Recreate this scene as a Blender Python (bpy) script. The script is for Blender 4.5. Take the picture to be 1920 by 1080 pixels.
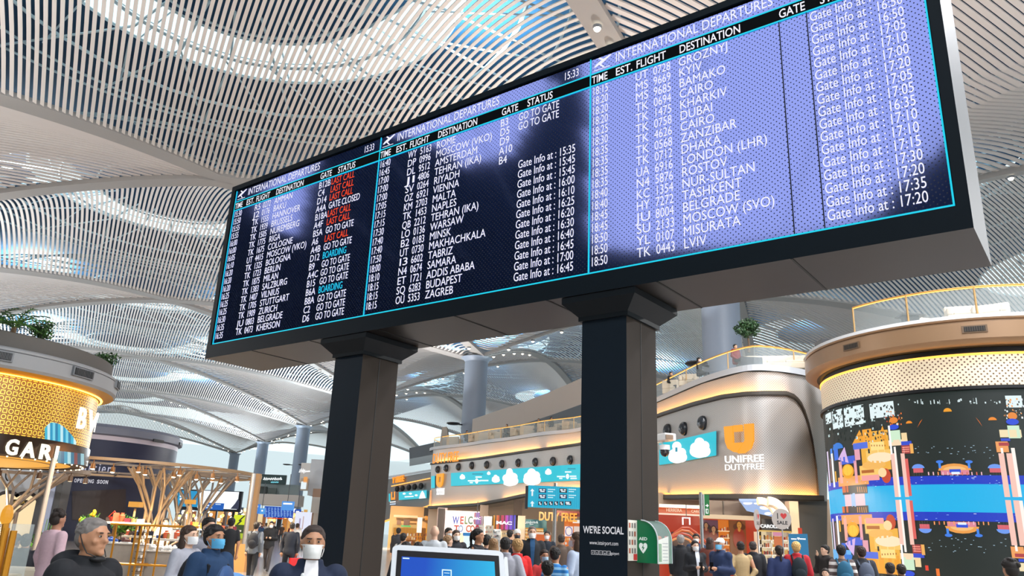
import bpy, bmesh, math, random
import numpy as np
from mathutils import Vector, Matrix

random.seed(7)
scene = bpy.context.scene
for _o in list(bpy.data.objects):
    bpy.data.objects.remove(_o)
COL = scene.collection

# ------------------------------------------------------------------ camera
FPX, PITCH, ROLL = 1465.2, 0.30623, 0.0418          # focal length in pixels of a 1920 wide frame
CAM = np.array([0.0, 0.0, 1.65])
_F = np.array([0, math.cos(PITCH), math.sin(PITCH)])
_R0 = np.array([1.0, 0, 0]); _U0 = np.cross(_R0, _F)
_R = math.cos(ROLL) * _R0 + math.sin(ROLL) * _U0
_U = -math.sin(ROLL) * _R0 + math.cos(ROLL) * _U0
cam_d = bpy.data.cameras.new('camera')
cam_d.sensor_fit = 'HORIZONTAL'; cam_d.sensor_width = 36.0
cam_d.lens = FPX / 1920 * 36.0
cam_d.clip_start = 0.1; cam_d.clip_end = 2000
cam_o = bpy.data.objects.new('camera', cam_d); COL.objects.link(cam_o)
cam_o.matrix_world = Matrix(((_R[0], _U[0], -_F[0], CAM[0]), (_R[1], _U[1], -_F[1], CAM[1]), (_R[2], _U[2], -_F[2], CAM[2]), (0, 0, 0, 1)))
scene.camera = cam_o

# ------------------------------------------------------------------ world, view, main lights
scene.view_settings.view_transform = 'Standard'
scene.view_settings.look = 'None'
scene.view_settings.exposure = 0.0
scene.view_settings.gamma = 1.0
scene.view_settings.use_curve_mapping = False
try:
    scene.cycles.use_denoising = True
    scene.cycles.max_bounces = 6
    scene.cycles.diffuse_bounces = 3
    scene.cycles.glossy_bounces = 3
    scene.cycles.transparent_max_bounces = 10
    scene.cycles.caustics_reflective = False
    scene.cycles.caustics_refractive = False
    scene.cycles.sample_clamp_indirect = 4.0
except Exception:
    pass
SKY = 1.25
world = bpy.data.worlds.new('sky'); scene.world = world; world.use_nodes = True
_bg = world.node_tree.nodes['Background']
_bg.inputs[0].default_value = (0.80, 0.95, 1.0, 1); _bg.inputs[1].default_value = SKY

AZ = math.radians(-27.6)                             # direction of the hall's long axis
UD = np.array([math.sin(AZ), math.cos(AZ)]); VD = np.array([UD[1], -UD[0]])
C1 = np.array([15.36, 55.0]); LU = 41.5; VL = 33.0; VR = 22.0; ZC = 21.65; ZN = 28.0
def uv2w(u, v, z):
    p = C1 + u * UD + v * VD
    return (p[0], p[1], z)

def flood(name, loc, target, power, color=(1, .95, .9), size=1.0, spot=None):
    d = bpy.data.lights.new(name, 'AREA' if spot is None else 'SPOT')
    d.energy = power; d.color = color
    if spot is None:
        d.shape = 'DISK'; d.size = size
    else:
        d.spot_size = spot; d.spot_blend = 0.8; d.shadow_soft_size = size
    o = bpy.data.objects.new(name, d); COL.objects.link(o)
    o.location = loc
    o.rotation_euler = (Vector(target) - Vector(loc)).to_track_quat('-Z', 'Y').to_euler()
    return o
# floodlights on the columns wash the vaulted ceiling from below
FLOOD = 6500.0
for k in (-1, 0, 1, 2, 3, 4):
    for vv in (0, -66.0):
        if vv < 0 and (k > 3 or k < 0): continue
        s = 1 if vv == 0 else -1
        b = uv2w(k * LU, vv, 14.0)
        pos = uv2w(k * LU, vv - s * 5.5, 12.5)
        flood('flood_lamp', pos, uv2w(k * LU, vv - s * 24, 29), FLOOD * (.72 if k < 2 else 1.0), (1, .98, .96) if k < 2 else (.86, .95, 1), .8)
        if vv == 0:
            flood('flood_lamp', uv2w(k * LU, 7.0, 12.5), uv2w(k * LU, 20, 29), FLOOD * .3, (.8, .94, 1), .8)
# added blue-white fill lamps, unseen in the void between slats and roof deck
for k in range(-1, 5):
    for vv in (-50, -20, 22, 60):
        flood('void_fill_lamp', uv2w(k * LU, vv, 33.6), uv2w(k * LU, vv, 40), (2200.0 if k < 1 else (6500.0 if k == 1 else 11000.0)) * (2.2 if vv > 0 else 1), (.68, .92, 1), 6.0)
# added fill lamps, unseen above the frame, brighten the concourse and terraces
for (x, y, z, pw) in ((6, 6, 22, 2200), (16, 12, 23, 3800), (26, 18, 23, 4500), (14, 24, 24, 4200), (2, -9, 22, 1800), (13, -6, 22, 2500)):
    flood('fill_lamp', (x, y, z), (x, y + 4, 0), pw, (.97, .97, 1), 3.0)
# added warm fill lamps brighten the shops and the gift market
for (x, y, z, pw, c) in ((-2.5, 57, 3.9, 900, (1, .8, .6)), (3.0, 51, 3.9, 900, (1, .75, .5)), (-11, 76, 3.9, 1200, (1, .75, .45)), (8.2, 29.5, 4.2, 500, (1, .72, .5)), (11.0, 29.0, 4.2, 400, (1, .85, .65)), (-11, 23, 4.3, 520, (1, .84, .62)), (-8.5, 24, 4.3, 520, (1, .84, .62)), (-16, 30, 4.3, 500, (1, .8, .55))):
    flood('warm_fill_lamp', (x, y, z), (x, y + 1.2, 0), pw, c, .6)
# ------------------------------------------------------------------ helpers
def ray(px, py):
    d = _F + (px - 960) / FPX * _R - (py - 540) / FPX * _U
    return d / np.linalg.norm(d)
def atz(px, py, z):
    d = ray(px, py); return CAM + d * (z - CAM[2]) / d[2]
def aty(px, py, y):
    d = ray(px, py); return CAM + d * y / d[1]
def perp(c, px, py):
    d = ray(px, py); d = d[:2] / np.linalg.norm(d[:2])
    return abs(c[0] * d[1] - c[1] * d[0])
def zat(c, px, py):
    """height of the tangent point of a circle round c seen at a pixel"""
    d = ray(px, py); h = np.linalg.norm(d[:2]); t = (c[0] * d[0] + c[1] * d[1]) / h / h
    return CAM[2] + d[2] * t

def lin(c):
    if isinstance(c, str):
        c = [int(c[i:i + 2], 16) / 255 for i in (0, 2, 4)]
    return tuple(x / 12.92 if x <= .04045 else ((x + .055) / 1.055) ** 2.4 for x in c)
_M = {}
def mat(name, col, rough=.6, metal=0.0, emit=0.0, alpha=1.0, noise=None, spec=None):
    if name in _M: return _M[name]
    m = bpy.data.materials.new(name); m.use_nodes = True; nt = m.node_tree
    b = nt.nodes['Principled BSDF']
    c = (*lin(col), 1)
    b.inputs['Base Color'].default_value = c
    b.inputs['Roughness'].default_value = rough
    b.inputs['Metallic'].default_value = metal
    if spec is not None: b.inputs['Specular IOR Level'].default_value = spec
    if emit:
        b.inputs['Emission Color'].default_value = c; b.inputs['Emission Strength'].default_value = emit
        if emit >= .5: b.inputs['Base Color'].default_value = (0, 0, 0, 1)
    if alpha < 1: b.inputs['Alpha'].default_value = alpha
    if noise:
        sc, amt = noise
        t = nt.nodes.new('ShaderNodeTexCoord'); n = nt.nodes.new('ShaderNodeTexNoise'); n.inputs['Scale'].default_value = sc
        n.inputs['Detail'].default_value = 5
        r = nt.nodes.new('ShaderNodeMapRange'); r.inputs[3].default_value = 1 - amt; r.inputs[4].default_value = 1 + amt
        x = nt.nodes.new('ShaderNodeMix'); x.data_type = 'RGBA'; x.blend_type = 'MULTIPLY'; x.inputs[0].default_value = 1
        x.inputs[6].default_value = c
        nt.links.new(t.outputs['Object'], n.inputs['Vector']); nt.links.new(n.outputs[0], r.inputs[0])
        nt.links.new(r.outputs[0], x.inputs[7]); nt.links.new(x.outputs[2], b.inputs['Base Color'])
    _M[name] = m
    return m
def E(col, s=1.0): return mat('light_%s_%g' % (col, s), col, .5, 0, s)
def P(col, rough=.6, metal=0.0): return mat('paint_%s_%g_%g' % (col, rough, metal), col, rough, metal)

class MB:
    """collects shapes and links them as one mesh object"""
    def __init__(s): s.v = []; s.f = []; s.m = []; s.mats = []
    def _mi(s, m):
        if m not in s.mats: s.mats.append(m)
        return s.mats.index(m)
    def add(s, V, Fs, m):
        o = len(s.v); s.v += [tuple(map(float, p)) for p in V]; i = s._mi(m)
        for f in Fs: s.f.append(tuple(k + o for k in f)); s.m.append(i)
        return s
    def quad(s, a, b, c, d, m): return s.add([a, b, c, d], [(0, 1, 2, 3)], m)
    def box(s, c, d, m, rz=0.0, ax=None):
        hx, hy, hz = d[0] / 2, d[1] / 2, d[2] / 2
        ca, sa = math.cos(rz), math.sin(rz)
        V = []
        for x, y, z in ((-hx, -hy, -hz), (hx, -hy, -hz), (hx, hy, -hz), (-hx, hy, -hz), (-hx, -hy, hz), (hx, -hy, hz), (hx, hy, hz), (-hx, hy, hz)):
            V.append((c[0] + x * ca - y * sa, c[1] + x * sa + y * ca, c[2] + z))
        return s.add(V, [(0, 3, 2, 1), (4, 5, 6, 7), (0, 1, 5, 4), (1, 2, 6, 5), (2, 3, 7, 6), (3, 0, 4, 7)], m)
    def hexa(s, q, nrm, t, m):
        """slab: quad q (4 points) thickened by t along -nrm"""
        q = [np.array(p, float) for p in q]; n = np.array(nrm, float); n = n / np.linalg.norm(n)
        b = [p - n * t for p in q]
        return s.add(q + b, [(0, 1, 2, 3), (7, 6, 5, 4), (0, 4, 5, 1), (1, 5, 6, 2), (2, 6, 7, 3), (3, 7, 4, 0)], m)
    def tube(s, pts, r, m, n=8, cap=True):
        pts = [np.array(p, float) for p in pts]
        rs = r if isinstance(r, (list, tuple)) else [r] * len(pts)
        V = []; Fs = []
        for i, p in enumerate(pts):
            a = pts[max(i - 1, 0)]; b = pts[min(i + 1, len(pts) - 1)]
            t = b - a; t = t / (np.linalg.norm(t) + 1e-9)
            h = np.array([0, 0, 1.0]) if abs(t[2]) < .9 else np.array([1.0, 0, 0])
            x = np.cross(t, h); x /= np.linalg.norm(x); y = np.cross(x, t)
            for k in range(n):
                q = 2 * math.pi * k / n
                V.append(p + rs[i] * (math.cos(q) * x + math.sin(q) * y))
        for i in range(len(pts) - 1):
            for k in range(n):
                Fs.append((i * n + k, i * n + (k + 1) % n, (i + 1) * n + (k + 1) % n, (i + 1) * n + k))
        if cap:
            Fs.append(tuple(range(n))[::-1]); Fs.append(tuple((len(pts) - 1) * n + k for k in range(n)))
        return s.add(V, Fs, m)
    def lathe(s, c, prof, m, n=48, a0=0.0, a1=2 * math.pi):
        """prof: list of (radius, z)"""
        full = abs(a1 - a0 - 2 * math.pi) < 1e-6
        k = n if full else n + 1
        V = []; Fs = []
        for r, z in prof:
            for i in range(k):
                a = a0 + (a1 - a0) * i / n
                V.append((c[0] + r * math.cos(a), c[1] + r * math.sin(a), z))
        for j in range(len(prof) - 1):
            for i in range(n):
                Fs.append((j * k + i, j * k + (i + 1) % k, (j + 1) * k + (i + 1) % k, (j + 1) * k + i))
        return s.add(V, Fs, m)
    def ell(s, c, r, m, nu=14, nv=9, rot=None):
        V = []; Fs = []
        for j in range(nv + 1):
            th = math.pi * j / nv
            for i in range(nu):
                ph = 2 * math.pi * i / nu
                p = np.array([r[0] * math.sin(th) * math.cos(ph), r[1] * math.sin(th) * math.sin(ph), r[2] * math.cos(th)])
                if rot is not None: p = rot @ p
                V.append(p + np.array(c))
        for j in range(nv):
            for i in range(nu):
                Fs.append((j * nu + i, (j + 1) * nu + i, (j + 1) * nu + (i + 1) % nu, j * nu + (i + 1) % nu))
        return s.add(V, Fs, m)
    def build(s, name, parent=None, smooth=False, loc=None, world=True, bevel=0):
        me = bpy.data.meshes.new(name)
        V = np.array(s.v, float)
        off = np.zeros(3)
        if parent is not None and world:
            off = np.array(wloc(parent))
        elif parent is None:
            off = np.array(loc) if loc is not None else np.array([V[:, 0].mean(), V[:, 1].mean(), V[:, 2].min()])
        V = V - off
        me.from_pydata([tuple(p) for p in V], [], s.f)
        for m in s.mats: me.materials.append(m)
        me.polygons.foreach_set('material_index', s.m)
        if smooth: me.polygons.foreach_set('use_smooth', [True] * len(s.f))
        me.update()
        if smooth: me.set_sharp_from_angle(angle=math.radians(32))
        o = bpy.data.objects.new(name, me); COL.objects.link(o)
        if parent is not None: o.parent = parent
        else: o.location = off
        if bevel:
            b = o.modifiers.new('bevel', 'BEVEL'); b.width = bevel; b.segments = 2; b.limit_method = 'ANGLE'
        return o
def wloc(o):
    p = np.zeros(3)
    while o is not None:
        p = p + np.array(o.location); o = o.parent
    return p
def tag(o, label=None, cat=None, group=None, kind=None):
    if label: o['label'] = label
    if cat: o['category'] = cat
    if group: o['group'] = group
    if kind: o['kind'] = kind
    return o
def empty(name, loc, label, cat, group=None, rz=0.0):
    o = bpy.data.objects.new(name, None); COL.objects.link(o); o.location = loc; o.rotation_euler = (0, 0, rz)
    o.empty_display_size = .3
    return tag(o, label, cat, group)
def struct(o): o['kind'] = 'structure'; return o
def copy_tree(o, parent=None):
    c = o.copy(); COL.objects.link(c)
    if parent is not None: c.parent = parent
    for ch in list(o.children): copy_tree(ch, c)
    return c

_TX = {}
def text_geo(s, bold=0.0):
    """flat triangles of a text: verts (x,y), faces, width, capital height"""
    k = (s, bold)
    if k in _TX: return _TX[k]
    cu = bpy.data.curves.new('t', 'FONT'); cu.body = s; cu.size = 1.0; cu.offset = bold; cu.resolution_u = 3
    ob = bpy.data.objects.new('t', cu); COL.objects.link(ob)
    dg = bpy.context.evaluated_depsgraph_get(); dg.update()
    me = bpy.data.meshes.new_from_object(ob.evaluated_get(dg))
    V = np.array([v.co[:2] for v in me.vertices]).reshape(-1, 2); Fs = [tuple(p.vertices) for p in me.polygons]
    bpy.data.objects.remove(ob); bpy.data.curves.remove(cu); bpy.data.meshes.remove(me)
    _TX[k] = (V, Fs)
    return _TX[k]
CAPH = 0.0
def put_text(mb, s, o, ex, ey, cap, m, width=None, xs=.92, bold=0.0, align='l', thick=0.0):
    """write s with its baseline start at o; ex, ey unit axes; cap = capital height; width fits the line"""
    global CAPH
    if not CAPH:
        V, _ = text_geo('H'); CAPH = V[:, 1].max()
    V, Fs = text_geo(s, bold)
    if not len(V): return
    sc = cap / CAPH
    w0 = (V[:, 0].max()) * sc
    fx = sc * xs if width is None else sc * width / w0
    w = V[:, 0].max() * fx
    dx = 0 if align == 'l' else (-w / 2 if align == 'c' else -w)
    o = np.array(o, float); ex = np.array(ex, float); ey = np.array(ey, float)
    W = [o + ex * (p[0] * fx + dx) + ey * p[1] * sc for p in V]
    if thick:
        nn = np.cross(ex, ey); n0 = len(W)
        back = [p - nn * thick for p in W]
        # side walls along border edges
        cnt = {}
        for f in Fs:
            for i in range(len(f)):
                a, b = f[i], f[(i + 1) % len(f)]
                cnt[(a, b)] = 1
        sides = [(b, a, a + n0, b + n0) for (a, b) in cnt if (b, a) not in cnt]
        mb.add(W + back, list(Fs) + sides, m)
    else:
        mb.add(W, Fs, m)
EX = np.array([1.0, 0, 0]); EY = np.array([0, 1.0, 0]); EZ = np.array([0, 0, 1.0])
# ------------------------------------------------------------------ floor
m_floor = bpy.data.materials.new('polished_stone_floor'); m_floor.use_nodes = True
nt = m_floor.node_tree; b = nt.nodes['Principled BSDF']; b.inputs['Roughness'].default_value = .16
tc = nt.nodes.new('ShaderNodeTexCoord'); br = nt.nodes.new('ShaderNodeTexBrick'); br.inputs['Scale'].default_value = .8
br.inputs['Color1'].default_value = (*lin('b9b2ab'), 1); br.inputs['Color2'].default_value = (*lin('a8a29d'), 1); br.inputs['Mortar'].default_value = (*lin('8a857f'), 1)
br.inputs['Mortar Size'].default_value = .004; br.offset = 0; br.inputs['Brick Width'].default_value = .9; br.inputs['Row Height'].default_value = .9
nt.links.new(tc.outputs['Object'], br.inputs['Vector']); nt.links.new(br.outputs[0], b.inputs['Base Color'])
mb = MB(); mb.box((0, 120, -.1), (420, 420, .2), m_floor); struct(mb.build('floor', loc=(0, 0, 0)))

# ------------------------------------------------------------------ vaulted slat ceiling
m_slat = mat('ceiling_slat', 'dcd5d0', .55)
m_slat2 = mat('ceiling_slat_fine', 'd6cdc8', .55)
m_rib = mat('ceiling_rib', 'a5a19e', .5)
m_deck = mat('roof_deck', '17486a', .8)
m_truss = mat('roof_truss', 'cfe6ee', .45)
def zedge(t): return ZC + (ZN - ZC) * math.sin(math.pi / 2 * max(0, min(1, t)))
RB = .75
def tv(v):
    """0 at a column row, 1 on the line of nodes"""
    if v <= 0:
        return max(0, 1 - abs(v + VL) / VL)
    return max(0, 1 - abs(v % 44.0 - VR) / VR) if v < 88 else 0
def bc(v): return 1.2 + (LU / 2 - 1.2) * tv(v) ** .97
def zv(du, v, b):
    t = tv(v); w = max(-1, min(1, du / max(b, .1)))
    return zedge(t) + 4.2 * (1 - w * w) * t
def strip(mb, pts, side, up, m):
    """a slat: profile box swept along pts"""
    V = []; F = []
    for p in pts:
        p = np.array(p)
        V += [p - side, p + side, p + side + up, p - side + up]
    for i in range(len(pts) - 1):
        a = i * 4; c = a + 4
        F += [(a, c, c + 1, a + 1), (a, a + 3, c + 3, c), (a + 1, c + 1, c + 2, a + 2), (a + 3, a + 2, c + 2, c + 3)]
    mb.add(V, F, m)
UD3 = np.array([UD[0], UD[1], 0]); VD3 = np.array([VD[0], VD[1], 0])
def vault(k, v0, v1, pitch, width, n):
    mb = MB(); v = v0 + pitch
    while v < v1 - pitch * .5:
        b = bc(v) - RB
        if b > .4:
            pts = [uv2w(k * LU + b * s, v, zv(b * s, v, b)) for s in np.linspace(-1, 1, n)]
            strip(mb, pts, VD3 * width / 2, EZ * .07, m_slat)
        v += pitch
    return struct(mb.build('ceiling'))
def vault_t(k, v0, v1, pitch, width, n):
    """vault of the side bay: its slats run across the hall"""
    mb = MB(); u = -LU / 2 + pitch
    vv = np.linspace(v0, v1, 160)
    while u < LU / 2 - pitch * .5:
        q = [v for v in vv if bc(v) - RB > abs(u)]
        if len(q) > 3:
            pts = [uv2w(k * LU + u, v, zv(u, v, bc(v) - RB)) for v in np.linspace(q[0], q[-1], n)]
            strip(mb, pts, UD3 * width / 2, EZ * .07, m_slat)
        u += pitch
    return struct(mb.build('ceiling'))
def diamond(k, v0, v1, pitch, width, n):
    """slatted infill between two neighbouring vaults, one column row"""
    mb = MB(); uc = (k + .5) * LU; u = -LU / 2 + pitch
    while u < LU / 2 - pitch * .5:
        # extent in v where LU/2 - bc(v) - RB > |u|
        vs = [vv for vv in np.linspace(v0, v1, 160) if LU / 2 - bc(vv) - RB > abs(u)]
        if len(vs) > 3:
            a, c = vs[0], vs[-1]
            pts = []
            for s in np.linspace(0, 1, n):
                vv = a + (c - a) * s; w = LU / 2 - bc(vv); q = min(1, abs(u) / max(w, .1)); t = tv(vv)
                pts.append(uv2w(uc + u, vv, zedge(t) + 3.4 * (1 - t) * (1 - q * q)))
            strip(mb, pts, UD3 * width / 2, EZ * .1, m_slat2)
        u += pitch
    return struct(mb.build('ceiling'))
def ribs(k, v0, v1):
    mb = MB()
    for sgn in (-1, 1):
        L = []
        for v in np.linspace(v0, v1, 48):
            c = bc(v); z = zedge(tv(v)) - .06; w = RB + .12
            e1 = min(c + w, LU / 2 + .02)
            L.append((uv2w(k * LU + sgn * (c - w), v, z), uv2w(k * LU + sgn * e1, v, z)))
        for i in range(len(L) - 1):
            mb.quad(L[i][0], L[i][1], L[i + 1][1], L[i + 1][0], m_rib)
            for j in (0, 1):
                a, d = L[i][j], L[i + 1][j]
                mb.quad(a, d, (d[0], d[1], d[2] + .4), (a[0], a[1], a[2] + .4), m_rib)
    return struct(mb.build('trim_%d' % (k + 3)))
def deck(k, v0, v1, vc, ru, rv, zd=36.0, ringw=.2):
    """roof deck over one vault with its crescent shaped skylight left open to the sky"""
    mb = MB(); N = 96; uc = k * LU + 1.5
    def P(th, r): return uv2w(uc + ru * r * math.cos(th), vc + rv * r * math.sin(th), zd)
    def rect(th):
        du, dv = ru * math.cos(th), rv * math.sin(th); c = []
        if du > 1e-6: c.append((k * LU + LU / 2 - uc) / du)
        if du < -1e-6: c.append((k * LU - LU / 2 - uc) / du)
        if dv > 1e-6: c.append((v1 - vc) / dv)
        if dv < -1e-6: c.append((v0 - vc) / dv)
        return min(c)
    ths = [2 * math.pi * i / N for i in range(N + 1)]
    w = [ringw * max(0, min(1, (math.cos(t) + .62) * 1.1)) for t in ths]
    for i in range(N):
        a, c = ths[i], ths[i + 1]
        mb.add([P(0, 0), P(a, 1 - w[i]), P(c, 1 - w[i + 1])], [(0, 1, 2)], m_deck)
        mb.quad(P(a, 1 + w[i]), P(a, rect(a)), P(c, rect(c)), P(c, 1 + w[i + 1]), m_deck)
    # glazing bars across the skylight
    for i in range(0, N, 6):
        if w[i] > .03:
            mb.tube([P(ths[i], 1 - w[i]), P(ths[i], 1 + w[i])], .06, m_truss, 4)
    for q in (-1, 0, 1):
        mb.tube([P(t, 1 + q * ww) for t, ww in zip(ths, w) if ww > .03], .05 if abs(q) < 1 else .14, m_truss, 4)
    return struct(mb.build('ceiling'))
def trusses(k, v0, v1, vc, zd=35.6):
    mb = MB(); rnd = random.Random(k)
    uc = k * LU
    # concentric ellipses and radial members of the roof structure in the void
    for rr, z, r in ((8, 34.6, .1), (11.5, 34.4, .12), (18, 34.0, .13), (21, 33.2, .1), (25, 32.8, .1)):
        pts = [uv2w(uc + 1.5 + min(rr, 19.5) * math.cos(a), vc + rr * .95 * math.sin(a), z) for a in np.linspace(0, 2 * math.pi, 40)]
        mb.tube(pts, r, m_truss, 5, False)
    for i in range(22):
        a = 2 * math.pi * i / 22
        mb.tube([uv2w(uc + 1.5 + 6 * math.cos(a), vc + 6 * math.sin(a), 34.8), uv2w(uc + 1.5 + 12 * math.cos(a + .06), vc + 12 * math.sin(a + .06), 34.2), uv2w(uc + 1.5 + 19 * math.cos(a), vc + 27 * math.sin(a), 32.6)], .09, m_truss, 5)
        mb.tube([uv2w(uc + 1.5 + 11 * math.cos(a), vc + 11 * math.sin(a), 34.2), uv2w(uc + 1.5 + 18 * math.cos(a + .25), vc + 20 * math.sin(a + .25), 33.4)], .07, m_truss, 5)
    return struct(mb.build('trim'))

for k in range(-1, 6):
    near = k <= 1
    va = -66 if k >= 0 else -44
    vault(k, va, 0, .4, .225, 18 if near else 12)
    ribs(k, va, 0)
    deck(k, -66, 0, -35.5, 13.5, 12.2)
    if k <= 3: trusses(k, -66, 0, -35.5)
    vault_t(k, 0, 44, .4, .235, 26)
    ribs(k, 0, 44)
    deck(k, 0, 44, 22, 13.5, 10.5)
    if k <= 3: trusses(k, 0, 44, 22)
    if k <= 3:
        vault_t(k, 44, 88, .45, .26, 22); ribs(k, 44, 88); deck(k, 44, 88, 66, 13.5, 10.5)
for k in range(-2, 5):
    diamond(k, -33, 22, .42 if k < 2 else .6, .3 if k < 2 else .42, 22)
    if k < 3: diamond(k, 22, 66, .5, .36, 16)
    if -1 < k < 4: diamond(k, -66, -33, .42 if k < 2 else .6, .31 if k < 2 else .42, 14)
# unseen roof of the neighbouring bay; openings added and shaped to reflect in the displays
mb = MB()
polys = [[(-30.7, -62), (-30.2, -76), (-29.3, -84.4), (-28.2, -95.7), (-27.6, -102), (-32.5, -103.4), (-40.4, -103.4), (-47.7, -101.2), (-52.9, -98.4), (-54.1, -88.5), (-57, -77), (-52, -61)],
         [(-15.5, -76.4), (-20.9, -72.6), (-28.1, -69.5), (-28.4, -71.6), (-23.7, -80.9), (-19.5, -82.2), (-18.4, -78.4)],
         [(-3.5, -81.2), (-7.8, -79.3), (-4.8, -84.5), (1.8, -95.3), (3.6, -93.6), (3.1, -89.6)]]
def inpoly(x, y, q):
    r = False
    for i in range(len(q)):
        x1, y1 = q[i]; x2, y2 = q[i - 1]
        if (y1 > y) != (y2 > y) and x < (x2 - x1) * (y - y1) / (y2 - y1) + x1: r = not r
    return r
g = .8
for i in range(90):
    for j in range(63):
        u, v = -64 + i * g, -110.4 + j * g
        if not any(inpoly(u + g / 2, v + g / 2, q) for q in polys):
            mb.quad(uv2w(u, v, 30), uv2w(u + g, v, 30), uv2w(u + g, v + g, 30), uv2w(u, v + g, 30), m_deck)
for (a, c, d, e) in ((-160, -260, -64, -60), (8, -260, 110, -60), (-64, -260, 8, -110.4)):
    mb.quad(uv2w(a, c, 30), uv2w(d, c, 30), uv2w(d, e, 30), uv2w(a, e, 30), m_deck)
for u in range(-62, 0, 8):
    mb.tube([uv2w(u, -104, 29.8), uv2w(u, -62, 29.8)], .06, m_truss, 4)
struct(mb.build('ceiling'))

mb = MB(); mb.box(uv2w(-25, -200, 13), (.6, 420, 34), P('141c26', .9), -AZ + math.pi)  # unseen dark wall added to keep the display reflections dark
struct(mb.build('reflection_blocker_wall'))
# round concrete columns
m_col = mat('column_paint', '8b97a8', .45)
for k in range(-1, 6):
    if k in (2,) : pass
    c = uv2w(k * LU, 0, 0)
    mb = MB(); mb.lathe(c, [(1.38, 0), (1.38, 13.2), (1.42, 13.2), (1.42, 13.35), (1.38, 13.35), (1.38, ZC - .5), (1.6, ZC - .15), (1.9, ZC)], m_col, 40)
    o = struct(mb.build('column', smooth=True))
    if k in (0, 1, 2, 3):
        for j, a in enumerate((-2.6, -1.1, .5)):
            t = empty('floodlight', (c[0] + 1.4 * math.cos(a), c[1] + 1.4 * math.sin(a), 13.6),
                      ('black disc floodlight on the big round column behind the lounge tree', 'black disc floodlight on the round column above the long terrace', 'black floodlight on a far round column left of the pillar', 'black floodlight on the farthest clear round column')[k] + ', %s side' % ('left', 'front', 'right')[j], 'floodlight', 'floodlights on the columns')
            h = MB(); p = np.array((c[0] + 2.6 * math.cos(a), c[1] + 2.6 * math.sin(a), 13.7))
            h.lathe(p, [(0, .12 + 13.6), (.75, 13.7), (.8, 13.6), (.6, 13.5), (0, 13.45)], P('17191d', .4), 20); h.build('housing', t, True)
            h = MB(); h.tube([(c[0] + 1.43 * math.cos(a), c[1] + 1.43 * math.sin(a), 13.6), p - EZ * .1], .08, P('17191d', .4)); h.build('bracket', t)
for k in range(0, 4):
    c = uv2w(k * LU, -66, 0)
    mb = MB(); mb.lathe(c, [(1.38, 0), (1.38, ZC - .5), (1.6, ZC - .15), (1.9, ZC)], m_col, 32); struct(mb.build('column', smooth=True))

# small downlights strung along the ribs
lamp_m = MB(); lamp_m.lathe((0, 0), [(0, -.2), (.1, -.18), (.17, -.1), (.19, -.02)], E('fff4dc', 5), 10)
lamp_m.lathe((0, 0), [(.17, -.02), (.22, -.06), (.24, .12)], P('8f9399', .4), 10)
lamp0 = None
for k in range(0, 6):
    for (sg, va, vb, n) in ((-1, -24, -2.5, 12), (-1, 2.5, 16, 7), (1, 2.5, 16, 6)):
        for v in np.linspace(va, vb, n):
            v = v + random.uniform(-.5, .5)
            p = uv2w(k * LU + sg * bc(v), v, zedge(tv(v)) - .26)
            if lamp0 is None:
                lamp0 = lamp_m.build('ceiling_downlight', loc=(0, 0, 0)); o = lamp0
            else:
                o = lamp0.copy(); COL.objects.link(o)
            o.location = p
            tag(o, 'small round white downlight set in a grey ceiling rib', 'downlight', 'downlights along the ceiling ribs')
# ------------------------------------------------------------------ departures board
BO = np.array([-4.6735, 11.8424, 4.05]); YB = -0.6538
BE = np.array([math.cos(YB), math.sin(YB), 0]); BN = np.array([-math.sin(YB), math.cos(YB), 0])
BW, BH, BD = 10.34, 2.883, 1.04
def B(u, v, d=0.0): return BO + BE * u + EZ * v + BN * d
m_frame = mat('board_frame', '06121b', .5, spec=.25)
m_under = mat('board_underside', '150f0c', .4, .2)
m_side = mat('board_side_metal', '2f3a42', .5, 0.0)
m_seam = mat('dark_seam', '07090b', .6)
board = empty('departure_board', tuple(B(BW / 2, 0, .5)), 'huge black three panel international departures board raised on two square dark pillars', 'information board')
mb = MB()
sl, sw = .1125, 3.3850; sb, st = .223, 2.786
scr = [sl, 3.4725, 6.8603, 10.2275]
def bq(u0, v0, u1, v1, d, m): mb.quad(B(u0, v0, d), B(u1, v0, d), B(u1, v1, d), B(u0, v1, d), m)
# bezel round the recessed screens, then sides, back, top, underside
for (a, b_, c, d_) in ((0, 0, BW, sb - .02), (0, st + .02, BW, BH), (0, sb - .02, sl - .015, st + .02), (scr[3] + .015, sb - .02, BW, st + .02)):
    bq(a, b_, c, d_, 0, m_frame)
mb.quad(B(0, 0, 0), B(0, BH, 0), B(0, BH, BD), B(0, 0, BD), m_side)
mb.quad(B(BW, 0, 0), B(BW, 0, BD), B(BW, BH, BD), B(BW, BH, 0), m_side)
mb.quad(B(0, 0, BD), B(0, BH, BD), B(BW, BH, BD), B(BW, 0, BD), m_frame)
mb.quad(B(0, BH, 0), B(BW, BH, 0), B(BW, BH, BD), B(0, BH, BD), m_frame)
mb.quad(B(0, 0, 0), B(0, 0, BD), B(BW, 0, BD), B(BW, 0, 0), m_under)
mb.quad(B(0, sb - .02, 0), B(BW, sb - .02, 0), B(BW, sb - .02, .04), B(0, sb - .02, .04), m_frame)
mb.quad(B(0, st + .02, 0), B(BW, st + .02, 0), B(BW, st + .02, .04), B(0, st + .02, .04), m_frame)
for i in range(1, 8):                                # seams of the underside and the side plates
    u = BW * i / 8 - .1
    mb.box(B(u, -.002, BD / 2), (.02, BD, .006), m_seam, YB)
mb.build('housing', board)
mb = MB(); mb.box(B(BW / 2, BH + .05, BD / 2), (BW * .98, BD * .7, .1), m_frame, YB); mb.build('top_cover', board)

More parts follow.
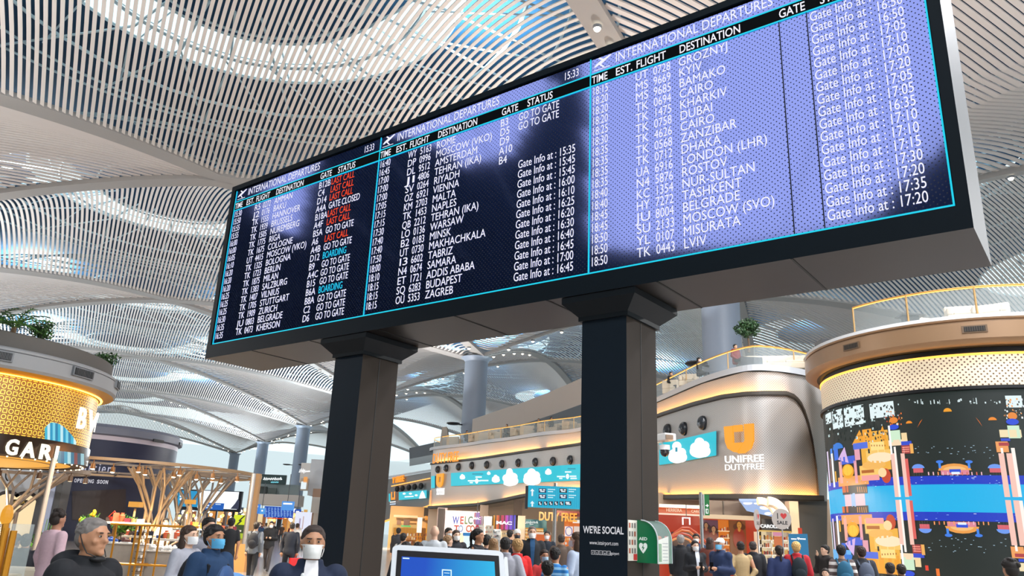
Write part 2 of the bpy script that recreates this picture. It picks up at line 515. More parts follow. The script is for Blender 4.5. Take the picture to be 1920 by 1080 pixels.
# screens: black LED tiles with a dot grid, glossy and faintly blue
m_led = bpy.data.materials.new('led_tiles'); m_led.use_nodes = True
nt = m_led.node_tree; nt.nodes.clear()
out = nt.nodes.new('ShaderNodeOutputMaterial'); mix = nt.nodes.new('ShaderNodeMixShader'); mix2 = nt.nodes.new('ShaderNodeMixShader')
gl = nt.nodes.new('ShaderNodeBsdfGlossy'); gl.inputs['Color'].default_value = (.30, .31, .72, 1); gl.inputs['Roughness'].default_value = .07
df = nt.nodes.new('ShaderNodeBsdfDiffuse'); df.inputs['Color'].default_value = (.006, .008, .012, 1)
ad = nt.nodes.new('ShaderNodeAddShader')
dd = nt.nodes.new('ShaderNodeBsdfDiffuse'); dd.inputs['Color'].default_value = (.05, .055, .09, 1)
tc = nt.nodes.new('ShaderNodeTexCoord'); mp = nt.nodes.new('ShaderNodeMapping'); mp.inputs['Rotation'].default_value = (0, math.pi / 2, 0)
sx = nt.nodes.new('ShaderNodeSeparateXYZ')
nt.links.new(tc.outputs['UV'], sx.inputs[0])
def nmath(op, a, b=None):
    n = nt.nodes.new('ShaderNodeMath'); n.operation = op
    for i, q in enumerate((a, b)):
        if q is None: continue
        if isinstance(q, (int, float)): n.inputs[i].default_value = q
        else: nt.links.new(q, n.inputs[i])
    return n.outputs[0]
PT = .052
a_ = nmath('FRACT', nmath('DIVIDE', nmath('ADD', sx.outputs[0], sx.outputs[1]), PT)); b_ = nmath('FRACT', nmath('DIVIDE', nmath('SUBTRACT', sx.outputs[0], sx.outputs[1]), PT))
r2 = nmath('ADD', nmath('POWER', nmath('SUBTRACT', a_, .5), 2), nmath('POWER', nmath('SUBTRACT', b_, .5), 2))
dot = nmath('LESS_THAN', r2, .03)
nt.links.new(gl.outputs[0], ad.inputs[0]); nt.links.new(df.outputs[0], ad.inputs[1])
nt.links.new(dot, mix.inputs[0]); nt.links.new(ad.outputs[0], mix.inputs[1]); nt.links.new(dd.outputs[0], mix.inputs[2])
nt.links.new(mix.outputs[0], out.inputs[0])
m_hdr = mat('header_strip_black', '06090d', .75, spec=.1)
WHT, CYN, RED = E('f4f4ff', 1.0), E('18d2ee', 1.0), E('ff4a1c', 1.0)

S1 = """15:30|R5 0272|AMMAN|B12B|LAST CALL
15:50|J2 0176|BAKU|C4|LAST CALL
15:55|TK 1555|HANNOVER|D14|LAST CALL
15:55|TK 1939|BRUSSELS|A4A|GATE CLOSED
16:00|TK 1505|NUREMBERG|B18A|LAST CALL
16:00|TK 1775|RIGA|A4F|LAST CALL
16:05|TK 1675|COLOGNE|B5A|GO TO GATE
16:10|UT 4415|MOSCOW (VKO)|A6|LAST CALL
16:20|TK 1325|BOLOGNA|A4B|GO TO GATE
16:20|TK 1723|BERLIN|D12|BOARDING
16:20|TK 1875|MILAN|B9|GO TO GATE
16:25|TK 1383|SALZBURG|A4C|GO TO GATE
16:25|TK 1407|VILNIUS|B15|GO TO GATE
16:25|TK 1705|STUTTGART|B6A|BOARDING
16:30|TK 1909|ZURICH|B8A|GO TO GATE
16:35|JU 0803|BELGRADE|C2|GO TO GATE
16:35|TK 0473|KHERSON|D6|GO TO GATE"""
S2 = """16:40|WY 5163|ROME|B3|GO TO GATE
16:45|DP 0996|MOSCOW (VKO)|D5|GO TO GATE
17:00|DL 9512|AMSTERDAM|D9|
17:00|JI 4806|TEHRAN (IKA)|A10|
17:00|SV 0264|RIYADH|B4|
17:05|OZ 6921|VIENNA||15:35
17:15|KM 2703|MALTA||15:45
17:15|TK 1453|NAPLES||15:45
17:30|QB 2212|TEHRAN (IKA)||16:00
17:40|LO 0136|WARSAW||16:10
17:40|B2 0183|MINSK||16:25
17:50|UT 0730|MAKHACHKALA||16:20
18:00|I3 6602|TABRIZ||16:30
18:10|N4 0674|SAMARA||16:40
18:15|ET 1721|ADDIS ABABA||16:45
18:15|SQ 6283|BUDAPEST||17:00
18:15|OU 5353|ZAGREB||16:45"""
S3 = """18:15|UT 0728|GROZNYJ||16:45
18:20|MS 9669|KYIV||16:50
18:20|MS 9685|BAMAKO||16:50
18:20|TK 0694|CAIRO||17:05
18:25|TK 1475|KHARKIV||17:10
18:30|TK 0758|DUBAI||17:00
18:35|TK 4626|CAIRO||17:20
18:35|TK 0568|ZANZIBAR||17:05
18:35|TK 0712|DHAKA||17:05
18:35|UA 6916|LONDON (LHR)||16:35
18:40|N4 5876|ROSTOV||17:10
18:40|KC 1354|NUR-SULTAN||17:10
18:45|HY 7272|TASHKENT||17:15
18:45|JU 8004|BELGRADE||17:30
18:50|SU 2133|MOSCOW (SVO)||17:20
18:50|YL 0107|MISURATA||17:35
18:50|TK 0443|LVIV||17:20"""
TD = .0275                                            # lettering sits just in front of the tiles
def T(m_b, s, u, v, cap, m, width=None, bold=0.0, align='l', xs=.83):
    put_text(m_b, s, B(u, v, TD), BE, EZ, cap, m, width, xs, bold, align)
for i, S in enumerate((S1, S2, S3)):
    u0, u1 = scr[i], scr[i + 1]
    mb = MB(); mb.quad(B(u0, sb, .03), B(u1, sb, .03), B(u1, st, .03), B(u0, st, .03), m_led)
    d = mb.build('display', board)
    uvl = d.data.uv_layers.new(name='UVMap')
    for k, (a, c) in enumerate(((u0, sb), (u1, sb), (u1, st), (u0, st))): uvl.data[k].uv = (a, c)
    mb = MB(); mb.quad(B(u0, 2.445, .026), B(u1, 2.445, .026), B(u1, 2.585, .026), B(u0, 2.585, .026), m_hdr); mb.build('header_strip', d)
    if i == 2:                                       # dark joints between LED modules
        mb = MB()
        for uu in (8.98, 9.24): mb.box(B(uu, (sb + 2.44) / 2, .025), (.007, .004, 2.44 - sb), m_seam, YB)
        mb.build('tile_joint', d)
    # frame lines
    mb = MB(); lw = .014
    def line(a, c, e, f): mb.box((B(a, c, .024) + B(e, f, .024)) / 2, (abs(e - a) + lw, .006, abs(f - c) + lw), CYN, YB)
    line(u0, sb, u1, sb); line(u0, 2.592, u1, 2.592); line(u0, 2.44, u1, 2.44)
    if i == 0: line(u0, sb, u0, st)
    line(u1, sb, u1, st)
    mb.build('border_line', d)
    # plane symbol
    mb = MB()
    def pl(q): return [B(u0 + .04 + x * .23, 2.625 + y * .15, TD) for x, y in q]
    for q in ([(0, .32), (.12, .3), (.3, .42), (.42, .42), (.95, .88), (1, .98), (.9, 1), (.28, .66), (.12, .52)],
              [(.3, .42), (.42, .42), (.62, .1), (.52, .1)], [(.46, .72), (.58, .78), (.34, 1.04), (.24, 1.0)], [(0, 0), (.9, 0), (.9, .06), (0, .06)]):
        mb.add(pl(q), [tuple(range(len(q)))], WHT)
    mb.build('plane_symbol', d)
    mb = MB(); T(mb, 'INTERNATIONAL DEPARTURES', u0 + .315, 2.648, .115, WHT, 1.76)
    if i < 2: T(mb, '15:33', u0 + 3.02, 2.648, .1, WHT, .205)
    mb.build('heading_text', d)
    mb = MB()
    for s, du, w in (('TIME', .02, .2), ('EST.', .32, .21), ('FLIGHT', .575, .355), ('DESTINATION', 1.08, .66), ('GATE', 2.125, .25), ('STATUS', 2.51, .365)):
        put_text(mb, s, B(u0 + du, 2.468, .0235), BE, EZ, .094, WHT, w, 1, .012)
    mb.build('column_heading', d)
    for r, row in enumerate(S.split('\n')):
        t, fl, de, ga, stt = row.split('|'); v = 2.318 - r * .12645
        a, n_ = fl.split(' ')
        mb = MB(); T(mb, t, u0 + .02, v, .1, WHT, .205); mb.build('time_text', d)
        mb = MB(); T(mb, a, u0 + .56, v, .1, WHT, .155); T(mb, n_, u0 + .775, v, .1, WHT, .2); mb.build('flight_number', d)
        mb = MB(); T(mb, de, u0 + 1.065, v, .1, WHT); mb.build('destination_text', d)
        if ga: mb = MB(); T(mb, ga, u0 + 2.11, v, .1, WHT); mb.build('gate_text', d)
        if stt:
            mb = MB()
            if ':' in stt:
                T(mb, 'Gate Info at : ' + stt, u0 + 2.405, v, .1, WHT, .79)
            else:
                T(mb, stt, u0 + 2.385, v, .1, {'LAST CALL': RED, 'BOARDING': CYN}.get(stt, WHT), {'GO TO GATE': .58, 'LAST CALL': .49, 'BOARDING': .49, 'GATE CLOSED': .65}[stt])
            mb.build('status_text', d)

# ------------------------------------------------------------------ pillars
m_pil = mat('pillar_panel', '0c1a26', .5, spec=.3)
m_cap = mat('pillar_capital', '0b1218', .55, spec=.25)
m_pils = mat('pillar_brown_side', '38302a', .7, spec=.2)
def pillar(u0, u1, lab):
    c = B((u0 + u1) / 2, 0, .47); c[2] = 0
    o = empty('support_pillar', tuple(c), lab, 'pillar', 'pillars carrying the departures board')
    d0, d1 = .15, .79
    mb = MB()
    q = [(u0, d0), (u1, d0), (u1, d1), (u0, d1)]
    for j in range(4):
        a, b_ = q[j], q[(j + 1) % 4]
        lo = lambda p: B(p[0], -4.05, p[1]); hi = lambda p: B(p[0], -.25, p[1])
        mb.quad(lo(a), lo(b_), hi(b_), hi(a), m_pil if j in (0, 2) else m_pils)
    mb.box(B(u1 + .001, -2.15, (d0 + d1) / 2 - .02), (.004, .012, 3.8), m_seam, YB)
    mb.build('shaft', o)
    mb = MB()
    R = [(.03, .03, -.25), (.03, .03, -.205), (.17, .14, -.07), (.17, .14, -.004)]
    ring = []
    for eu, ed, v in R:
        ring.append([B(u0 - eu, v, d0 - ed), B(u1 + eu, v, d0 - ed), B(u1 + eu, v, d1 + ed * 1.3), B(u0 - eu, v, d1 + ed * 1.3)])
    V = [p for r in ring for p in r]; F = [(0, 3, 2, 1), (12, 13, 14, 15)]
    for i in range(3):
        for j in range(4): F.append((i * 4 + j, i * 4 + (j + 1) % 4, i * 4 + 4 + (j + 1) % 4, i * 4 + 4 + j))
    mb.add(V, F, m_cap); mb.build('capital', o)
    mb = MB(); mb.box(c + EZ * .06, (u1 - u0 + .04, d1 - d0 + .04, .12), P('0a0d10', .3), YB); mb.build('plinth', o)
    return o
pillar(2.87, 3.40, 'left square dark pillar under the departures board, behind the man in a white mask')
pR = pillar(6.715, 7.235, 'right square dark pillar lettered in white with a green box on its side')
mb = MB()
def PT_(s, u, z, cap, w, bold=0.0): put_text(mb, s, B(u, z - 4.05, .147), BE, EZ, cap, E('e8e8ee', .8), w, 1, bold, 'c')
PT_("WE'RE SOCIAL", 6.978, 1.70, .062, .44, .02); PT_('www.istairport.com', 6.985, 1.598, .035, .31)
PT_('/igairport', 7.10, 1.515, .026, .1)
for i in range(5):
    uu = 6.85 + i * .043; z = 1.508 - 4.05
    for (x, y, w, h) in ((0, 0, .036, .003), (0, .035, .036, .003), (0, 0, .003, .036), (.034, 0, .003, .038)):
        mb.quad(B(uu + x, z + y, .147), B(uu + x + w, z + y, .147), B(uu + x + w, z + y + h, .147), B(uu + x, z + y + h, .147), E('e8e8ee', .8))
    put_text(mb, 'ftioin'[i], B(uu + .019, z + .008, .147), BE, EZ, .018, E('e8e8ee', .8), None, 1, .02, 'c')
mb.build('lettering', pR)

# ------------------------------------------------------------------ defibrillator cabinet
ue = 7.235
def A(n, z, out): return B(ue + out, z - 4.05, n)
ac = A(.5, 1.45, .12)
aed = empty('defibrillator_cabinet', tuple(A(.5, 1.42, .0)), 'green wall cabinet marked AED with a curved clear door on the right pillar', 'defibrillator')
gm = mat('aed_green', '0b7a4b', .35); n0, n1, z0, z1 = .33, .61, 1.455, 1.835
def prof(k):                                         # side outline: out, z
    q = [(0.0, z0), (.22, z0)]
    q += [(.22 - .17 * (1 - math.cos(a)), z1 - .18 + .18 * math.sin(a)) for a in np.linspace(0, math.pi / 2, 9)]
    q += [(0.0, z1)]
    return q
q = prof(0)
mb = MB()
for nn, th in ((n0, .012), (n1, -.012)):
    a = [A(nn, z, o) for o, z in q]; b_ = [A(nn + th, z, o) for o, z in q]; n_ = len(q)
    mb.add(a + b_, [tuple(range(n_)), tuple(range(n_, 2 * n_))[::-1]] + [(i, (i + 1) % n_, n_ + (i + 1) % n_, n_ + i) for i in range(n_)], gm)
mb.quad(A(n0, z0, .003), A(n1, z0, .003), A(n1, z1, .003), A(n0, z1, .003), gm)
mb.quad(A(n0, z0, 0), A(n1, z0, 0), A(n1, z0, .22), A(n0, z0, .22), gm)
mb.build('shell', aed)
m_glass = bpy.data.materials.new('clear_plastic'); m_glass.use_nodes = True
b = m_glass.node_tree.nodes['Principled BSDF']; b.inputs['Base Color'].default_value = (.85, .95, .95, 1); b.inputs['Alpha'].default_value = .25; b.inputs['Roughness'].default_value = .08
mb = MB(); cur = [(o, z) for o, z in q[1:-1]]
for i in range(len(cur) - 1):
    (o1, za), (o2, zb) = cur[i], cur[i + 1]
    mb.quad(A(n0 + .012, za, o1), A(n1 - .012, za, o1), A(n1 - .012, zb, o2), A(n0 + .012, zb, o2), m_glass)
mb.build('clear_door', aed, True)
mb = MB(); mb.tube([A(n0 - .004, z, o) for o, z in cur], .006, P('d8dee0', .3)); mb.tube([A(n1 + .004, z, o) for o, z in cur], .006, P('d8dee0', .3)); mb.build('door_edge', aed)
mb = MB(); mb.box(A((n0 + n1) / 2, 1.6, .09), (.12, .2, .2), P('d9743a', .6), YB); mb.build('defibrillator', aed, bevel=.02)
mb = MB(); wq = P('ece7dd', .7)
mb.quad(A(n0 + .03, 1.45, .205), A(n1 - .03, 1.45, .205), A(n1 - .03, 1.7, .205), A(n0 + .03, 1.66, .205), wq)
mb.quad(A(n0 + .04, 1.47, .207), A(n0 + .1, 1.47, .207), A(n0 + .1, 1.63, .207), A(n0 + .04, 1.63, .207), P('4f8a3f', .7))
mb.quad(A(n1 - .1, 1.68, .2), A(n1 - .04, 1.68, .2), A(n1 - .04, 1.7, .2), A(n1 - .1, 1.7, .2), P('c8443a', .7))
for i in range(6): mb.quad(A(n0 + .12, 1.48 + i * .03, .207), A(n1 - .05, 1.48 + i * .03, .207), A(n1 - .05, 1.486 + i * .03, .207), A(n0 + .12, 1.486 + i * .03, .207), P('8d8d90', .7))
mb.build('instruction_card', aed)
mb = MB(); wE = E('f2fbf5', .75)
put_text(mb, 'AED', A(n0 - .002, 1.655, .068), BE, EZ, .026, wE, .085, 1, .02, 'c')
hx = [(0, -1), (.55, -.45), (.98, .15), (.98, .6), (.75, .92), (.4, .95), (.12, .8), (0, .55), (-.12, .8), (-.4, .95), (-.75, .92), (-.98, .6), (-.98, .15), (-.55, -.45)]
mb.add([A(n0 - .002, 1.585 + y * .048, .068 + x * .043) for x, y in hx], [tuple(range(len(hx)))], wE)
bo = [(.15, .7), (-.35, -.02), (-.02, .02), (-.2, -.6), (.38, .16), (.05, .12)]
mb.add([A(n0 - .004, 1.585 + y * .048, .068 + x * .043) for x, y in bo], [tuple(range(6))], gm)
mb.build('marking', aed)
nb = empty('instruction_sheet', tuple(A(.24, 1.47, 0)), 'white printed first aid sheet on the pillar left of the green AED box', 'sign')
mb = MB(); mb.box(A(.24, 1.65, .004), (.008, .17, .36), P('e9e2d6', .7), YB); mb.build('sheet', nb)
mb = MB()
for r in range(4):
    for c in range(3):
        nn, zz = .165 + c * .05, 1.76 - r * .075
        mb.quad(A(nn, zz, .009), A(nn + .03, zz, .009), A(nn + .03, zz + .045, .009), A(nn, zz + .045, .009), P('7b7470' if (r + c) % 3 else 'b05a40', .7))
mb.quad(A(.25, 1.475, .0095), A(.32, 1.475, .0095), A(.32, 1.53, .0095), A(.25, 1.53, .0095), P('c93a35', .7))
mb.build('printed_picture', nb)

# ------------------------------------------------------------------ self service kiosk
ky = 5.2
k0 = aty(815, 1026, ky)
kio = empty('information_kiosk', (k0[0], k0[1] + .3, 0), 'white framed touch screen kiosk with a glowing blue screen before the left pillar', 'kiosk')
kr = math.radians(8)
kx = np.array([math.cos(kr), math.sin(kr) * 1, 0]); kn = np.array([-math.sin(kr), math.cos(kr), 0])
tl = math.radians(52); kup = EZ * math.sin(tl) + kn * math.cos(tl); kf = np.cross(kx, kup); kw, kh = .68, .46
kt = aty(740, 1028, ky); top_l = kt; top_r = top_l + kx * kw - EZ * .012
kx = (top_r - top_l) / np.linalg.norm(top_r - top_l); kf = np.cross(kx, kup); kf /= np.linalg.norm(kf)
def K(a, b_, d=0): return top_l + kx * a * kw - kup * b_ * kh + kf * d   # a right, b down
def rrect(x0, y0, x1, y1, r, n=5):
    o = []
    for cx, cy, a0 in ((x1 - r, y0 + r, -90), (x1 - r, y1 - r, 0), (x0 + r, y1 - r, 90), (x0 + r, y0 + r, 180)):
        for i in range(n + 1):
            a = math.radians(a0 + 90 * i / n); o.append((cx + r * math.cos(a), cy + r * math.sin(a)))
    return o
def kslab(name, x0, y0, x1, y1, r, d0, d1, m):
    h = MB(); rr = rrect(x0, y0, x1, y1, r); n = len(rr)
    V = [K(x, y, d1) for x, y in rr] + [K(x, y, d0) for x, y in rr]
    h.add(V, [tuple(range(n)), tuple(range(n, 2 * n))[::-1]] + [(i, (i + 1) % n, n + (i + 1) % n, n + i) for i in range(n)], m)
    return h.build(name, kio)
kslab('casing', -.02, -.06, 1.02, 1.08, .07, -.06, .0, P('c9ccd0', .4))
kslab('bezel', .025, .03, .975, .99, .01, .0, .003, P('0c0c10', .2))
m_ks = bpy.data.materials.new('kiosk_screen'); m_ks.use_nodes = True; nt = m_ks.node_tree; b = nt.nodes['Principled BSDF']
tcn = nt.nodes.new('ShaderNodeTexCoord'); sp = nt.nodes.new('ShaderNodeSeparateXYZ'); rp = nt.nodes.new('ShaderNodeValToRGB')
rp.color_ramp.elements[0].color = (*lin('1552c8'), 1); rp.color_ramp.elements[1].color = (*lin('23c0f0'), 1); rp.color_ramp.elements[0].position = .25
nt.links.new(tcn.outputs['Generated'], sp.inputs[0]); nt.links.new(sp.outputs[0], rp.inputs[0]); nt.links.new(rp.outputs[0], b.inputs['Emission Color']); b.inputs['Emission Strength'].default_value = .95
b.inputs['Base Color'].default_value = (0, 0, 0, 1); b.inputs['Roughness'].default_value = .4; b.inputs['Specular IOR Level'].default_value = .1
ks = kslab('screen', .07, .13, .93, .95, .004, .003, .004, m_ks)
mb = MB(); cw = E('d8f6ff', 1.0)
def kq(a, b_, c, d): mb.quad(K(a, d, .006), K(c, d, .006), K(c, b_, .006), K(a, b_, .006), cw)
kq(.08, .15, .14, .17)
for (a, b_, c, d) in ((.44, .3, .53, .318), (.44, .5, .53, .518), (.44, .3, .45, .518), (.52, .3, .53, .518), (.46, .4, .51, .415), (.46, .35, .51, .36), (.46, .45, .49, .46)): kq(a, b_, c, d)
mb.build('screen_icon', ks)
kslab('side_light', 1.03, .02, 1.06, 1.1, .012, -.05, -.01, E('f2f8ff', .9))
mb = MB(); cc = (K(.5, .6) + np.array([0, .14, 0])); mb.box((cc[0], cc[1], .55), (.4, .16, 1.1), P('d5d8da', .4), kr); mb.build('pedestal', kio, bevel=.02)
mb = MB(); mb.box((cc[0], cc[1], .015), (.6, .45, .03), P('7d8084', .4), kr); mb.build('base_plate', kio)
# ------------------------------------------------------------------ round media drum at the right
RC = np.array([17.7, 29.5])
rot = empty('media_rotunda', (RC[0], RC[1], 0), 'round tower with a curved fantasy city screen under a brown roof terrace at far right', 'screen tower')
def perf_mat(name, ca, cb, pitch, thr, emit=0.0, rough=.4, metal=.3, kind='dots', uv=True):
    m = bpy.data.materials.new(name); m.use_nodes = True; nt = m.node_tree; b = nt.nodes['Principled BSDF']
    b.inputs['Roughness'].default_value = rough; b.inputs['Metallic'].default_value = metal
    tc = nt.nodes.new('ShaderNodeTexCoord'); s = nt.nodes.new('ShaderNodeSeparateXYZ'); nt.links.new(tc.outputs['UV'], s.inputs[0])
    def mt(op, a, c=None):
        n = nt.nodes.new('ShaderNodeMath'); n.operation = op
        for i, q in enumerate((a, c)):
            if q is None: continue
            if isinstance(q, (int, float)): n.inputs[i].default_value = q
            else: nt.links.new(q, n.inputs[i])
        return n.outputs[0]
    X, Y = s.outputs[0], s.outputs[1]
    if kind == 'dots':
        A_, B_ = mt('ADD', X, Y), mt('SUBTRACT', X, Y)
        a = mt('SUBTRACT', mt('FRACT', mt('DIVIDE', A_, pitch)), .5); c = mt('SUBTRACT', mt('FRACT', mt('DIVIDE', B_, pitch)), .5)
        v = mt('LESS_THAN', mt('ADD', mt('MULTIPLY', a, a), mt('MULTIPLY', c, c)), thr)
    elif kind == 'rings':
        a = mt('SUBTRACT', mt('FRACT', mt('DIVIDE', X, pitch)), .5); c = mt('SUBTRACT', mt('FRACT', mt('DIVIDE', Y, pitch)), .5)
        ch = mt('MODULO', mt('ABSOLUTE', mt('ADD', mt('FLOOR', mt('DIVIDE', X, pitch)), mt('FLOOR', mt('DIVIDE', Y, pitch)))), 2)
        r = mt('SQRT', mt('ADD', mt('MULTIPLY', a, a), mt('MULTIPLY', c, c)))
        q = mt('MAXIMUM', mt('ABSOLUTE', a), mt('ABSOLUTE', c))
        d = mt('ADD', mt('MULTIPLY', r, ch), mt('MULTIPLY', mt('ADD', q, .04), mt('SUBTRACT', 1, ch)))
        v = mt('LESS_THAN', mt('ABSOLUTE', mt('SUBTRACT', d, .36)), thr)
    mx = nt.nodes.new('ShaderNodeMix'); mx.data_type = 'RGBA'; nt.links.new(v, mx.inputs[0])
    mx.inputs[6].default_value = (*lin(ca), 1); mx.inputs[7].default_value = (*lin(cb), 1)
    nt.links.new(mx.outputs[2], b.inputs['Base Color'])
    if emit:
        nt.links.new(mx.outputs[2], b.inputs['Emission Color']); b.inputs['Emission Strength'].default_value = emit
    return m
def cyl_uv(o, c, R):
    """unrolled coordinates in metres"""
    me = o.data; off = np.array(wloc(o)); u = me.uv_layers.new(name='UVMap')
    for p in me.polygons:
        aa = []
        for li in p.loop_indices:
            co = np.array(me.vertices[me.loops[li].vertex_index].co) + off
            aa.append([math.atan2(co[1] - c[1], co[0] - c[0]), co[2]])
        if max(a[0] for a in aa) - min(a[0] for a in aa) > math.pi:
            for a in aa:
                if a[0] < 0: a[0] += 2 * math.pi
        for li, a in zip(p.loop_indices, aa): u.data[li].uv = (a[0] * R, a[1])
m_brown = mat('brown_lip', '9a7a5c', .35, .2)
m_gold = E('ffb347', 2.2)
mb = MB(); mb.lathe(RC, [(5.0, 9.12), (5.6, 9.12), (5.85, 9.1), (5.87, 8.98)], P('d9dadb', .5), 72); mb.build('terrace_curb', rot, True)
mb = MB(); mb.lathe(RC, [(5.87, 8.98), (5.85, 8.92), (5.80, 8.9), (5.80, 8.86), (5.87, 8.84), (5.87, 8.3), (5.7, 8.18), (5.45, 8.15)], m_brown, 72); lip = mb.build('roof_lip', rot, True)
mb = MB()
for a in (-1.28, -2.05, -2.75, -.5):
    for (w, h, rr, m) in ((.36, .24, 5.885, P('6b553f', .5)), (.3, .16, 5.90, P('14110e', .6))):
        p = (RC[0] + rr * math.cos(a), RC[1] + rr * math.sin(a), 8.6); mb.box(p, (.03, w * 2, h), m, a)
    for i in range(9):
        mb.box((RC[0] + 5.915 * math.cos(a) - math.sin(a) * (i - 4) * .065, RC[1] + 5.915 * math.sin(a) + math.cos(a) * (i - 4) * .065, 8.6), (.01, .012, .16), P('55483a', .5), a)
mb.build('air_vent', lip)
mb = MB(); mb.lathe(RC, [(5.45, 8.15), (5.4, 8.12), (5.25, 8.12), (5.25, 7.93)], P('0c0d10', .5), 72); mb.build('shadow_gap', rot, True)
mb = MB(); mb.lathe(RC, [(5.25, 7.93), (5.36, 7.93), (5.36, 7.86), (5.33, 7.86)], m_gold, 72); mb.build('light_strip', rot, True)
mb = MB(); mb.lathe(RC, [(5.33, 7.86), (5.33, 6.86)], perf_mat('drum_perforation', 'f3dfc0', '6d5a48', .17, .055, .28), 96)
d = mb.build('perforated_drum', rot, True); cyl_uv(d, RC, 5.33)
mb = MB(); mb.lathe(RC, [(5.33, 6.86), (5.42, 6.84), (5.42, 6.74), (5.3, 6.72)], P('101013', .4), 72); mb.build('screen_rim', rot, True)
mb = MB(); mb.lathe(RC, [(5.33, .35), (5.38, .3), (5.38, 0)], P('15161a', .4), 72); mb.build('base', rot, True)
# --- the curved screen and its picture of mirrored towers over water
RS = 5.33
def cyl(px, py, off=0.0):
    d = ray(px, py); R = RS + off
    a = d[0] ** 2 + d[1] ** 2; b_ = -2 * (d[0] * RC[0] + d[1] * RC[1]); c = RC @ RC - R * R; D = b_ * b_ - 4 * a * c
    t = (-b_ - math.sqrt(max(D, 0))) / 2 / a
    return CAM + d * t
m_dark = E('14211c', .6)
mb = MB(); mb.lathe(RC, [(RS, .35), (RS, 6.72)], E('1a2622', .85), 120); screen = mb.build('curved_screen', rot, True)
# picture primitives are given on the unrolled screen: s = metres along the arc, z = height
A0 = math.atan2(cyl(1760, 900)[1] - RC[1], cyl(1760, 900)[0] - RC[0])
def sz(px, py):
    p = cyl(px, py); a = math.atan2(p[1] - RC[1], p[0] - RC[0])
    return (((a - 2 * math.pi if a > 1 else a) - A0) * RS, p[2])
def onc(s, z, off):
    a = A0 + s / RS; return (RC[0] + (RS + off) * math.cos(a), RC[1] + (RS + off) * math.sin(a), z)
pic = {}
def band(pts, col, layer):
    """pts: list of (s, z_top, z_bottom)"""
    mbp = pic.setdefault('all', MB()); m = E(col, 1.0) if col != '1a2622' else E(col, .85)
    for (s0, t0, b0), (s1, t1, b1) in zip(pts, pts[1:]):
        n = max(1, int(abs(s1 - s0) / .25))
        for i in range(n):
            f, g_ = i / n, (i + 1) / n
            L = lambda a, c, q: a + (c - a) * q
            o = .004 + .003 * layer
            mbp.quad(onc(L(s0, s1, f), L(b0, b1, f), o), onc(L(s0, s1, g_), L(b0, b1, g_), o), onc(L(s0, s1, g_), L(t0, t1, g_), o), onc(L(s0, s1, f), L(t0, t1, f), o), m)
def rect(x0, y0, x1, y1, col, layer):
    s0, z0 = sz(x0, y0); s1, z1 = sz(x1, y1); band([(s0, z0, z1), (s1, z0, z1)], col, layer)
def disc(x, y, rx, ry, col, layer, a0=0, a1=180):
    s0, z0 = sz(x, y); sx = abs(sz(x + rx, y)[0] - s0); zy = abs(sz(x, y + ry)[1] - z0)
    P_ = []
    for i in range(9):
        t = math.pi * i / 8; h = math.sin(t) * zy
        P_.append((s0 - sx * math.cos(t), z0 + h, z0 - (h if a1 == 180 else 0)))
    band(P_, col, layer)
def tri(x0, y0, x1, y1, x2, y2, col, layer):
    q = sorted([sz(x0, y0), sz(x1, y1), sz(x2, y2)])
    (a, za), (b_, zb), (c, zc) = q; zi = za + (zc - za) * (b_ - a) / max(c - a, 1e-6)
    band([(a, za, za), (b_, max(zb, zi), min(zb, zi)), (c, zc, zc)], col, layer)
rn = random.Random(3)
zw0, zw1 = sz(1780, 908)[1], sz(1780, 960)[1]       # water between
zm = (zw0 + zw1) / 2; ext0, ext1 = sz(1548, 930)[0], 9.0
band([(ext0, zw0 + .05, zw1 - .05), (ext1, zw0 + .05, zw1 - .05)], '12b4ec', 1)
for sgn in (1, -1):
    za, zb = (zw0, zw0 + .27) if sgn > 0 else (zw1 - .27, zw1)
    band([(ext0, zb, za), (ext1, zb, za)], '1238c4', 2)
    for i in range(70):
        s = rn.uniform(ext0, ext1); z = rn.uniform(za - .05, zb); w = rn.uniform(.02, .09)
        band([(s, z + .015, z), (s + w, z + .015, z)], rn.choice(['9cc4f0', '5d8ce8', 'e8f2ff']), 3)
def mirror(fn):
    """draw something above the water and again upside down below it"""
    global _mz
    for q in (False, True):
        _mz = q; fn()
    _mz = False
_mz = False
_band0 = band
def band(pts, col, layer):
    if _mz: pts = [(s, 2 * zm - b_, 2 * zm - t) for s, t, b_ in pts]
    _band0(pts, col, layer)
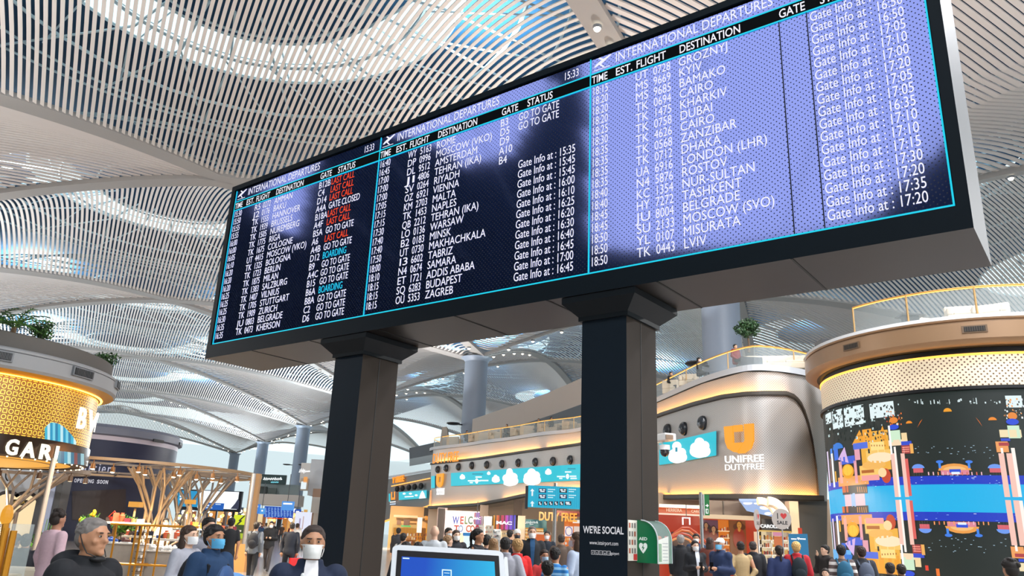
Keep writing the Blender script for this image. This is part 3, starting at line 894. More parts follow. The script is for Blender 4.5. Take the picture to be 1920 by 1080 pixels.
def city():
    # orange lit fortress on the left, its gate tower, roofs
    rect(1612, 812, 1672, 880, 'f2b23c', 3); rect(1632, 830, 1660, 850, 'ffe08a', 4); rect(1624, 846, 1672, 862, 'f7c765', 4)
    tri(1598, 834, 1612, 806, 1626, 840, 'f0a01e', 3); tri(1646, 824, 1655, 798, 1664, 826, 'f0a01e', 3); rect(1617, 806, 1636, 826, 'f7a52a', 4)
    for x in range(1634, 1660, 5): rect(x, 834, x + 2, 837, 'b06a2a', 5)
    disc(1650, 858, 26, 10, 'ffe6c0', 5); disc(1638, 872, 24, 8, 'f5b85a', 5); disc(1662, 892, 9, 14, 'c8421c', 4); disc(1655, 886, 8, 9, 'ffd9a0', 5)
    rect(1612, 874, 1650, 898, 'ffca6a', 4); rect(1616, 882, 1640, 886, 'b7651f', 5); rect(1616, 892, 1650, 900, 'f6a2a0', 5)
    rect(1602, 840, 1614, 862, 'e7a3b4', 4); rect(1600, 832, 1628, 840, '4f6fe0', 5); rect(1628, 842, 1632, 850, '1a2622', 5)
    rect(1573, 866, 1582, 906, 'f4b0a0', 4); rect(1601, 864, 1610, 906, 'f0a8b0', 4); disc(1590, 884, 12, 14, 'f6a81a', 4); disc(1590, 882, 9, 10, 'ffc93c', 5)
    for x in (1584, 1590, 1596): rect(x - 1, 873, x + 1, 894, 'b5661c', 6)
    rect(1576, 858, 1604, 868, '3b5fd8', 4); rect(1572, 896, 1630, 908, 'f4a55a', 3); disc(1571, 842, 11, 12, '1f78d6', 4, 0, 90); rect(1563, 834, 1573, 862, '2c6de0', 3)
    rect(1557, 842, 1562, 858, '4a8ae8', 3); tri(1572, 862, 1584, 838, 1592, 868, 'd9b6e8', 4); rect(1553, 846, 1556, 912, 'e8d8f4', 3); rect(1562, 850, 1564, 914, 'fdfdfd', 5)
    rect(1566, 884, 1570, 904, 'f0b23c', 4); rect(1557, 860, 1561, 902, 'f3b8b0', 3)
    # white twin columns with their capital
    for q0, q1 in ((1676, 1690), (1695, 1705)):
        rect(q0, 838, q1, 932, 'fff6ee', 6); rect(q0 + 1.5, 850, q0 + 3, 932, 'f7c7b8', 7)
    rect(1703, 860, 1705, 930, 'e0605a', 8); rect(1666, 826, 1703, 834, 'f7dcb8', 5); rect(1668, 808, 1690, 828, 'cfeccd', 5); rect(1690, 812, 1702, 826, 'f5d8a4', 5)
    rect(1669, 798, 1671, 852, 'fdfdfd', 7); disc(1676, 801, 10, 5, '1546d8', 6); disc(1676, 788, 8, 6, 'e8872a', 5); rect(1690, 828, 1710, 834, '2a4bd0', 6)
    rect(1690, 834, 1712, 850, '9c3a3a', 5); rect(1706, 832, 1714, 850, 'f2b25a', 6)
    for i in range(3): rect(1692, 838 + i * 4, 1706, 839.5 + i * 4, 'f28a7a', 6)
    # right pair
    for q0, q1 in ((1880, 1889), (1895, 1916)):
        rect(q0, 840, q1, 932, 'fff6ee', 6); rect(q0 + 2, 850, q0 + 3.5, 932, 'f7c7b8', 7)
    disc(1898, 791, 12, 6, '1546d8', 6); disc(1898, 780, 9, 7, 'e8872a', 5); rect(1888, 798, 1914, 822, 'cfeccd', 5); rect(1873, 806, 1916, 820, 'f3e0b4', 5)
    rect(1866, 828, 1892, 848, 'f0a05a', 5); rect(1872, 830, 1892, 836, 'b03a40', 6); rect(1876, 822, 1894, 827, '2a4bd0', 6)
    # pavilions on the far shore
    for x, w in ((1722, 12), (1866, 14)):
        disc(x, 878, w, 8, '6d9af0', 4, 0, 90); rect(x - w * .8, 877, x + w * .8, 886, 'd8606c', 4)
        for k in range(4): rect(x - w * .7 + k * w * .4, 882, x - w * .6 + k * w * .4, 892, 'ffd8d0', 5)
    disc(1790, 882, 32, 13, 'f0a04a', 4, 0, 90); disc(1790, 881, 22, 7, 'f7c07a', 5, 0, 90); rect(1764, 882, 1818, 890, 'e0889a', 5); rect(1780, 880, 1802, 886, '2a50d8', 6); rect(1784, 885, 1800, 889, 'e8f4ff', 7)
    for x in (1762, 1817):
        disc(x, 866, 7, 3, '3f7fe8', 5); rect(x - 3, 866, x + 3, 878, '3f8af0', 4)
    for k in range(12): rect(1740 + k * 9, 885, 1743 + k * 9, 891, rn.choice(['f7a060', 'f0c0c8', 'd86a5a']), 5)
    for k in range(26): x = rn.uniform(1715, 1865); y = rn.uniform(835, 862); rect(x, y, x + rn.uniform(1, 4), y + 1, 'a9c4d8', 4)
mirror(city)
# isthmus in the middle of the left water, fish-bone ends
rect(1580, 912, 1628, 925, '2a2a30', 5); rect(1580, 950, 1630, 962, '2a2a30', 5)
for y in (912, 950):
    rect(1580, y, 1592, y + 11, 'd9652a', 6)
    for k in range(5): rect(1608 + k * 4, y + 1, 1610 + k * 4, y + 11, 'f0a860', 6)
rect(1584, 925, 1624, 950, 'f5c9d4', 4); rect(1596, 925, 1606, 950, 'a8c8f4', 5)
# white floodlit walls behind the dark trees at the top, leaf speckle and embers
for x0, y0, x1, y1 in ((1548, 778, 1560, 792), (1560, 772, 1582, 800), (1582, 766, 1622, 794), (1630, 758, 1678, 780), (1884, 742, 1918, 764)):
    rect(x0, y0, x1, y1, 'e4f4f6', 2)
for i in range(330):
    x = rn.uniform(1548, 1686); y = rn.uniform(755, 830); r = rn.uniform(1, 4)
    rect(x, y, x + r, y + r * 1.2, '1a2622' if rn.random() < .8 else 'd9f2f2', 3)
for i in range(60):
    x = rn.uniform(1880, 1918); y = rn.uniform(744, 785); r = rn.uniform(1, 4); rect(x, y, x + r, y + r, rn.choice(['1a2622', 'f0a050', 'e8f0f4']), 4)
for i in range(36):
    x = rn.uniform(1660, 1690); y = rn.uniform(770, 795); r = rn.uniform(1, 3); rect(x, y, x + r, y + r, rn.choice(['e8742a', 'f0a050', 'c8421c']), 4)
for i in range(30):
    x = rn.uniform(1690, 1880); rect(x, 746 + rn.uniform(0, 12) ** 1, x + rn.uniform(1, 4), 747 + rn.uniform(3, 12), 'd8e8ea', 3)
disc(1777, 772, 8, 7, 'f0a020', 4, 0, 90); disc(1861, 788, 8, 6, 'f08a18', 4, 0, 90); tri(1829, 782, 1836, 790, 1842, 800, 'f07a1c', 4); tri(1720, 802, 1726, 790, 1730, 786, 'f07a1c', 4); disc(1705, 794, 6, 5, 'f0901c', 4, 0, 90)
rect(1735, 1060, 1742, 1070, 'e8402a', 4); rect(1755, 1066, 1763, 1080, 'f0782a', 4); rect(1640, 1040, 1690, 1078, 'f0a030', 3); rect(1560, 1030, 1600, 1075, '62b4f0', 3)
for col, mbp in pic.items():
    mbp.build('screen_picture', screen)
# --- roof terrace of the drum
def terrace_rail(name, lab, pts, z0, h, parent_group, post=1.6, cat='railing'):
    """glass balustrade along a ground line pts (x, y)"""
    pts = [np.array(p) for p in pts]
    o = empty(name, (pts[0][0], pts[0][1], z0), lab, cat)
    mb = MB(); mb.tube([(p[0], p[1], z0 + h) for p in pts], .024, mat('handrail_brass', 'd9a55c', .3, .6), 8); hr = mb.build('handrail', o)
    mb = MB(); mb.tube([(p[0], p[1], z0 + h - .045) for p in pts], .018, E('ffc56a', 2.0), 6); mb.build('light_strip', hr)
    mb = MB()
    for a, c in zip(pts, pts[1:]):
        mb.quad((a[0], a[1], z0 + .05), (c[0], c[1], z0 + .05), (c[0], c[1], z0 + h - .08), (a[0], a[1], z0 + h - .08), m_glass)
    mb.build('glass_panel', o)
    acc = 1e9
    for a, c in zip(pts, pts[1:]):
        acc += np.linalg.norm(c - a)
        if acc >= post:
            acc = 0; mb = MB(); mb.box((a[0], a[1], z0 + h / 2), (.05, .05, h), mat('post_brass', 'b99460', .35, .5)); mb.build('post', o)
    return o
arc = [(RC[0] + 5.55 * math.cos(a), RC[1] + 5.55 * math.sin(a)) for a in np.linspace(math.pi * 1.12, math.pi * 1.86, 26)]
terrace_rail('balustrade', 'curved glass balustrade with a glowing brass handrail on the brown topped screen tower', arc, 9.12, 1.0, None)
mb = MB(); mb.lathe(RC, [(0, 9.05), (5.0, 9.1)], P('8b8680', .7), 40); mb.build('terrace_floor', rot)
m_sofa = mat('sofa_fabric', 'cdbfa9', .85)
def sofa(loc, rz, w, lab, grp=None, cushions=2, name='sofa', cat='sofa', d=.85):
    o = empty(name, loc, lab, cat, grp, rz)
    def bx(nm, c, s):
        h = MB(); h.box(c, s, m_sofa); q = h.build(nm, o, world=False, bevel=.05); return q
    bx('base', (0, 0, .22), (w, d, .3)); bx('backrest', (0, d / 2 - .1, .58), (w, .22, .5))
    bx('armrest', (-w / 2 + .09, -.05, .5), (.18, d - .1, .3)); bx('armrest', (w / 2 - .09, -.05, .5), (.18, d - .1, .3))
    for i in range(cushions):
        cw_ = (w - .4) / cushions; bx('seat_cushion', (-w / 2 + .2 + cw_ * (i + .5), -.05, .42), (cw_ - .03, d - .25, .14))
    return o
def at_h(px, py, y): return aty(px, py, y)
p = aty(1755, 578, 27.5); sofa((p[0], 27.6, 9.13), .1, 1.9, 'long beige sofa on the roof terrace above the curved screen, right of the low table')
p = aty(1775, 575, 27.0)
for i, (px, y) in enumerate(((1800, 26.0), (1860, 25.6))):
    p = aty(px, 575, y); sofa((p[0], y, 9.13), -.4 - .3 * i, .95, 'beige terrace armchair above the curved screen, ' + ('the left one' if i == 0 else 'the right one at the sofa end'), 'armchairs on the round roof terrace', 1, 'armchair', 'armchair')
p = aty(1705, 585, 26.6); t = empty('low_table', (p[0], 26.6, 9.13), 'small dark low table on the round terrace left of the beige sofa', 'table')
h = MB(); h.box((p[0], 26.6, 9.62), (.8, .6, .05), P('1a1a1d', .4)); h.build('table_top', t)
h = MB(); h.box((p[0], 26.6, 9.36), (.5, .3, .46), P('1a1a1d', .4)); h.build('leg', t)
p = aty(1553, 650, 34.0); t = empty('service_cabinet', (p[0], 34.0, 9.2), 'black box shaped cabinet standing behind the left end of the round terrace', 'cabinet')
h = MB(); h.box((p[0] + .3, 34.0, 9.82), (1.5, .8, 1.4), P('17181c', .5)); h.build('body', t); h = MB(); h.box((p[0] + .2, 33.59, 9.7), (.5, .02, .06), E('cfe8ff', .8)); h.build('label_light', t)
# ------------------------------------------------------------------ long curved duty free building
ZT = 9.2
curb_px = [(830, 841.5), (868, 837.6), (912.6, 831), (957, 825.8), (1016, 817), (1089, 809), (1160, 786), (1240, 752), (1318, 719), (1395.5, 697.5), (1454, 697), (1512, 706), (1550, 716)]
PL = [atz(x, y, ZT)[:2] for x, y in curb_px]
PL = [np.array(p) for p in PL]
# round the far left corner back into the hall
p0 = PL[0]; dirn = (PL[0] - PL[1]) / np.linalg.norm(PL[0] - PL[1])
PL = [p0 + dirn * 2.2 + np.array([1.5, 6.5]), p0 + dirn * 2.4 + np.array([.3, 3.0]), p0 + dirn * 1.8 + np.array([-.2, 1.0])] + PL
# smooth (Catmull-Rom)
def crom(Q, n=10):
    o = []
    for i in range(len(Q) - 1):
        a = Q[max(i - 1, 0)]; b_ = Q[i]; c = Q[i + 1]; d = Q[min(i + 2, len(Q) - 1)]
        for j in range(n):
            t = j / n
            o.append(.5 * ((2 * b_) + (c - a) * t + (2 * a - 5 * b_ + 4 * c - d) * t * t + (3 * b_ - a - 3 * c + d) * t ** 3))
    o.append(Q[-1]); return o
PLAN = crom(PL, 8); PA = np.array(PLAN)
def nrm(i):
    a = PA[max(i - 1, 0)]; b_ = PA[min(i + 1, len(PA) - 1)]; t = (b_ - a) / np.linalg.norm(b_ - a)
    return np.array([t[1], -t[0]])                   # towards the hall
NR = np.array([nrm(i) for i in range(len(PA))])
def fac(px, py, off=0.0):
    """point of the facade seen at a pixel"""
    d = ray(px, py); best = None
    Q = PA + NR * off
    for i in range(len(Q) - 1):
        a, b_ = Q[i], Q[i + 1]; e = b_ - a
        den = d[0] * e[1] - d[1] * e[0]
        if abs(den) < 1e-9: continue
        t = (a[0] * e[1] - a[1] * e[0]) / den; s = (a[0] * d[1] - a[1] * d[0]) / den
        if -.001 <= s <= 1.001 and t > 0 and (best is None or t < best): best = t
    if best is None: best = np.linalg.norm(Q[-1]) / np.linalg.norm(d[:2]) if px > 1500 else np.linalg.norm(Q[3]) / np.linalg.norm(d[:2])
    return CAM + d * best
dfb = empty('duty_free_building', (PA[40][0], PA[40][1] + 3, 0), 'long curved grey duty free shop front under a glass railed terrace, right of centre', 'building')
m_perf = perf_mat('perforated_metal', 'c4c0bc', '8f8b87', .11, .07, 0, .38, .1)
m_perf_d = mat('facade_backing', '7b7876', .5, .4)
m_ledge = mat('facade_ledge', '4b4640', .5)
botpx = [(806, 954.5), (899, 949), (946, 941), (985, 932.7), (1040, 925), (1089, 921), (1160, 928), (1240, 937), (1357, 937), (1440, 938), (1531, 940)]
gropx = [(806, 872), (898, 862), (987, 849), (1087, 835.6), (1160, 813), (1240, 781), (1300, 762), (1357, 748), (1400, 743), (1440, 741.5), (1473, 742), (1490, 749), (1503, 766), (1512, 789), (1521, 826), (1528, 870), (1533, 938)]
def rowy(row, x): return float(np.interp(x, [p[0] for p in row], [p[1] for p in row]))
xs = list(np.arange(808, 1532, 7.0)) + [1533.0]
def sheet(name, xs, ytop, ybot, off, m, uv=True, nv=3, parent=dfb):
    mb = MB(); V = []; UVs = []
    acc = 0; last = None
    for x in xs:
        col = []
        for j in range(nv + 1):
            y = ybot(x) + (ytop(x) - ybot(x)) * j / nv
            p = fac(x, y, off); col.append(p)
        if last is not None: acc += np.linalg.norm(col[0][:2] - last[:2])
        last = col[0]
        V += col; UVs += [(acc, p[2]) for p in col]
    F = []
    k = nv + 1
    for i in range(len(xs) - 1):
        for j in range(nv): F.append((i * k + j, (i + 1) * k + j, (i + 1) * k + j + 1, i * k + j + 1))
    mb.add(V, F, m); o = mb.build(name, parent, True)
    u = o.data.uv_layers.new(name='UVMap')
    for p in o.data.polygons:
        for li in p.loop_indices: u.data[li].uv = UVs[o.data.loops[li].vertex_index]
    return o
low = sheet('lower_cladding', [x for x in xs if x <= 1533], lambda x: rowy(gropx, x), lambda x: max(rowy(botpx, x), rowy(gropx, x)), .30, m_perf)
# the upper band runs on down to the floor at its right end
xu = [812] + list(np.arange(815, 1548, 7.0)) + [1551.0]
up = sheet('upper_cladding', xu, lambda x: rowy(curb_px, x) , lambda x: rowy(gropx, x) + 6 if x < 1470 else rowy(botpx, min(x, 1531)), 0.0, m_perf)
side = sheet('side_wall', [1478.0, 1490, 1500, 1510, 1520, 1530, 1540, 1551], lambda x: 936, lambda x: 1082, -.05, mat('grey_wall_panel', '77736f', .55))
def ledge(name, x0, x1, row, o0, o1, h, m, dz=0.0, n=None, parent=dfb):
    mb = MB(); X = list(np.arange(x0, x1, 7.0)) + [x1]; R_ = []
    for x in X:
        p = fac(x, rowy(row, x), .3); q = np.array([0, 0, dz]); i = int(np.argmin(((PA - p[:2]) ** 2).sum(1))); nn = np.array([NR[i][0], NR[i][1], 0])
        a = p - nn * .3 + q
        R_.append([a + nn * o0, a + nn * o1, a + nn * o1 + EZ * h, a + nn * o0 + EZ * h])
    V = [p for r in R_ for p in r]; F = []
    for i in range(len(X) - 1):
        for j in range(4): F.append((i * 4 + j, (i + 1) * 4 + j, (i + 1) * 4 + (j + 1) % 4, i * 4 + (j + 1) % 4))
    F += [(3, 2, 1, 0), tuple(len(V) - 4 + k for k in range(4))]
    mb.add(V, F, m); return mb.build(name, parent)
glow = E('ffae4a', 60.0)
ledge('ledge', 808, 1533, botpx, .28, .66, .05, m_ledge); ledge('ledge_lip', 808, 1533, botpx, .60, .66, .24, m_ledge)
ledge('ledge', 808, 1533, gropx, 0.0, .40, .05, m_ledge); ledge('ledge_lip', 808, 1533, gropx, .34, .40, .2, m_ledge)
for (x0, x1) in ((809, 912), (944, 1089), (1150, 1372), (1395, 1531)):
    ledge('light_strip', x0, x1, botpx, .42, .50, .04, glow, .06)
for (x0, x1) in ((812, 1006), (1020, 1140), (1150, 1478)):
    ledge('light_strip', x0, x1, gropx, .14, .22, .04, glow, .06)
# soffit behind the lower edge, white terrace curb
mb = MB()
X = list(np.arange(808, 1532, 12.0)); R_ = []
for x in X:
    p = fac(x, rowy(botpx, x), .3); i = int(np.argmin(((PA - p[:2]) ** 2).sum(1))); nn = np.array([NR[i][0], NR[i][1], 0]); R_.append((p, p - nn * 1.6))
for a, c in zip(R_, R_[1:]): mb.quad(a[0], c[0], c[1], a[1], P('c9b9a6', .6))
mb.build('soffit', dfb)
mb = MB(); C_ = []
for i in range(len(PA)): C_.append([(*(PA[i] + NR[i] * .12), ZT), (*(PA[i] + NR[i] * .12), ZT + .28), (*(PA[i] - NR[i] * .5), ZT + .28), (*(PA[i] - NR[i] * 6.5), ZT + .1)])
for a, c in zip(C_, C_[1:]):
    for j in range(3): mb.quad(a[j], c[j], c[j + 1], a[j + 1], P('cfd3d8', .5) if j < 2 else P('8b8680', .7))
mb.build('terrace_slab', dfb)
terrace_rail('balustrade', 'long glass balustrade with a glowing brass handrail along the curved duty free terrace', [tuple(PA[i] - NR[i] * .25) for i in range(2, len(PA), 2)], ZT + .28, .95, None, 3.2)
# tall pale pylon at the left end of the terrace and the sloping beige wall of the floor above
mb = MB(); q = [aty(822, 852, 76), aty(842, 845, 76), aty(838, 800, 76), aty(829, 801, 76)]; mb.hexa(q, (0, -1, 0), 2.0, P('a9a39b', .6)); tag(mb.build('pylon'), 'pale grey slanted pylon at the left end of the railed terrace', 'pylon')
W = [atz(886, 786, 13.8), atz(930, 771, 13.8), atz(985, 753, 13.8), atz(1040, 731, 13.8), atz(1095, 707, 13.8), atz(1200, 655, 13.8)]
mb = MB(); m_wl = mat('beige_upper_wall', 'b9aea4', .6)
for a, c in zip(W, W[1:]):
    mb.quad((a[0], a[1], ZT), (c[0], c[1], ZT), c, a, m_wl)
    mb.quad(a, c, c + np.array([0, 4, 0]), a + np.array([0, 4, 0]), m_wl)
    mb.quad((a[0], a[1] - .05, ZT + .1), (c[0], c[1] - .05, ZT + .1), (c[0], c[1] - .05, ZT + 2.5), (a[0], a[1] - .05, ZT + 2.5), P('15191f', .3))
struct(mb.build('wall_back'))

# --- signs on the facade
def fframe(px0, py0, px1, py1, off):
    a, c = fac(px0, py0, off), fac(px1, py1, off); e = c - a; L = np.linalg.norm(e[:2]); e = np.array([e[0], e[1], 0]) / L
    return a, e, L, np.array([e[1], -e[0], 0])
def sign_text(name, lab, s, px0, py0, px1, py1, cap_px, m, off=.45, bold=.0, side=None, cat='sign', grp=None, th=.05):
    a, e, L, n_ = fframe(px0, py0, px1, py1, off); top = fac(px0, py0 - cap_px, off)
    c = top[2] - a[2]; mb = MB(); put_text(mb, s, a, e, EZ, c, m, L, 1, bold, 'l', th)
    return tag(mb.build(name), lab, cat, grp)
ORG, WH = E('ff9a1e', 1.05), E('ffffff', 1.1)
sign_text('lettering_sign', 'orange letters DUTY FREE on the upper band at the left corner of the curved front', 'DUTY FREE', 810, 869, 859, 861.5, 18, ORG, .6)
def emblem(lab, fr, w, z0, h):
    """two tone U shaped emblem: a frame origin, width, height"""
    a, e, _, n_ = fr; mb = MB()
    def q(pts, dn=0.0): return [a + e * (x * w) + EZ * (z0 + y * h) + n_ * dn for x, y in pts]
    L = [(.0, 1.0), (.3, 1.0), (.3, .38), (.66, .38), (.42, .03), (.3, .06), (.1, .2), (.02, .45)]
    R_ = [(1.0, 1.02), (.7, 1.02), (.7, .45), (.45, .0), (.65, .0), (.88, .15), (.98, .42)]
    M_ = [(.33, 1.01), (.62, 1.01), (.62, .78), (.33, .78)]
    for P_ in (L, R_, M_):
        f = q(P_, .12); b_ = q(P_, 0); n = len(P_)
        mb.add(f + b_, [tuple(range(n)), tuple(range(n, 2 * n))[::-1]] + [(i, (i + 1) % n, n + (i + 1) % n, n + i) for i in range(n)], E('ffa82a', 1.0))
    return tag(mb.build('emblem_sign'), lab, 'sign')
fr = fframe(1362, 852, 1417, 850, .65); hh = fac(1362, 800, .65)[2] - fr[0][2]; emblem('big orange U shaped emblem on the grey perforated front at right', fr, fr[2], 0, hh)
sign_text('lettering_sign', 'bold white letters directly under the big orange emblem', 'UNIFREE', 1358, 868, 1432, 866, 13, WH, .75, .012)
sign_text('lettering_sign', 'thin white letters, the lower of two lines under the big orange emblem', 'DUTYFREE', 1358, 882, 1432, 879.5, 11, WH, .75, 0)
fr = fframe(818.5, 914, 831, 913, .4); hh = fac(818.5, 889, .4)[2] - fr[0][2]; emblem('small orange U shaped emblem left of the long blue banner', fr, fr[2], 0, hh)
sign_text('lettering_sign', 'tiny white two line lettering under the small orange emblem', 'UNIFREE', 818, 922, 832.5, 921.5, 6, WH, .4, .03)
sign_text('lettering_sign', 'tiny white lower line of lettering under the small orange emblem', 'DUTYFREE', 818, 928, 832.5, 927.5, 5, WH, .4, .0)
# LED banners
def banner(lab, pxs, top, bot, blobs, off=.42, grp=None):
    c = fac(pxs[0], bot(pxs[0]), off); o = empty('led_banner', tuple(c), lab, 'banner', grp)
    mb = MB(); R_ = []
    for x in pxs:
        R_.append((fac(x, bot(x), off), fac(x, top(x), off), fac(x, bot(x), off - .18), fac(x, top(x), off - .18)))
    cy = E('1fc3d6', 1.0); sd = P('1583a0', .5)
    for a, c in zip(R_, R_[1:]):
        mb.quad(a[0], c[0], c[1], a[1], cy); mb.quad(a[1], c[1], c[3], a[3], sd); mb.quad(c[0], a[0], a[2], c[2], sd)
    for r in (R_[0], R_[-1]): mb.quad(r[0], r[1], r[3], r[2], sd)
    mb.build('screen', o)
    for nm, lst in blobs.items():
        mb = MB()
        for (x, y, rx, ry, *cc) in lst:
            ce = fac(x, y, off + .02); ex_ = fac(x + rx, y, off + .02) - ce; ey_ = fac(x, y - ry, off + .02) - ce; n = 20
            nn = np.cross(ex_, ey_); nn = nn / np.linalg.norm(nn) * (.004 * (len(mb.f) + 1))
            if len(cc) > 1: pts = [ce + ex_ * a + ey_ * b_ + nn for a, b_ in ((-1, -1), (1, -1), (1, 1), (-1, 1))]
            else: pts = [ce + ex_ * math.cos(2 * math.pi * k / n) + ey_ * math.sin(2 * math.pi * k / n) + nn for k in range(n)]
            mb.add(pts, [tuple(range(len(pts)))], E(cc[0] if cc else 'ffffff', 1.05))
        mb.build(nm, o)
    return o
def cloud(x, y, s):
    return [(x, y, 9 * s, 8 * s), (x - 4 * s, y + 5 * s, 8 * s, 7 * s), (x + 5 * s, y + 5 * s, 8 * s, 7 * s), (x, y - 5 * s, 6 * s, 6 * s), (x - 5 * s, y + 1 * s, 6 * s, 6 * s), (x + 6 * s, y - 1 * s, 6 * s, 6 * s), (x, y + 8 * s, 9 * s, 5 * s)]
t = lambda x: float(np.interp(x, [845, 1090], [887, 870])); b2 = lambda x: float(np.interp(x, [845, 1090], [911.5, 900.5]))
lines = []
for (x, y, w) in ((889, 901.5, 12), (908, 901, 8), (1051, 893.5, 9), (1073, 893, 8), (884, 905, 3), (1076, 897, 6), (1052, 897, 3), (898, 894.5, 6), (1066, 885, 6)): lines.append((x, y, w, 1.3, 'e8ffff', 1))
for (x, y, w) in ((896, 888.8, 10), (1070, 879, 10)): lines.append((x, y, w, 1.2, '1590a8', 1))
banner('long turquoise banner screen with white clouds across the middle shop front', list(np.linspace(845.5, 1089.5, 14)), t, b2,
       {'cloud_picture': cloud(956, 895.5, 1.25)[:7] + [(956, 884, 6, 6)], 'cloud_picture.': cloud(997, 893, 1.35), 'small_cloud': cloud(867, 893.5, .42) + cloud(930, 897, .62) + cloud(1029, 884, .5) + cloud(918, 887, .28) + [(896, 902, 3, 5), (1066.5, 893.5, 3, 5)], 'caption': lines})
t = lambda x: float(np.interp(x, [1242, 1343], [831, 808])); b2 = lambda x: float(np.interp(x, [1242, 1343], [872, 854]))
banner('turquoise banner screen with two white cloud shapes beside the security camera', [1236, 1255, 1275, 1300, 1320, 1343], t, b2,
       {'cloud_picture': cloud(1270, 850, 1.45) + [(1270, 837, 9, 9), (1269.5, 843, 2, 4, '1590a8', 1)], 'cloud_picture.': cloud(1312, 838, 1.6)})
t = lambda x: float(np.interp(x, [808, 815], [893, 892])); b2 = lambda x: float(np.interp(x, [808, 815], [915.5, 915]))
banner('narrow turquoise screen edge at the left shop corner, beside the small orange emblem', [808.5, 812, 815.5], t, b2, {})
# round wall spotlights
spots = [(822, 880.3), (837.6, 878), (861, 875.6), (886, 873), (914, 871.7), (942.5, 870), (973, 868), (1005, 866.5), (1038, 865), (1070.5, 862.3), (1255, 807), (1285, 804), (1320, 793)]
sp0 = None
for i, (x, y) in enumerate(spots):
    s = (.27 if x < 1100 else .28); p = fac(x, y, .3); q = fac(x + 1, y, .3); e = q - p; e /= np.linalg.norm(e); n_ = np.array([e[1], -e[0], 0]); n_ /= np.linalg.norm(n_[:2])
    o = empty('wall_spotlight', tuple(p), 'round black eyeball spotlight in the long row above the middle banner' if x < 1100 else 'round black eyeball spotlight above the right banner screen, ' + ('behind the security camera', 'the middle of three', 'nearest the big emblem')[i - 10], 'spotlight', 'spotlights on the long front' if x < 1100 else 'spotlights above the right banner')
    mb = MB(); mb.ell(p + n_ * .06, (s, s, s * 1.25), P('23282e', .25), 14, 9); mb.build('housing', o, True)
    mb = MB(); mb.ell(p + n_ * (s * .75) - EZ * .08, (s * .55, s * .55, s * .55), P('7d8890', .12, .6), 12, 8); mb.build('lens', o, True)
# security camera in front of the banner
p = fac(1250, 830, 2.2); o = empty('security_camera', tuple(p), 'white security camera with a dome below it, beside the right pillar', 'camera')
mb = MB(); mb.box(p + EZ * .25, (.62, .7, .34), P('e4e6e8', .4), .4); mb.build('housing', o, bevel=.05)
mb = MB(); mb.box(p + np.array([.05, -.4, .22]), (.4, .06, .2), P('8a7a6a', .3), .4); mb.build('lens_hood', o)
mb = MB(); mb.ell(p + np.array([-.1, 0, -.42]), (.22, .22, .24), P('2a2d32', .2)); mb.lathe(p + np.array([-.1, 0, 0]), [(.25, p[2] - .35), (.25, p[2] - .12), (0, p[2] - .08)], P('d9dbde', .4), 16); mb.build('dome', o, True)
mb = MB(); mb.tube([p + np.array([-.1, 0, .1]), p + np.array([-.3, 1.2, .2]), fac(1244, 832, .2)], .05, P('c8cacd', .4)); mb.build('bracket', o)

# --- terrace furniture
def tp(px, back):
    d = ray(px, rowy(curb_px, px)); c = fac(px, rowy(curb_px, px), 0); i = int(np.argmin(((PA - c[:2]) ** 2).sum(1)))
    g_ = d[:2] / np.linalg.norm(d[:2]); return (c[0] + g_[0] * back, c[1] + g_[1] * back, ZT + .27)
chairs = [(852, 1.3, 2.6), (893, 1.2, .4), (905, 1.6, 2.8), (930, 1.2, .2), (943, 1.7, -2.4), (973, 1.2, .5), (992, 1.5, 2.7), (1024, 1.2, .2), (1040, 1.6, -.9), (1072, 1.2, .5), (1262, 1.5, 2.5), (1292, 1.3, -.4)]
for i, (x, bk, rz) in enumerate(chairs):
    sofa(tp(x, bk), rz, .95 if x > 1100 else 1.35, 'beige armchair behind the glass rail of the long middle terrace' if x < 1100 else ('beige armchair of the terrace just right of the pillar' if x < 1280 else 'pale low armchair on the terrace left of the seated man in red'), 'armchairs of the long terrace' if x < 1100 else None, 1, 'armchair', 'armchair')
a = tp(1455, 1.3); sofa((a[0], a[1], a[2]), -.25, 2.9, 'wide cream terrace sofa right of the potted tree', None, 3)
a = tp(1506, 1.1); sofa((a[0] + .1, a[1], a[2]), -.5, 1.0, 'cream armchair at the right end of the cream terrace sofa', None, 1, 'armchair', 'armchair')
for i, x in enumerate((880, 955, 1008, 1055)):
    a = tp(x, 1.9); o = empty('lounge_table', a, 'small dark round table among the armchairs of the long terrace', 'table', 'tables of the long terrace')
    h = MB(); h.lathe(a, [(0, a[2] + .5), (.4, a[2] + .5), (.4, a[2] + .54), (0, a[2] + .54)], P('2a2522', .4), 18); h.build('table_top', o)
    h = MB(); h.lathe(a, [(.25, a[2]), (.04, a[2] + .04), (.04, a[2] + .5)], P('2a2522', .4), 12); h.build('leg', o)
def leaf_ball(mb, c, r, n, size, cols, rnd, squash=1.0):
    for i in range(n):
        v = np.array([rnd.gauss(0, 1) for _ in range(3)]); v /= np.linalg.norm(v); p = np.array(c) + v * np.array([r, r, r * squash]) * rnd.uniform(.55, 1.0)
        a = np.array([rnd.gauss(0, 1) for _ in range(3)]); a /= np.linalg.norm(a); b_ = np.cross(a, v); b_ /= np.linalg.norm(b_) + 1e-6
        s = size * rnd.uniform(.6, 1.3)
        mb.add([p - a * s, p + b_ * s * .45, p + a * s, p - b_ * s * .45], [(0, 1, 2, 3)], mat(rnd.choice(cols), rnd.choice(cols) if False else 'x', .6) if False else P(rnd.choice(cols), .55))
rn = random.Random(5)
a = tp(1406, 1.3); o = empty('potted_tree', a, 'small bushy tree in a dark square planter on the terrace beside the seated man', 'potted tree')
h = MB(); h.box((a[0], a[1], a[2] + .3), (1.0, .8, .6), P('30353c', .5)); h.build('planter', o)
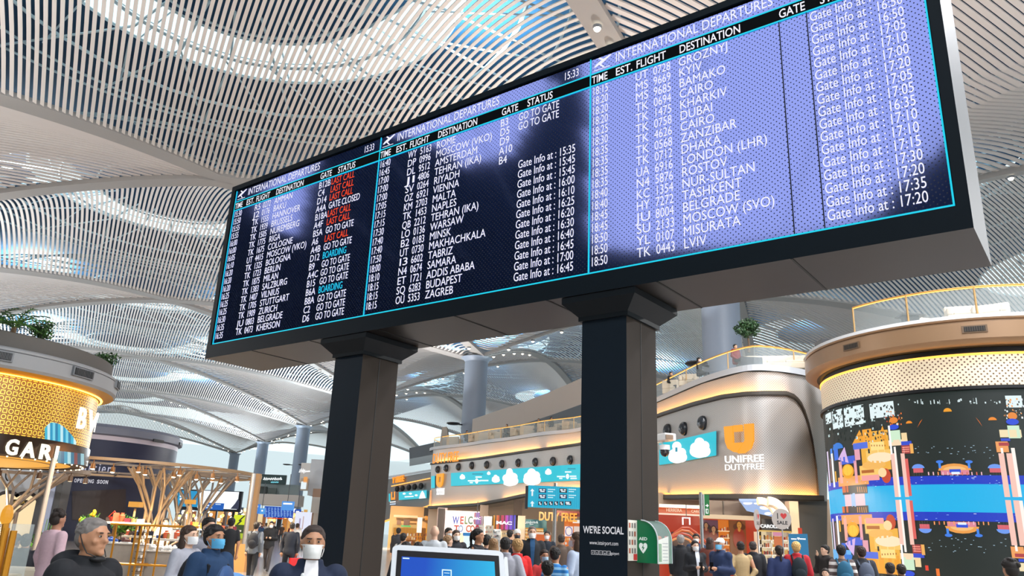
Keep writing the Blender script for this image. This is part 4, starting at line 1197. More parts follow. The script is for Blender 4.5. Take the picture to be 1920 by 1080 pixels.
h = MB(); h.tube([(a[0], a[1], a[2] + .9), (a[0] + .03, a[1], a[2] + 1.3), (a[0] - .02, a[1], a[2] + 2.0)], [.07, .055, .04], P('5a4a3a', .8)); h.build('trunk', o)
h = MB()
for (dx, dz, r) in ((0, 2.05, .4), (-.36, 2.0, .3), (.36, 2.02, .32), (.08, 2.3, .32), (-.22, 2.24, .28), (.3, 2.24, .28), (-.1, 1.8, .24)): leaf_ball(h, (a[0] + dx, a[1] + rn.uniform(-.3, .3), a[2] + dz), r, 150, .075, ['2f4f2c', '3f6238', '25401f'], rn)
h.build('foliage', o)
# ------------------------------------------------------------------ golden round pavilion, far left
LC = np.array([-22.5, 31.0])
pav = empty('jewellery_pavilion', (LC[0], LC[1], 0), 'round golden patterned shop pavilion with a grey planted roof rim at far left', 'shop pavilion')
m_conc = mat('grey_rim', '8d8e90', .55)
m_gsh = E('ffb13c', 1.4)
mb = MB(); mb.lathe(LC, [(5.6, 7.2), (5.95, 7.2), (5.95, 7.85), (5.8, 7.9), (5.5, 7.9), (5.5, 7.6), (0, 7.6)], P('57534f', .7), 72); mb.build('roof_planter', pav, True)
mb = MB(); mb.lathe(LC, [(5.9, 7.28), (6.2, 7.28), (6.28, 7.22), (6.28, 7.14), (6.24, 7.12), (6.28, 7.1), (6.28, 6.62), (6.2, 6.52)], m_conc, 72); rim = mb.build('roof_rim', pav, True)
mb = MB(); mb.lathe(LC, [(6.2, 6.52), (5.66, 6.36)], P('c9973f', .4, .5), 72); mb.build('soffit', pav, True)
mb = MB(); mb.lathe(LC, [(5.72, 6.40), (5.8, 6.40), (5.8, 6.37), (5.72, 6.37)], E('ffb040', 9), 72); mb.build('light_strip', pav, True)
mb = MB()
for (px, py, w) in ((155, 700, .5), (3, 667, .3), (219, 722, .4)):
    d = ray(px, py); t = (LC @ d[:2]) / (d[:2] @ d[:2]); a = d[0] ** 2 + d[1] ** 2; b_ = -2 * (d[:2] @ LC); c = LC @ LC - 6.28 ** 2; D = b_ * b_ - 4 * a * c
    t = (-b_ - math.sqrt(max(D, 0))) / 2 / a; p = CAM + d * t; an = math.atan2(p[1] - LC[1], p[0] - LC[0])
    mb.box(p, (.14, w * 2 + .12, .34), P('74777b', .5), an); mb.box(p + np.array([math.cos(an), math.sin(an), 0]) * .05, (.08, w * 2, .26), P('1c1d20', .6), an)
    for i in range(12): mb.box(p + np.array([math.cos(an) * .095 - math.sin(an) * (i - 5.5) * w * .16, math.sin(an) * .095 + math.cos(an) * (i - 5.5) * w * .16, 0]), (.02, .02, .24), P('4b4d50', .5), an)
mb.build('air_vent', rim)
mb = MB(); mb.lathe(LC, [(5.65, 6.36), (5.65, 4.34)], perf_mat('gold_ring_lattice', '7a5220', 'ffca4e', .21, .06, .6, .35, .3, 'rings'), 120)
dr = mb.build('lattice_drum', pav, True); cyl_uv(dr, LC, 5.65)
mb = MB(); mb.lathe(LC, [(5.66, 4.36), (5.72, 4.34), (5.72, 3.66), (5.66, 3.62)], mat('sign_band_bronze', '2c1d12', .2, .4), 96); bandL = mb.build('sign_band', pav, True)
mb = MB(); mb.lathe(LC, [(5.66, 3.62), (5.45, 3.6), (5.45, 3.64), (5.1, 3.64)], P('6b4a1c', .4, .4), 72); mb.lathe(LC, [(5.1, 3.63), (0, 3.63)], E('ffb544', .85), 72); mb.lathe(LC, [(4.4, 3.61), (4.5, 3.6), (4.6, 3.61)], P('7a4a18', .4), 72); mb.build('lit_ceiling', pav)
mb = MB()
for i in range(64):
    a = 2 * math.pi * i / 64; mb.ell((LC[0] + 5.56 * math.cos(a), LC[1] + 5.56 * math.sin(a), 3.6), (.035, .035, .03), E('fff0c8', 5), 6, 4)
mb.build('bulb_row', pav)
def cylat(c, R, px, py):
    d = ray(px, py); a = d[0] ** 2 + d[1] ** 2; b_ = -2 * (d[0] * c[0] + d[1] * c[1]); cc = c @ c - R * R; D = b_ * b_ - 4 * a * cc
    t = (-b_ - math.sqrt(max(D, 0))) / 2 / a; return CAM + d * t
def cyltext(mb, c, R, letters, cap, m, bold=.02, thick=.05, width=None):
    """letters: list of (char, px, baseline py, width in px or None)"""
    for ch, px, py, w in letters:
        p = cylat(c, R, px, py); n = np.array([p[0] - c[0], p[1] - c[1], 0]); n /= np.linalg.norm(n); e = np.array([-n[1], n[0], 0])
        ww = None
        if w: q = cylat(c, R, px + w, py); ww = np.linalg.norm((q - p)[:2])
        put_text(mb, ch, p, e, EZ, cap, m, ww, 1.0, bold, 'l', thick)
mb = MB(); cyltext(mb, LC, 5.80, [('L', -22, 847, 16), ('G', 8, 850.5, 24), ('A', 40, 855, 25), ('R', 72, 859, 24), ('I', 101, 862.5, 6)], .50, E('fff6dc', 1.6), .03); mb.build('lettering', bandL)
mb = MB(); cyltext(mb, LC, 5.72, [('B', 143, 801, 15), ('V', 163, 806, 13), ('L', 178, 809, 5)], .78, E('fffaf0', 1.3), .02); mb.build('lettering', dr)
mb = MB()                                            # arched blue reflection put on the drum as glowing colour
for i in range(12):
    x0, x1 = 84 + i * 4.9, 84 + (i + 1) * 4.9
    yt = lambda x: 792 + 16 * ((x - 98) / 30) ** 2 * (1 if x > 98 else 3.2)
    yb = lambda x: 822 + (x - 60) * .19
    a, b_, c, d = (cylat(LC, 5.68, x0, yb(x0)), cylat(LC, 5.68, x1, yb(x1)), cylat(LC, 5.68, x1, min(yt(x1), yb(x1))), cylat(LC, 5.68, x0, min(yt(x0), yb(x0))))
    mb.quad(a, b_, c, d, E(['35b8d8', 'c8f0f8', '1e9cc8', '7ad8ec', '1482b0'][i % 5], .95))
mb.build('reflection_patch', dr)
mb = MB()  # teal reflection on the sign band, also put in as glowing colour
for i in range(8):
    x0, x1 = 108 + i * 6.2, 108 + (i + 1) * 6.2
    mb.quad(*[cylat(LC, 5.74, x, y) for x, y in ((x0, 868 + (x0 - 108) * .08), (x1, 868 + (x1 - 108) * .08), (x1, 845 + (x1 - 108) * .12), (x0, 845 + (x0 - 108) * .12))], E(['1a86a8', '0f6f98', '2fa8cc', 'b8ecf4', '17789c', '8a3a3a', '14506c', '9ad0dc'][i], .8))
mb.build('reflection_patch', bandL)
# glass showroom walls under the ring
mb = MB(); mb.lathe(LC, [(1.6, 0), (1.6, 3.6)], P('8a6a3c', .5), 24); mb.build('core', pav, True)
# planting on the pavilion roof
rn = random.Random(11)
def palm(loc, n, L, lab, name='palm'):
    o = empty(name, loc, lab, 'plant'); h = MB(); h.tube([loc, (loc[0], loc[1], loc[2] + .5)], [.12, .08], P('5a4630', .8)); h.build('stem', o)
    h = MB()
    for i in range(n):
        a = 2 * math.pi * i / n + rn.uniform(-.3, .3); up = rn.uniform(.5, 1.3); l = L * rn.uniform(.7, 1.1)
        pts = []
        for k in range(9):
            s = k / 8; r = l * s * math.cos(up) * (1 + .3 * s); z = .4 + l * (math.sin(up) * s - .55 * s * s * (1.5 - up * .6))
            pts.append(np.array([loc[0] + r * math.cos(a), loc[1] + r * math.sin(a), loc[2] + z]))
        col = P(rn.choice(['3f6b2a', '2d5524', '5a8a32', '24451f']), .5)
        h.tube(pts, [.018] * 9, col, 4)
        for k in range(2, 9):
            for sg in (-1, 1):
                t = pts[k] - pts[k - 1]; t /= np.linalg.norm(t); sd = np.cross(t, EZ); sd /= np.linalg.norm(sd) + 1e-6
                tip = pts[k] + (sd * sg * .8 + t * .7 - EZ * .25) * l * .2; w = t * .03
                h.add([pts[k] - w, pts[k] + w, tip], [(0, 1, 2)], col)
    h.build('frond', o); return o
for (px, py, y, n, L, lab) in ((30, 600, 27.5, 22, 1.5, 'tall feathery palm growing on the roof of the golden pavilion'), (-8, 590, 27.0, 18, 1.6, 'palm at the very left edge on the golden pavilion roof')):
    p = aty(px, py, y); palm((p[0], y, 7.6), n, L, lab)
# the bush hangs over the rim
for i, (px, py, r, lab) in enumerate(((192, 679, .5, 'dense green bush at the right end of the golden pavilion roof'), (80, 622, .42, 'low dark shrub at the foot of the feathery palm on the golden pavilion roof'))):
    p = cylat(LC, 5.5, px, py); o = empty('shrub', (p[0], p[1], 7.6), lab, 'plant')
    h = MB(); h.tube([(p[0], p[1], 7.6), (p[0], p[1], 7.9)], .05, P('4a3a28', .8)); h.build('stem', o)
    h = MB()
    for k in range(8): leaf_ball(h, (p[0] + rn.uniform(-.35, .35), p[1] + rn.uniform(-.35, .35), p[2] + rn.uniform(-.2, .2)), r * .62, 90, .07, ['2f4f22', '3f6a2c', '20391a'], rn)
    h.build('foliage', o)
# pole beside the pavilion
mb = MB(); p = aty(80, 960, 24.0); mb.tube([(p[0], 24, 0), (p[0], 24, 3.3)], .075, P('a89a90', .35, .4), 14); tag(mb.build('steel_post'), 'slim pale steel post rising to the golden pavilion, left of the man in pink', 'post')
# ------------------------------------------------------------------ navy round building with shop hoarding
NC = np.array([-35.0, 66.0])
nav = empty('navy_round_building', (NC[0], NC[1], 0), 'dark navy round shop building with white OPENING SOON lettering under a grey roof rim', 'building')
Rl = perp(NC, 342, 835); Rn = perp(NC, 331, 858); zz = lambda x, y: zat(NC, x, y)
m_navy = mat('navy_hoarding', '1d2342', .5)
z_t, z_l, z_w, z_n = zz(336, 823), zz(343, 839), zz(332, 848), zz(330, 865)
mb = MB(); mb.lathe(NC, [(0, z_t), (Rl - .3, z_t + .05), (Rl - .25, z_t - .1), (Rl, z_t - .2), (Rl, z_l), (Rl - .3, z_l - .1)], mat('blue_grey_rim', '75798a', .5), 72); rm = mb.build('roof_rim', nav, True)
mb = MB(); mb.lathe(NC, [(Rl - .3, z_l - .1), (Rn, z_w)], P('cfc3cf', .5), 72); mb.build('pale_band', nav, True)
mb = MB(); mb.lathe(NC, [(Rn, z_w), (Rn, 0)], m_navy, 72); hd = mb.build('hoarding', nav, True)
mb = MB()
for (px, py) in ((297, 827), (339, 833)):
    p = cylat(NC, Rl + .02, px, py); an = math.atan2(p[1] - NC[1], p[0] - NC[0]); mb.box(p, (.1, 1.1, .22), P('15171c', .5), an)
mb.build('air_vent', rm)
mb = MB(); cyltext(mb, NC, Rn + .1, [(c, 138.5 + i * 5.35, 904 + i * .28, 4.6) for i, c in enumerate('OPENING SOON') if c != ' '], .26, E('e8e6f0', .8), .02, .03)
x = 137
for c, w in (('C', 15), ('a', 11), ('r', 9), ('t', 8), ('i', 6), ('e', 10), ('r', 9)):
    cyltext(mb, NC, Rn + .1, [(c, x, 884 + (x - 137) * .06, w - 2)], .72, E('dcdaf0', .7), .0, .03); x += w + .6
mb.build('lettering', hd)
mb = MB(); pts = [(x, 921 - (x - 135) * .04, 975) for x in np.linspace(135, 236, 12)]
for (x0, a, b_), (x1, c, d) in zip(pts, pts[1:]): mb.quad(cylat(NC, Rn + .06, x0, b_), cylat(NC, Rn + .06, x1, d), cylat(NC, Rn + .06, x1, c), cylat(NC, Rn + .06, x0, a), P('2a1a1e', .35))
mb.build('dark_glazing', hd)
# ------------------------------------------------------------------ white shop with arched doorway, behind the post at left
p0_, p1_ = aty(0, 980, 46), aty(66, 980, 46)
mb = MB(); mb.box(((p0_[0] + p1_[0]) / 2 - 3, 46.3, 2.6), (p1_[0] - p0_[0] + 6, .5, 5.2), P('c4cbd4', .6)); sh = empty('white_arched_shop', ((p0_[0] + p1_[0]) / 2, 46, 0), 'white shop front with lit arched doorways behind the slim post at far left', 'shop')
mb.build('wall', sh)
def arch(cx, w, h, y, m, parent, name):
    mb = MB(); pts = [(cx - w, 0), (cx + w, 0)] + [(cx + w * math.cos(a), h - w + w * math.sin(a)) for a in np.linspace(0, math.pi, 12)]
    mb.add([(x, y, z) for x, z in pts], [tuple(range(len(pts)))], m); return mb.build(name, parent)
for px in (38, 4):
    c = aty(px, 980, 46)[0]; arch(c, .95, 2.95, 45.99, P('3d3a3c', .5), sh, 'door_surround'); arch(c, .78, 2.75, 45.97, E('ffe2b0', 1.0), sh, 'lit_doorway')
c = aty(35, 942, 45.9); mb = MB(); mb.box((c[0], 45.9, c[2]), (.95, .06, .3), P('3a3020', .4)); mb.tube([(c[0] - .36 + .72 * i / 12, 45.85, c[2] + (.07 if i % 2 else -.05)) for i in range(13)], .016, E('d8b050', .8), 5); mb.box((c[0], 45.86, c[2] - .11), (.3, .02, .03), E('d8b050', .8)); mb.build('name_board', sh)
mb = MB(); mb.box((aty(80, 960, 46)[0] + .3, 46.2, 2.7), (1.3, .9, 5.4), P('4d5056', .5)); mb.build('dark_pier', sh)
mb = MB(); mb.box((aty(93, 960, 46)[0], 45.9, 2.6), (.42, .42, 5.2), P('a8b6d8', .5)); mb.build('pale_pier', sh)
mb = MB(); c = aty(21, 888, 45.9); mb.tube([(c[0] + .3 * math.cos(a), 45.9, c[2] + .42 * math.sin(a)) for a in np.linspace(1.9, 4.4, 12)], .035, P('1c1c20', .4), 6); mb.build('crescent_mark', sh)
# ------------------------------------------------------------------ ring canopies on branching steel trees
m_cor = mat('canopy_steel', 'c2a07c', .4, .3)
m_cor2 = mat('canopy_steel_dark', '9a8a7c', .45, .3)
def steel_tree(c, z_top, spread, n, m, lab, seed, trunk_r=.55):
    rnd = random.Random(seed); o = empty('canopy_tree', (c[0], c[1], 0), lab, 'canopy support')
    h = MB(); h.lathe(c, [(trunk_r + .3, 0), (trunk_r + .3, .12), (trunk_r, .14)], m, 20); h.build('foot', o)
    h = MB(); up = []
    for i in range(n):
        a = 2 * math.pi * i / n + .2
        p0 = np.array([c[0] + trunk_r * math.cos(a), c[1] + trunk_r * math.sin(a), .1]); p1 = np.array([c[0] + trunk_r * .9 * math.cos(a + .25), c[1] + trunk_r * .9 * math.sin(a + .25), z_top * .48])
        h.tube([p0, p1], .085, m, 6); up.append((p1, a + .25))
    for i in range(n):                                # lattice between the stems
        a, b_ = up[i][0], up[(i + 1) % n][0]; h.tube([a * .45 + np.array([c[0], c[1], .1]) * .55 + (a - a), b_], .07, m, 6)
    h.build('trunk', o); flood('tree_fill_lamp', (c[0], c[1] - 1.1, .25), (c[0], c[1] + .3, 4.5), 160.0, (1, .78, .5), .25)  # lamp added at the foot to brighten the steel branches
    tips = []
    h = MB()
    for p1, a in up:
        for da, f in ((-.32, .62), (.32, .62)):
            q = np.array([c[0] + spread * f * math.cos(a + da), c[1] + spread * f * math.sin(a + da), z_top * .78]); h.tube([p1, (p1 + q) / 2 + EZ * .02, q], [.085, .075, .07], m, 6)
            for db, g_ in ((-.2, 1.0), (.2, .98)):
                r = np.array([c[0] + spread * g_ * math.cos(a + da + db), c[1] + spread * g_ * math.sin(a + da + db), z_top]); h.tube([q, r], .065, m, 6); tips.append(r)
    h.build('branch', o)
    return o, tips
def fitc(pts, z):
    Pp = np.array([atz(*q, z)[:2] for q in pts]); A_ = np.c_[2 * Pp, np.ones(len(Pp))]; s = np.linalg.lstsq(A_, (Pp ** 2).sum(1), rcond=None)[0]
    return s[:2], math.sqrt(s[2] + s[0] ** 2 + s[1] ** 2)
KC, KR = fitc([(200, 864), (260, 866), (330, 871), (400, 882), (450, 895), (476, 904)], 4.6)
can = empty('ring_canopy', (KC[0], KC[1], 0), 'large bronze steel ring canopy hung with spotlights on branching columns, left of the far columns', 'canopy')
mb = MB(); mb.lathe(KC, [(KR, 4.6), (KR, 4.75), (KR - .35, 4.75), (KR - .35, 4.6), (KR, 4.6)], m_cor, 96); mb.build('outer_ring', can)
mb = MB(); mb.lathe(KC, [(KR * .55, 4.62), (KR * .55, 4.74), (KR * .55 - .2, 4.74), (KR * .55 - .2, 4.62), (KR * .55, 4.62)], m_cor2, 72)
for i in range(24):
    a = 2 * math.pi * i / 24; mb.tube([(KC[0] + KR * .5 * math.cos(a), KC[1] + KR * .5 * math.sin(a), 4.68), (KC[0] + (KR - .1) * math.cos(a + .12), KC[1] + (KR - .1) * math.sin(a + .12), 4.68)], .06, m_cor2, 6)
mb.build('roof_spoke', can)
d = ray(282, 960); 
def on_ring_tree(px, rr):
    """ground point under the canopy seen at a pixel column, rr = share of the way through the ring"""
    g_ = ray(px, 975)[:2]; g_ /= np.linalg.norm(g_); m_ = g_ @ KC; hh = math.sqrt(max(KR ** 2 - (KC @ KC - m_ ** 2), 0)); t = m_ - hh + 2 * hh * rr
    return g_ * t
c = on_ring_tree(288, .25); steel_tree(c, 4.6, 1.9, 6, m_cor, 'branching bronze steel tree column nearest in the ring canopy, behind the gold rail', 2)
c = on_ring_tree(368, .55); steel_tree(c, 4.6, 2.2, 5, m_cor2, 'darker branching steel tree column inside the ring canopy before the big white screen', 4)
c = on_ring_tree(330, .8); steel_tree(c, 4.6, 2.0, 4, m_cor2, 'farthest branching steel tree column under the ring canopy', 5)
a0 = math.atan2(-KC[1], -KC[0])
for i in range(22):
    a = a0 - 1.25 + 2.5 * i / 21; rr = KR - .25 if i % 2 == 0 else KR * .75
    p = (KC[0] + rr * math.cos(a), KC[1] + rr * math.sin(a), 4.6); o = empty('canopy_spotlight', p, 'small bronze cylinder spotlight hanging under the ring canopy', 'spotlight', 'spotlights of the ring canopy')
    h = MB(); h.lathe(p, [(0, 4.6), (.03, 4.6), (.03, 4.4), (.11, 4.4), (.13, 4.12), (0, 4.14)], mat('lamp_bronze', 'b07a48', .35, .4), 12); h.build('housing', o)
    h = MB(); h.lathe(p, [(0, 4.07), (.07, 4.08), (.11, 4.115)], E('ffe2b4', 26), 12); h.build('lens', o)
for j, (px, py) in enumerate(((462, 906), (470, 906), (476, 950))):
    pass
p = aty(466, 960, 34); mb = MB(); mb.tube([(p[0], 34, 0), (p[0], 34, 3.7)], .10, P('b7b0ac', .3, .5), 14); tag(mb.build('steel_post'), 'grey steel post in the crowd under the right end of the ring canopy', 'post')
mb = MB(); p = aty(478, 930, 44); mb.box((p[0], 44, 2.15), (.35, .35, 4.3), P('c79a6c', .5)); tag(mb.build('timber_post'), 'tan square post under the far right end of the ring canopy', 'post')
p = aty(14, 940, 40.0); o2, tp_ = steel_tree((p[0], 40.0), 3.7, 2.6, 5, m_cor2, 'dark branching steel tree column in front of the white arched shop', 7)
mb = MB(); mb.lathe((p[0], 40.0), [(3.4, 3.7), (3.4, 3.85), (3.1, 3.85), (3.1, 3.7), (3.4, 3.7)], m_cor2, 60)
tag(mb.build('canopy_ring'), 'dark steel ring resting on the branching column before the white arched shop', 'canopy')
for i in range(4):
    a = -1.2 + i * .5; p_ = (p[0] + 3.25 * math.cos(a), 40 + 3.25 * math.sin(a), 3.7); o = empty('canopy_spotlight', p_, 'small dark spotlight under the dark steel ring before the white arched shop', 'spotlight', 'spotlights of the dark ring')
    h = MB(); h.lathe(p_, [(0, 3.7), (.03, 3.7), (.03, 3.55), (.1, 3.55), (.12, 3.3), (0, 3.31)], P('7a5f4a', .4), 10); h.build('housing', o); h = MB(); h.lathe(p_, [(0, 3.28), (.1, 3.29)], E('ffe0b8', 4), 10); h.build('lens', o)
# ------------------------------------------------------------------ helpers for upright panels given by their outline and distance
def pbox(mb, x0, y0, x1, y1, y, m, th=.1, dy=0.0):
    a, b_ = aty(x0, (y0 + y1) / 2, y), aty(x1, (y0 + y1) / 2, y); xm = (x0 + x1) / 2
    t, u = aty(xm, y0, y)[2], aty(xm, y1, y)[2]; u = max(u, 0)
    mb.box(((a[0] + b_[0]) / 2, y + th / 2 - dy, (t + u) / 2), (b_[0] - a[0], th, t - u), m); return mb
def panel(name, lab, cat, x0, y0, x1, y1, y, m, th=.12, grp=None):
    return tag(pbox(MB(), x0, y0, x1, y1, y, m, th).build(name), lab, cat, grp)
def ptext(mb, s, x0, y0, x1, cap_px, y, m, bold=.02, dy=.0, thick=.03):
    a, b_ = aty(x0, y0, y - dy), aty(x1, y0, y - dy); c = aty(x0, y0 - cap_px, y - dy)[2] - a[2]
    put_text(mb, s, a, EX, EZ, c, m, b_[0] - a[0], 1, bold, 'l', thick)

def scrawl(mb, x0, yb, x1, h, y, m, n=9, r=.035, seed=1):
    """lettering too small to read in the photo: one uneven running stroke"""
    rr = random.Random(seed); pts = []
    for i in range(n * 2 + 1):
        x = x0 + (x1 - x0) * i / (n * 2); pts.append(aty(x, yb - (h * rr.uniform(.55, 1.0) if i % 2 else h * rr.uniform(0, .2)), y))
    mb.tube(pts, r, m, 5)

# ------------------------------------------------------------------ shop interiors of the duty free building (mid part)
Y1 = 62.0
mb = MB(); pbox(mb, 800, 925, 1100, 1085, Y1 + 14, P('d9bfa6', .7), .3); o = struct(mb.build('wall_back'))
shop = empty('beauty_shop', (aty(900, 1000, Y1)[0], Y1, 0), 'open beauty shop with colourful welcome wall under the middle of the curved front', 'shop')
mb = MB(); pbox(mb, 834, 958, 906, 1000, Y1, P('e8dbe0', .6), .3); pbox(mb, 818, 952, 836, 1045, Y1 + .4, P('c9b6b4', .6), .3); pbox(mb, 834, 1000, 906, 1045, Y1 + .1, P('cdb9a8', .6), .3); wl = mb.build('welcome_wall', shop)
mb = MB()
for s, x, yb, w, c in (('W', 848.5, 982, 12, '2f5fd0'), ('E', 862, 982, 7, 'd83a3a'), ('L', 870.5, 982, 6, '6a8a3a'), ('C', 877, 982, 9, '3f7f6a'), ('O', 887, 982, 10, '3f4f9a'), ('T', 851, 997, 9, 'd83a3a'), ('O', 859, 997, 9, '7aa0d8'), ('C', 873, 997, 9, 'd8543a'), ('O', 881, 997, 9, 'b84a2a'), ('O', 890, 997, 9, 'd83a5a')):
    ptext(mb, s, x, yb, x + w, 13.5 if yb < 990 else 12, Y1 - .02, E(c, .8), .03)
mb.build('welcome_lettering', wl)
def stripes(mb, x0, y0, x1, y1, y, cols, dy):
    n = len(cols)
    for i, c in enumerate(cols): pbox(mb, x0 + (x1 - x0) * i / n, y0, x0 + (x1 - x0) * (i + 1) / n, y1, y, E(c, .8), .02, dy)
o = empty('make_up_sign', (aty(895, 970, Y1)[0], Y1 - 1.2, aty(895, 983, Y1 - 1.2)[2]), 'small purple striped hanging sign at the right end of the welcome wall', 'sign')
mb = MB(); stripes(mb, 889, 961, 902.5, 983, Y1 - 1.2, ['b02a5a', '7a2a9a', '5a2aa8', '8a34c0', '4a2a90', 'a030a0'], 0); mb.build('light_box', o)
mb = MB(); ptext(mb, 'MAC', 888, 974, 901, 4.5, Y1 - 1.25, WH, .03); mb.build('lettering', o)
mb = MB(); a = aty(895, 961, Y1 - 1.2); mb.tube([a, a + EZ * .8], .03, P('3a3a3e', .4)); mb.build('hanger', o)
o = empty('make_up_counter_sign', (aty(946, 980, Y1)[0], Y1 - 2, 0), 'large rainbow striped light box with white letters between cream piers', 'sign')
mb = MB(); stripes(mb, 925, 966, 966.5, 993, Y1 - 2, ['f0a01e', '5a3010', 'f0781e', 'd8401e', '3a1010', 'c81e3a', 'd81e6a', '6a1040', 'e03ab0', 'c050d8', '6a2a8a', '9050e0', '6a4ae0', '3a2a80', '5a5af0'], 0); mb.build('light_box', o)
mb = MB(); ptext(mb, 'MAC', 930, 982.5, 960, 5.5, Y1 - 2.05, WH, .05); mb.build('lettering', o)
mb = MB(); pbox(mb, 923, 964, 925, 1045, Y1 - 1.9, P('1c1a1c', .5), .3); pbox(mb, 966.5, 964, 970, 1045, Y1 - 1.9, P('1c1a1c', .5), .3); pbox(mb, 925, 993, 966.5, 1045, Y1 - 1.8, P('b7a08c', .6), .2); mb.build('frame', o)
for i, (x0, y0, x1, y1, c, lab) in enumerate(((900, 947, 915.5, 968, '35281f', 'short dark brown pier head above the purple hanging sign'), (963.5, 937, 979, 966, '35281f', 'short dark brown pier head above the right edge of the rainbow light box'), (819, 953, 831, 1040, '241f20', 'tall dark pier left of the welcome wall'), (906, 968, 921, 1040, 'dcc3ab', 'cream pier between the purple hanging sign and the rainbow light box'), (970, 967, 984, 1040, 'dcc3ab', 'cream pier between the rainbow light box and the teal kiosk'))):
    panel('pier', lab, 'pier', x0, y0, x1, y1, Y1 - 2.4, P(c, .6), .5)
o = empty('script_shop_kiosk', (aty(1005, 985, 56)[0], 56, 0), 'teal shop kiosk with white script lettering and orange lit shelves', 'kiosk')
mb = MB(); pbox(mb, 985, 974, 1025, 990, 56, P('0f5a66', .5), .6); pbox(mb, 1019, 990, 1025, 1040, 56, P('0f5a66', .5), .6); pbox(mb, 985, 1020, 1019, 1040, 56, P('0f5a66', .5), .6); mb.build('housing', o)
mb = MB(); scrawl(mb, 986, 982, 1008, 5.5, 55.9, E('f2f8f4', .95), 9, .035, 3); scrawl(mb, 993, 983.5, 1000, 1.0, 55.9, E('f2f8f4', .95), 5, .02, 4); mb.build('lettering', o)
mb = MB()
pbox(mb, 985, 990, 1019, 1020, 56.5, E('f0a850', .75), .1)
for i in range(5): pbox(mb, 985, 993 + i * 6, 1019, 994.4 + i * 6, 56.2, E('ffe6b0', .9), .3)
mb.build('lit_shelf', o)
rn = random.Random(21)
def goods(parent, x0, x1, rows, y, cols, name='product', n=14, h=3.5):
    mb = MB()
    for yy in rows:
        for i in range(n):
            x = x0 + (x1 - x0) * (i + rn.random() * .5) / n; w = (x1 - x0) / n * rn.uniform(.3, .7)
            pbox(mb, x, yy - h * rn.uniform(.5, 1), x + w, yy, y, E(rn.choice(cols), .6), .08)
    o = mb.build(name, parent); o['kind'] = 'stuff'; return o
goods(o, 986, 1018, [999, 1005, 1011, 1017], 56.1, ['d8541e', 'c87a2a', '3a5a3a', 'e8d0a0', '8a2a1a'])
# orange lettering over the entrance and warm perfume walls
mb = MB(); pbox(mb, 1044, 958, 1092, 968, 54.2, P('5a1a14', .5), .4); tag(mb.build('fascia'), 'dark red fascia board behind the orange DUTY FREE letters beside the steel sign pole', 'fascia')
mb = MB(); ptext(mb, 'DUTY FREE', 1010, 975, 1082, 15, 54, E('ffa01a', 1.05), .03, 0, .15); tag(mb.build('lettering_sign'), 'large orange lit letters DUTY FREE at shop level beside the steel sign pole', 'sign')
o = empty('perfume_display_wall', (aty(1072, 1000, 55)[0], 55, 0), 'orange lit display wall with a round white emblem beside the right pillar', 'shop display')
mb = MB(); pbox(mb, 1058, 975, 1095, 1045, 55, E('f07a2a', .75), .3); mb.build('panel', o)
mb = MB(); pbox(mb, 1059, 987, 1074, 1006, 54.9, E('f4e8e4', .9), .05); pbox(mb, 1076, 987, 1090, 998, 54.9, E('f0d8cc', .8), .05); a = aty(1066.5, 996, 54.85); mb.tube([a + np.array([.22 * math.cos(q), 0, .28 * math.sin(q)]) for q in np.linspace(0, 2 * math.pi, 16)], .035, E('8a7ab8', .8), 6, False); mb.build('poster', o)
mb = MB(); pbox(mb, 1074, 975, 1090, 981, 54.9, E('f8efe6', .9), .05); mb.build('caption', o)
goods(o, 1058, 1092, [1013, 1021, 1029], 54.7, ['ffd070', 'f8efe6', 'd8481e', 'ffb040'], 'product', 12, 5)
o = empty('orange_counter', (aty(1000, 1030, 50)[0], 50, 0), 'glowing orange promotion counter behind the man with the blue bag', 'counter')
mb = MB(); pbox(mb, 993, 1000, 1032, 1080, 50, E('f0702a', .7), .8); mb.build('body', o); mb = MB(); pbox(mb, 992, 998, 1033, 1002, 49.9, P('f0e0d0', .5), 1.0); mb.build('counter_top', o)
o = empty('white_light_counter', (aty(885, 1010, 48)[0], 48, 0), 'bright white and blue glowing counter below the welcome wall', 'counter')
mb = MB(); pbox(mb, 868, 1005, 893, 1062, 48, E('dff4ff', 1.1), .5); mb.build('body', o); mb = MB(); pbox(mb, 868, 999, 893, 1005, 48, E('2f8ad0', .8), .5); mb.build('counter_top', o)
# perfume cabinets standing along the mid shop
cab_lab = ['glass perfume cabinet under the purple hanging sign', 'glass perfume cabinet left of the rainbow light box', 'pale grey poster stand in front of the rainbow light box', 'round lit mirror stand under the rainbow light box']
for i, (x0, y0, x1, y1, c) in enumerate(((896, 985, 906, 1062, 'efe6da'), (909, 985, 924, 1062, 'e8dcc8'), (924, 992, 938, 1062, '8d99a6'), (940, 996, 958, 1062, 'f0c890'))):
    o = empty('display_cabinet', (aty((x0 + x1) / 2, 1000, 58)[0], 58, 0), cab_lab[i], 'cabinet')
    mb = MB(); pbox(mb, x0, y0, x1, y1, 58, E(c, .6) if i != 2 else P(c, .5), .3); mb.build('body', o)
    goods(o, x0 + 1, x1 - 1, [y0 + 6, y0 + 14, y0 + 22], 57.8, ['c8a070', '3a3030', 'f8f0e0', 'c85040', '5a7a8a'], 'product', 5, 4)

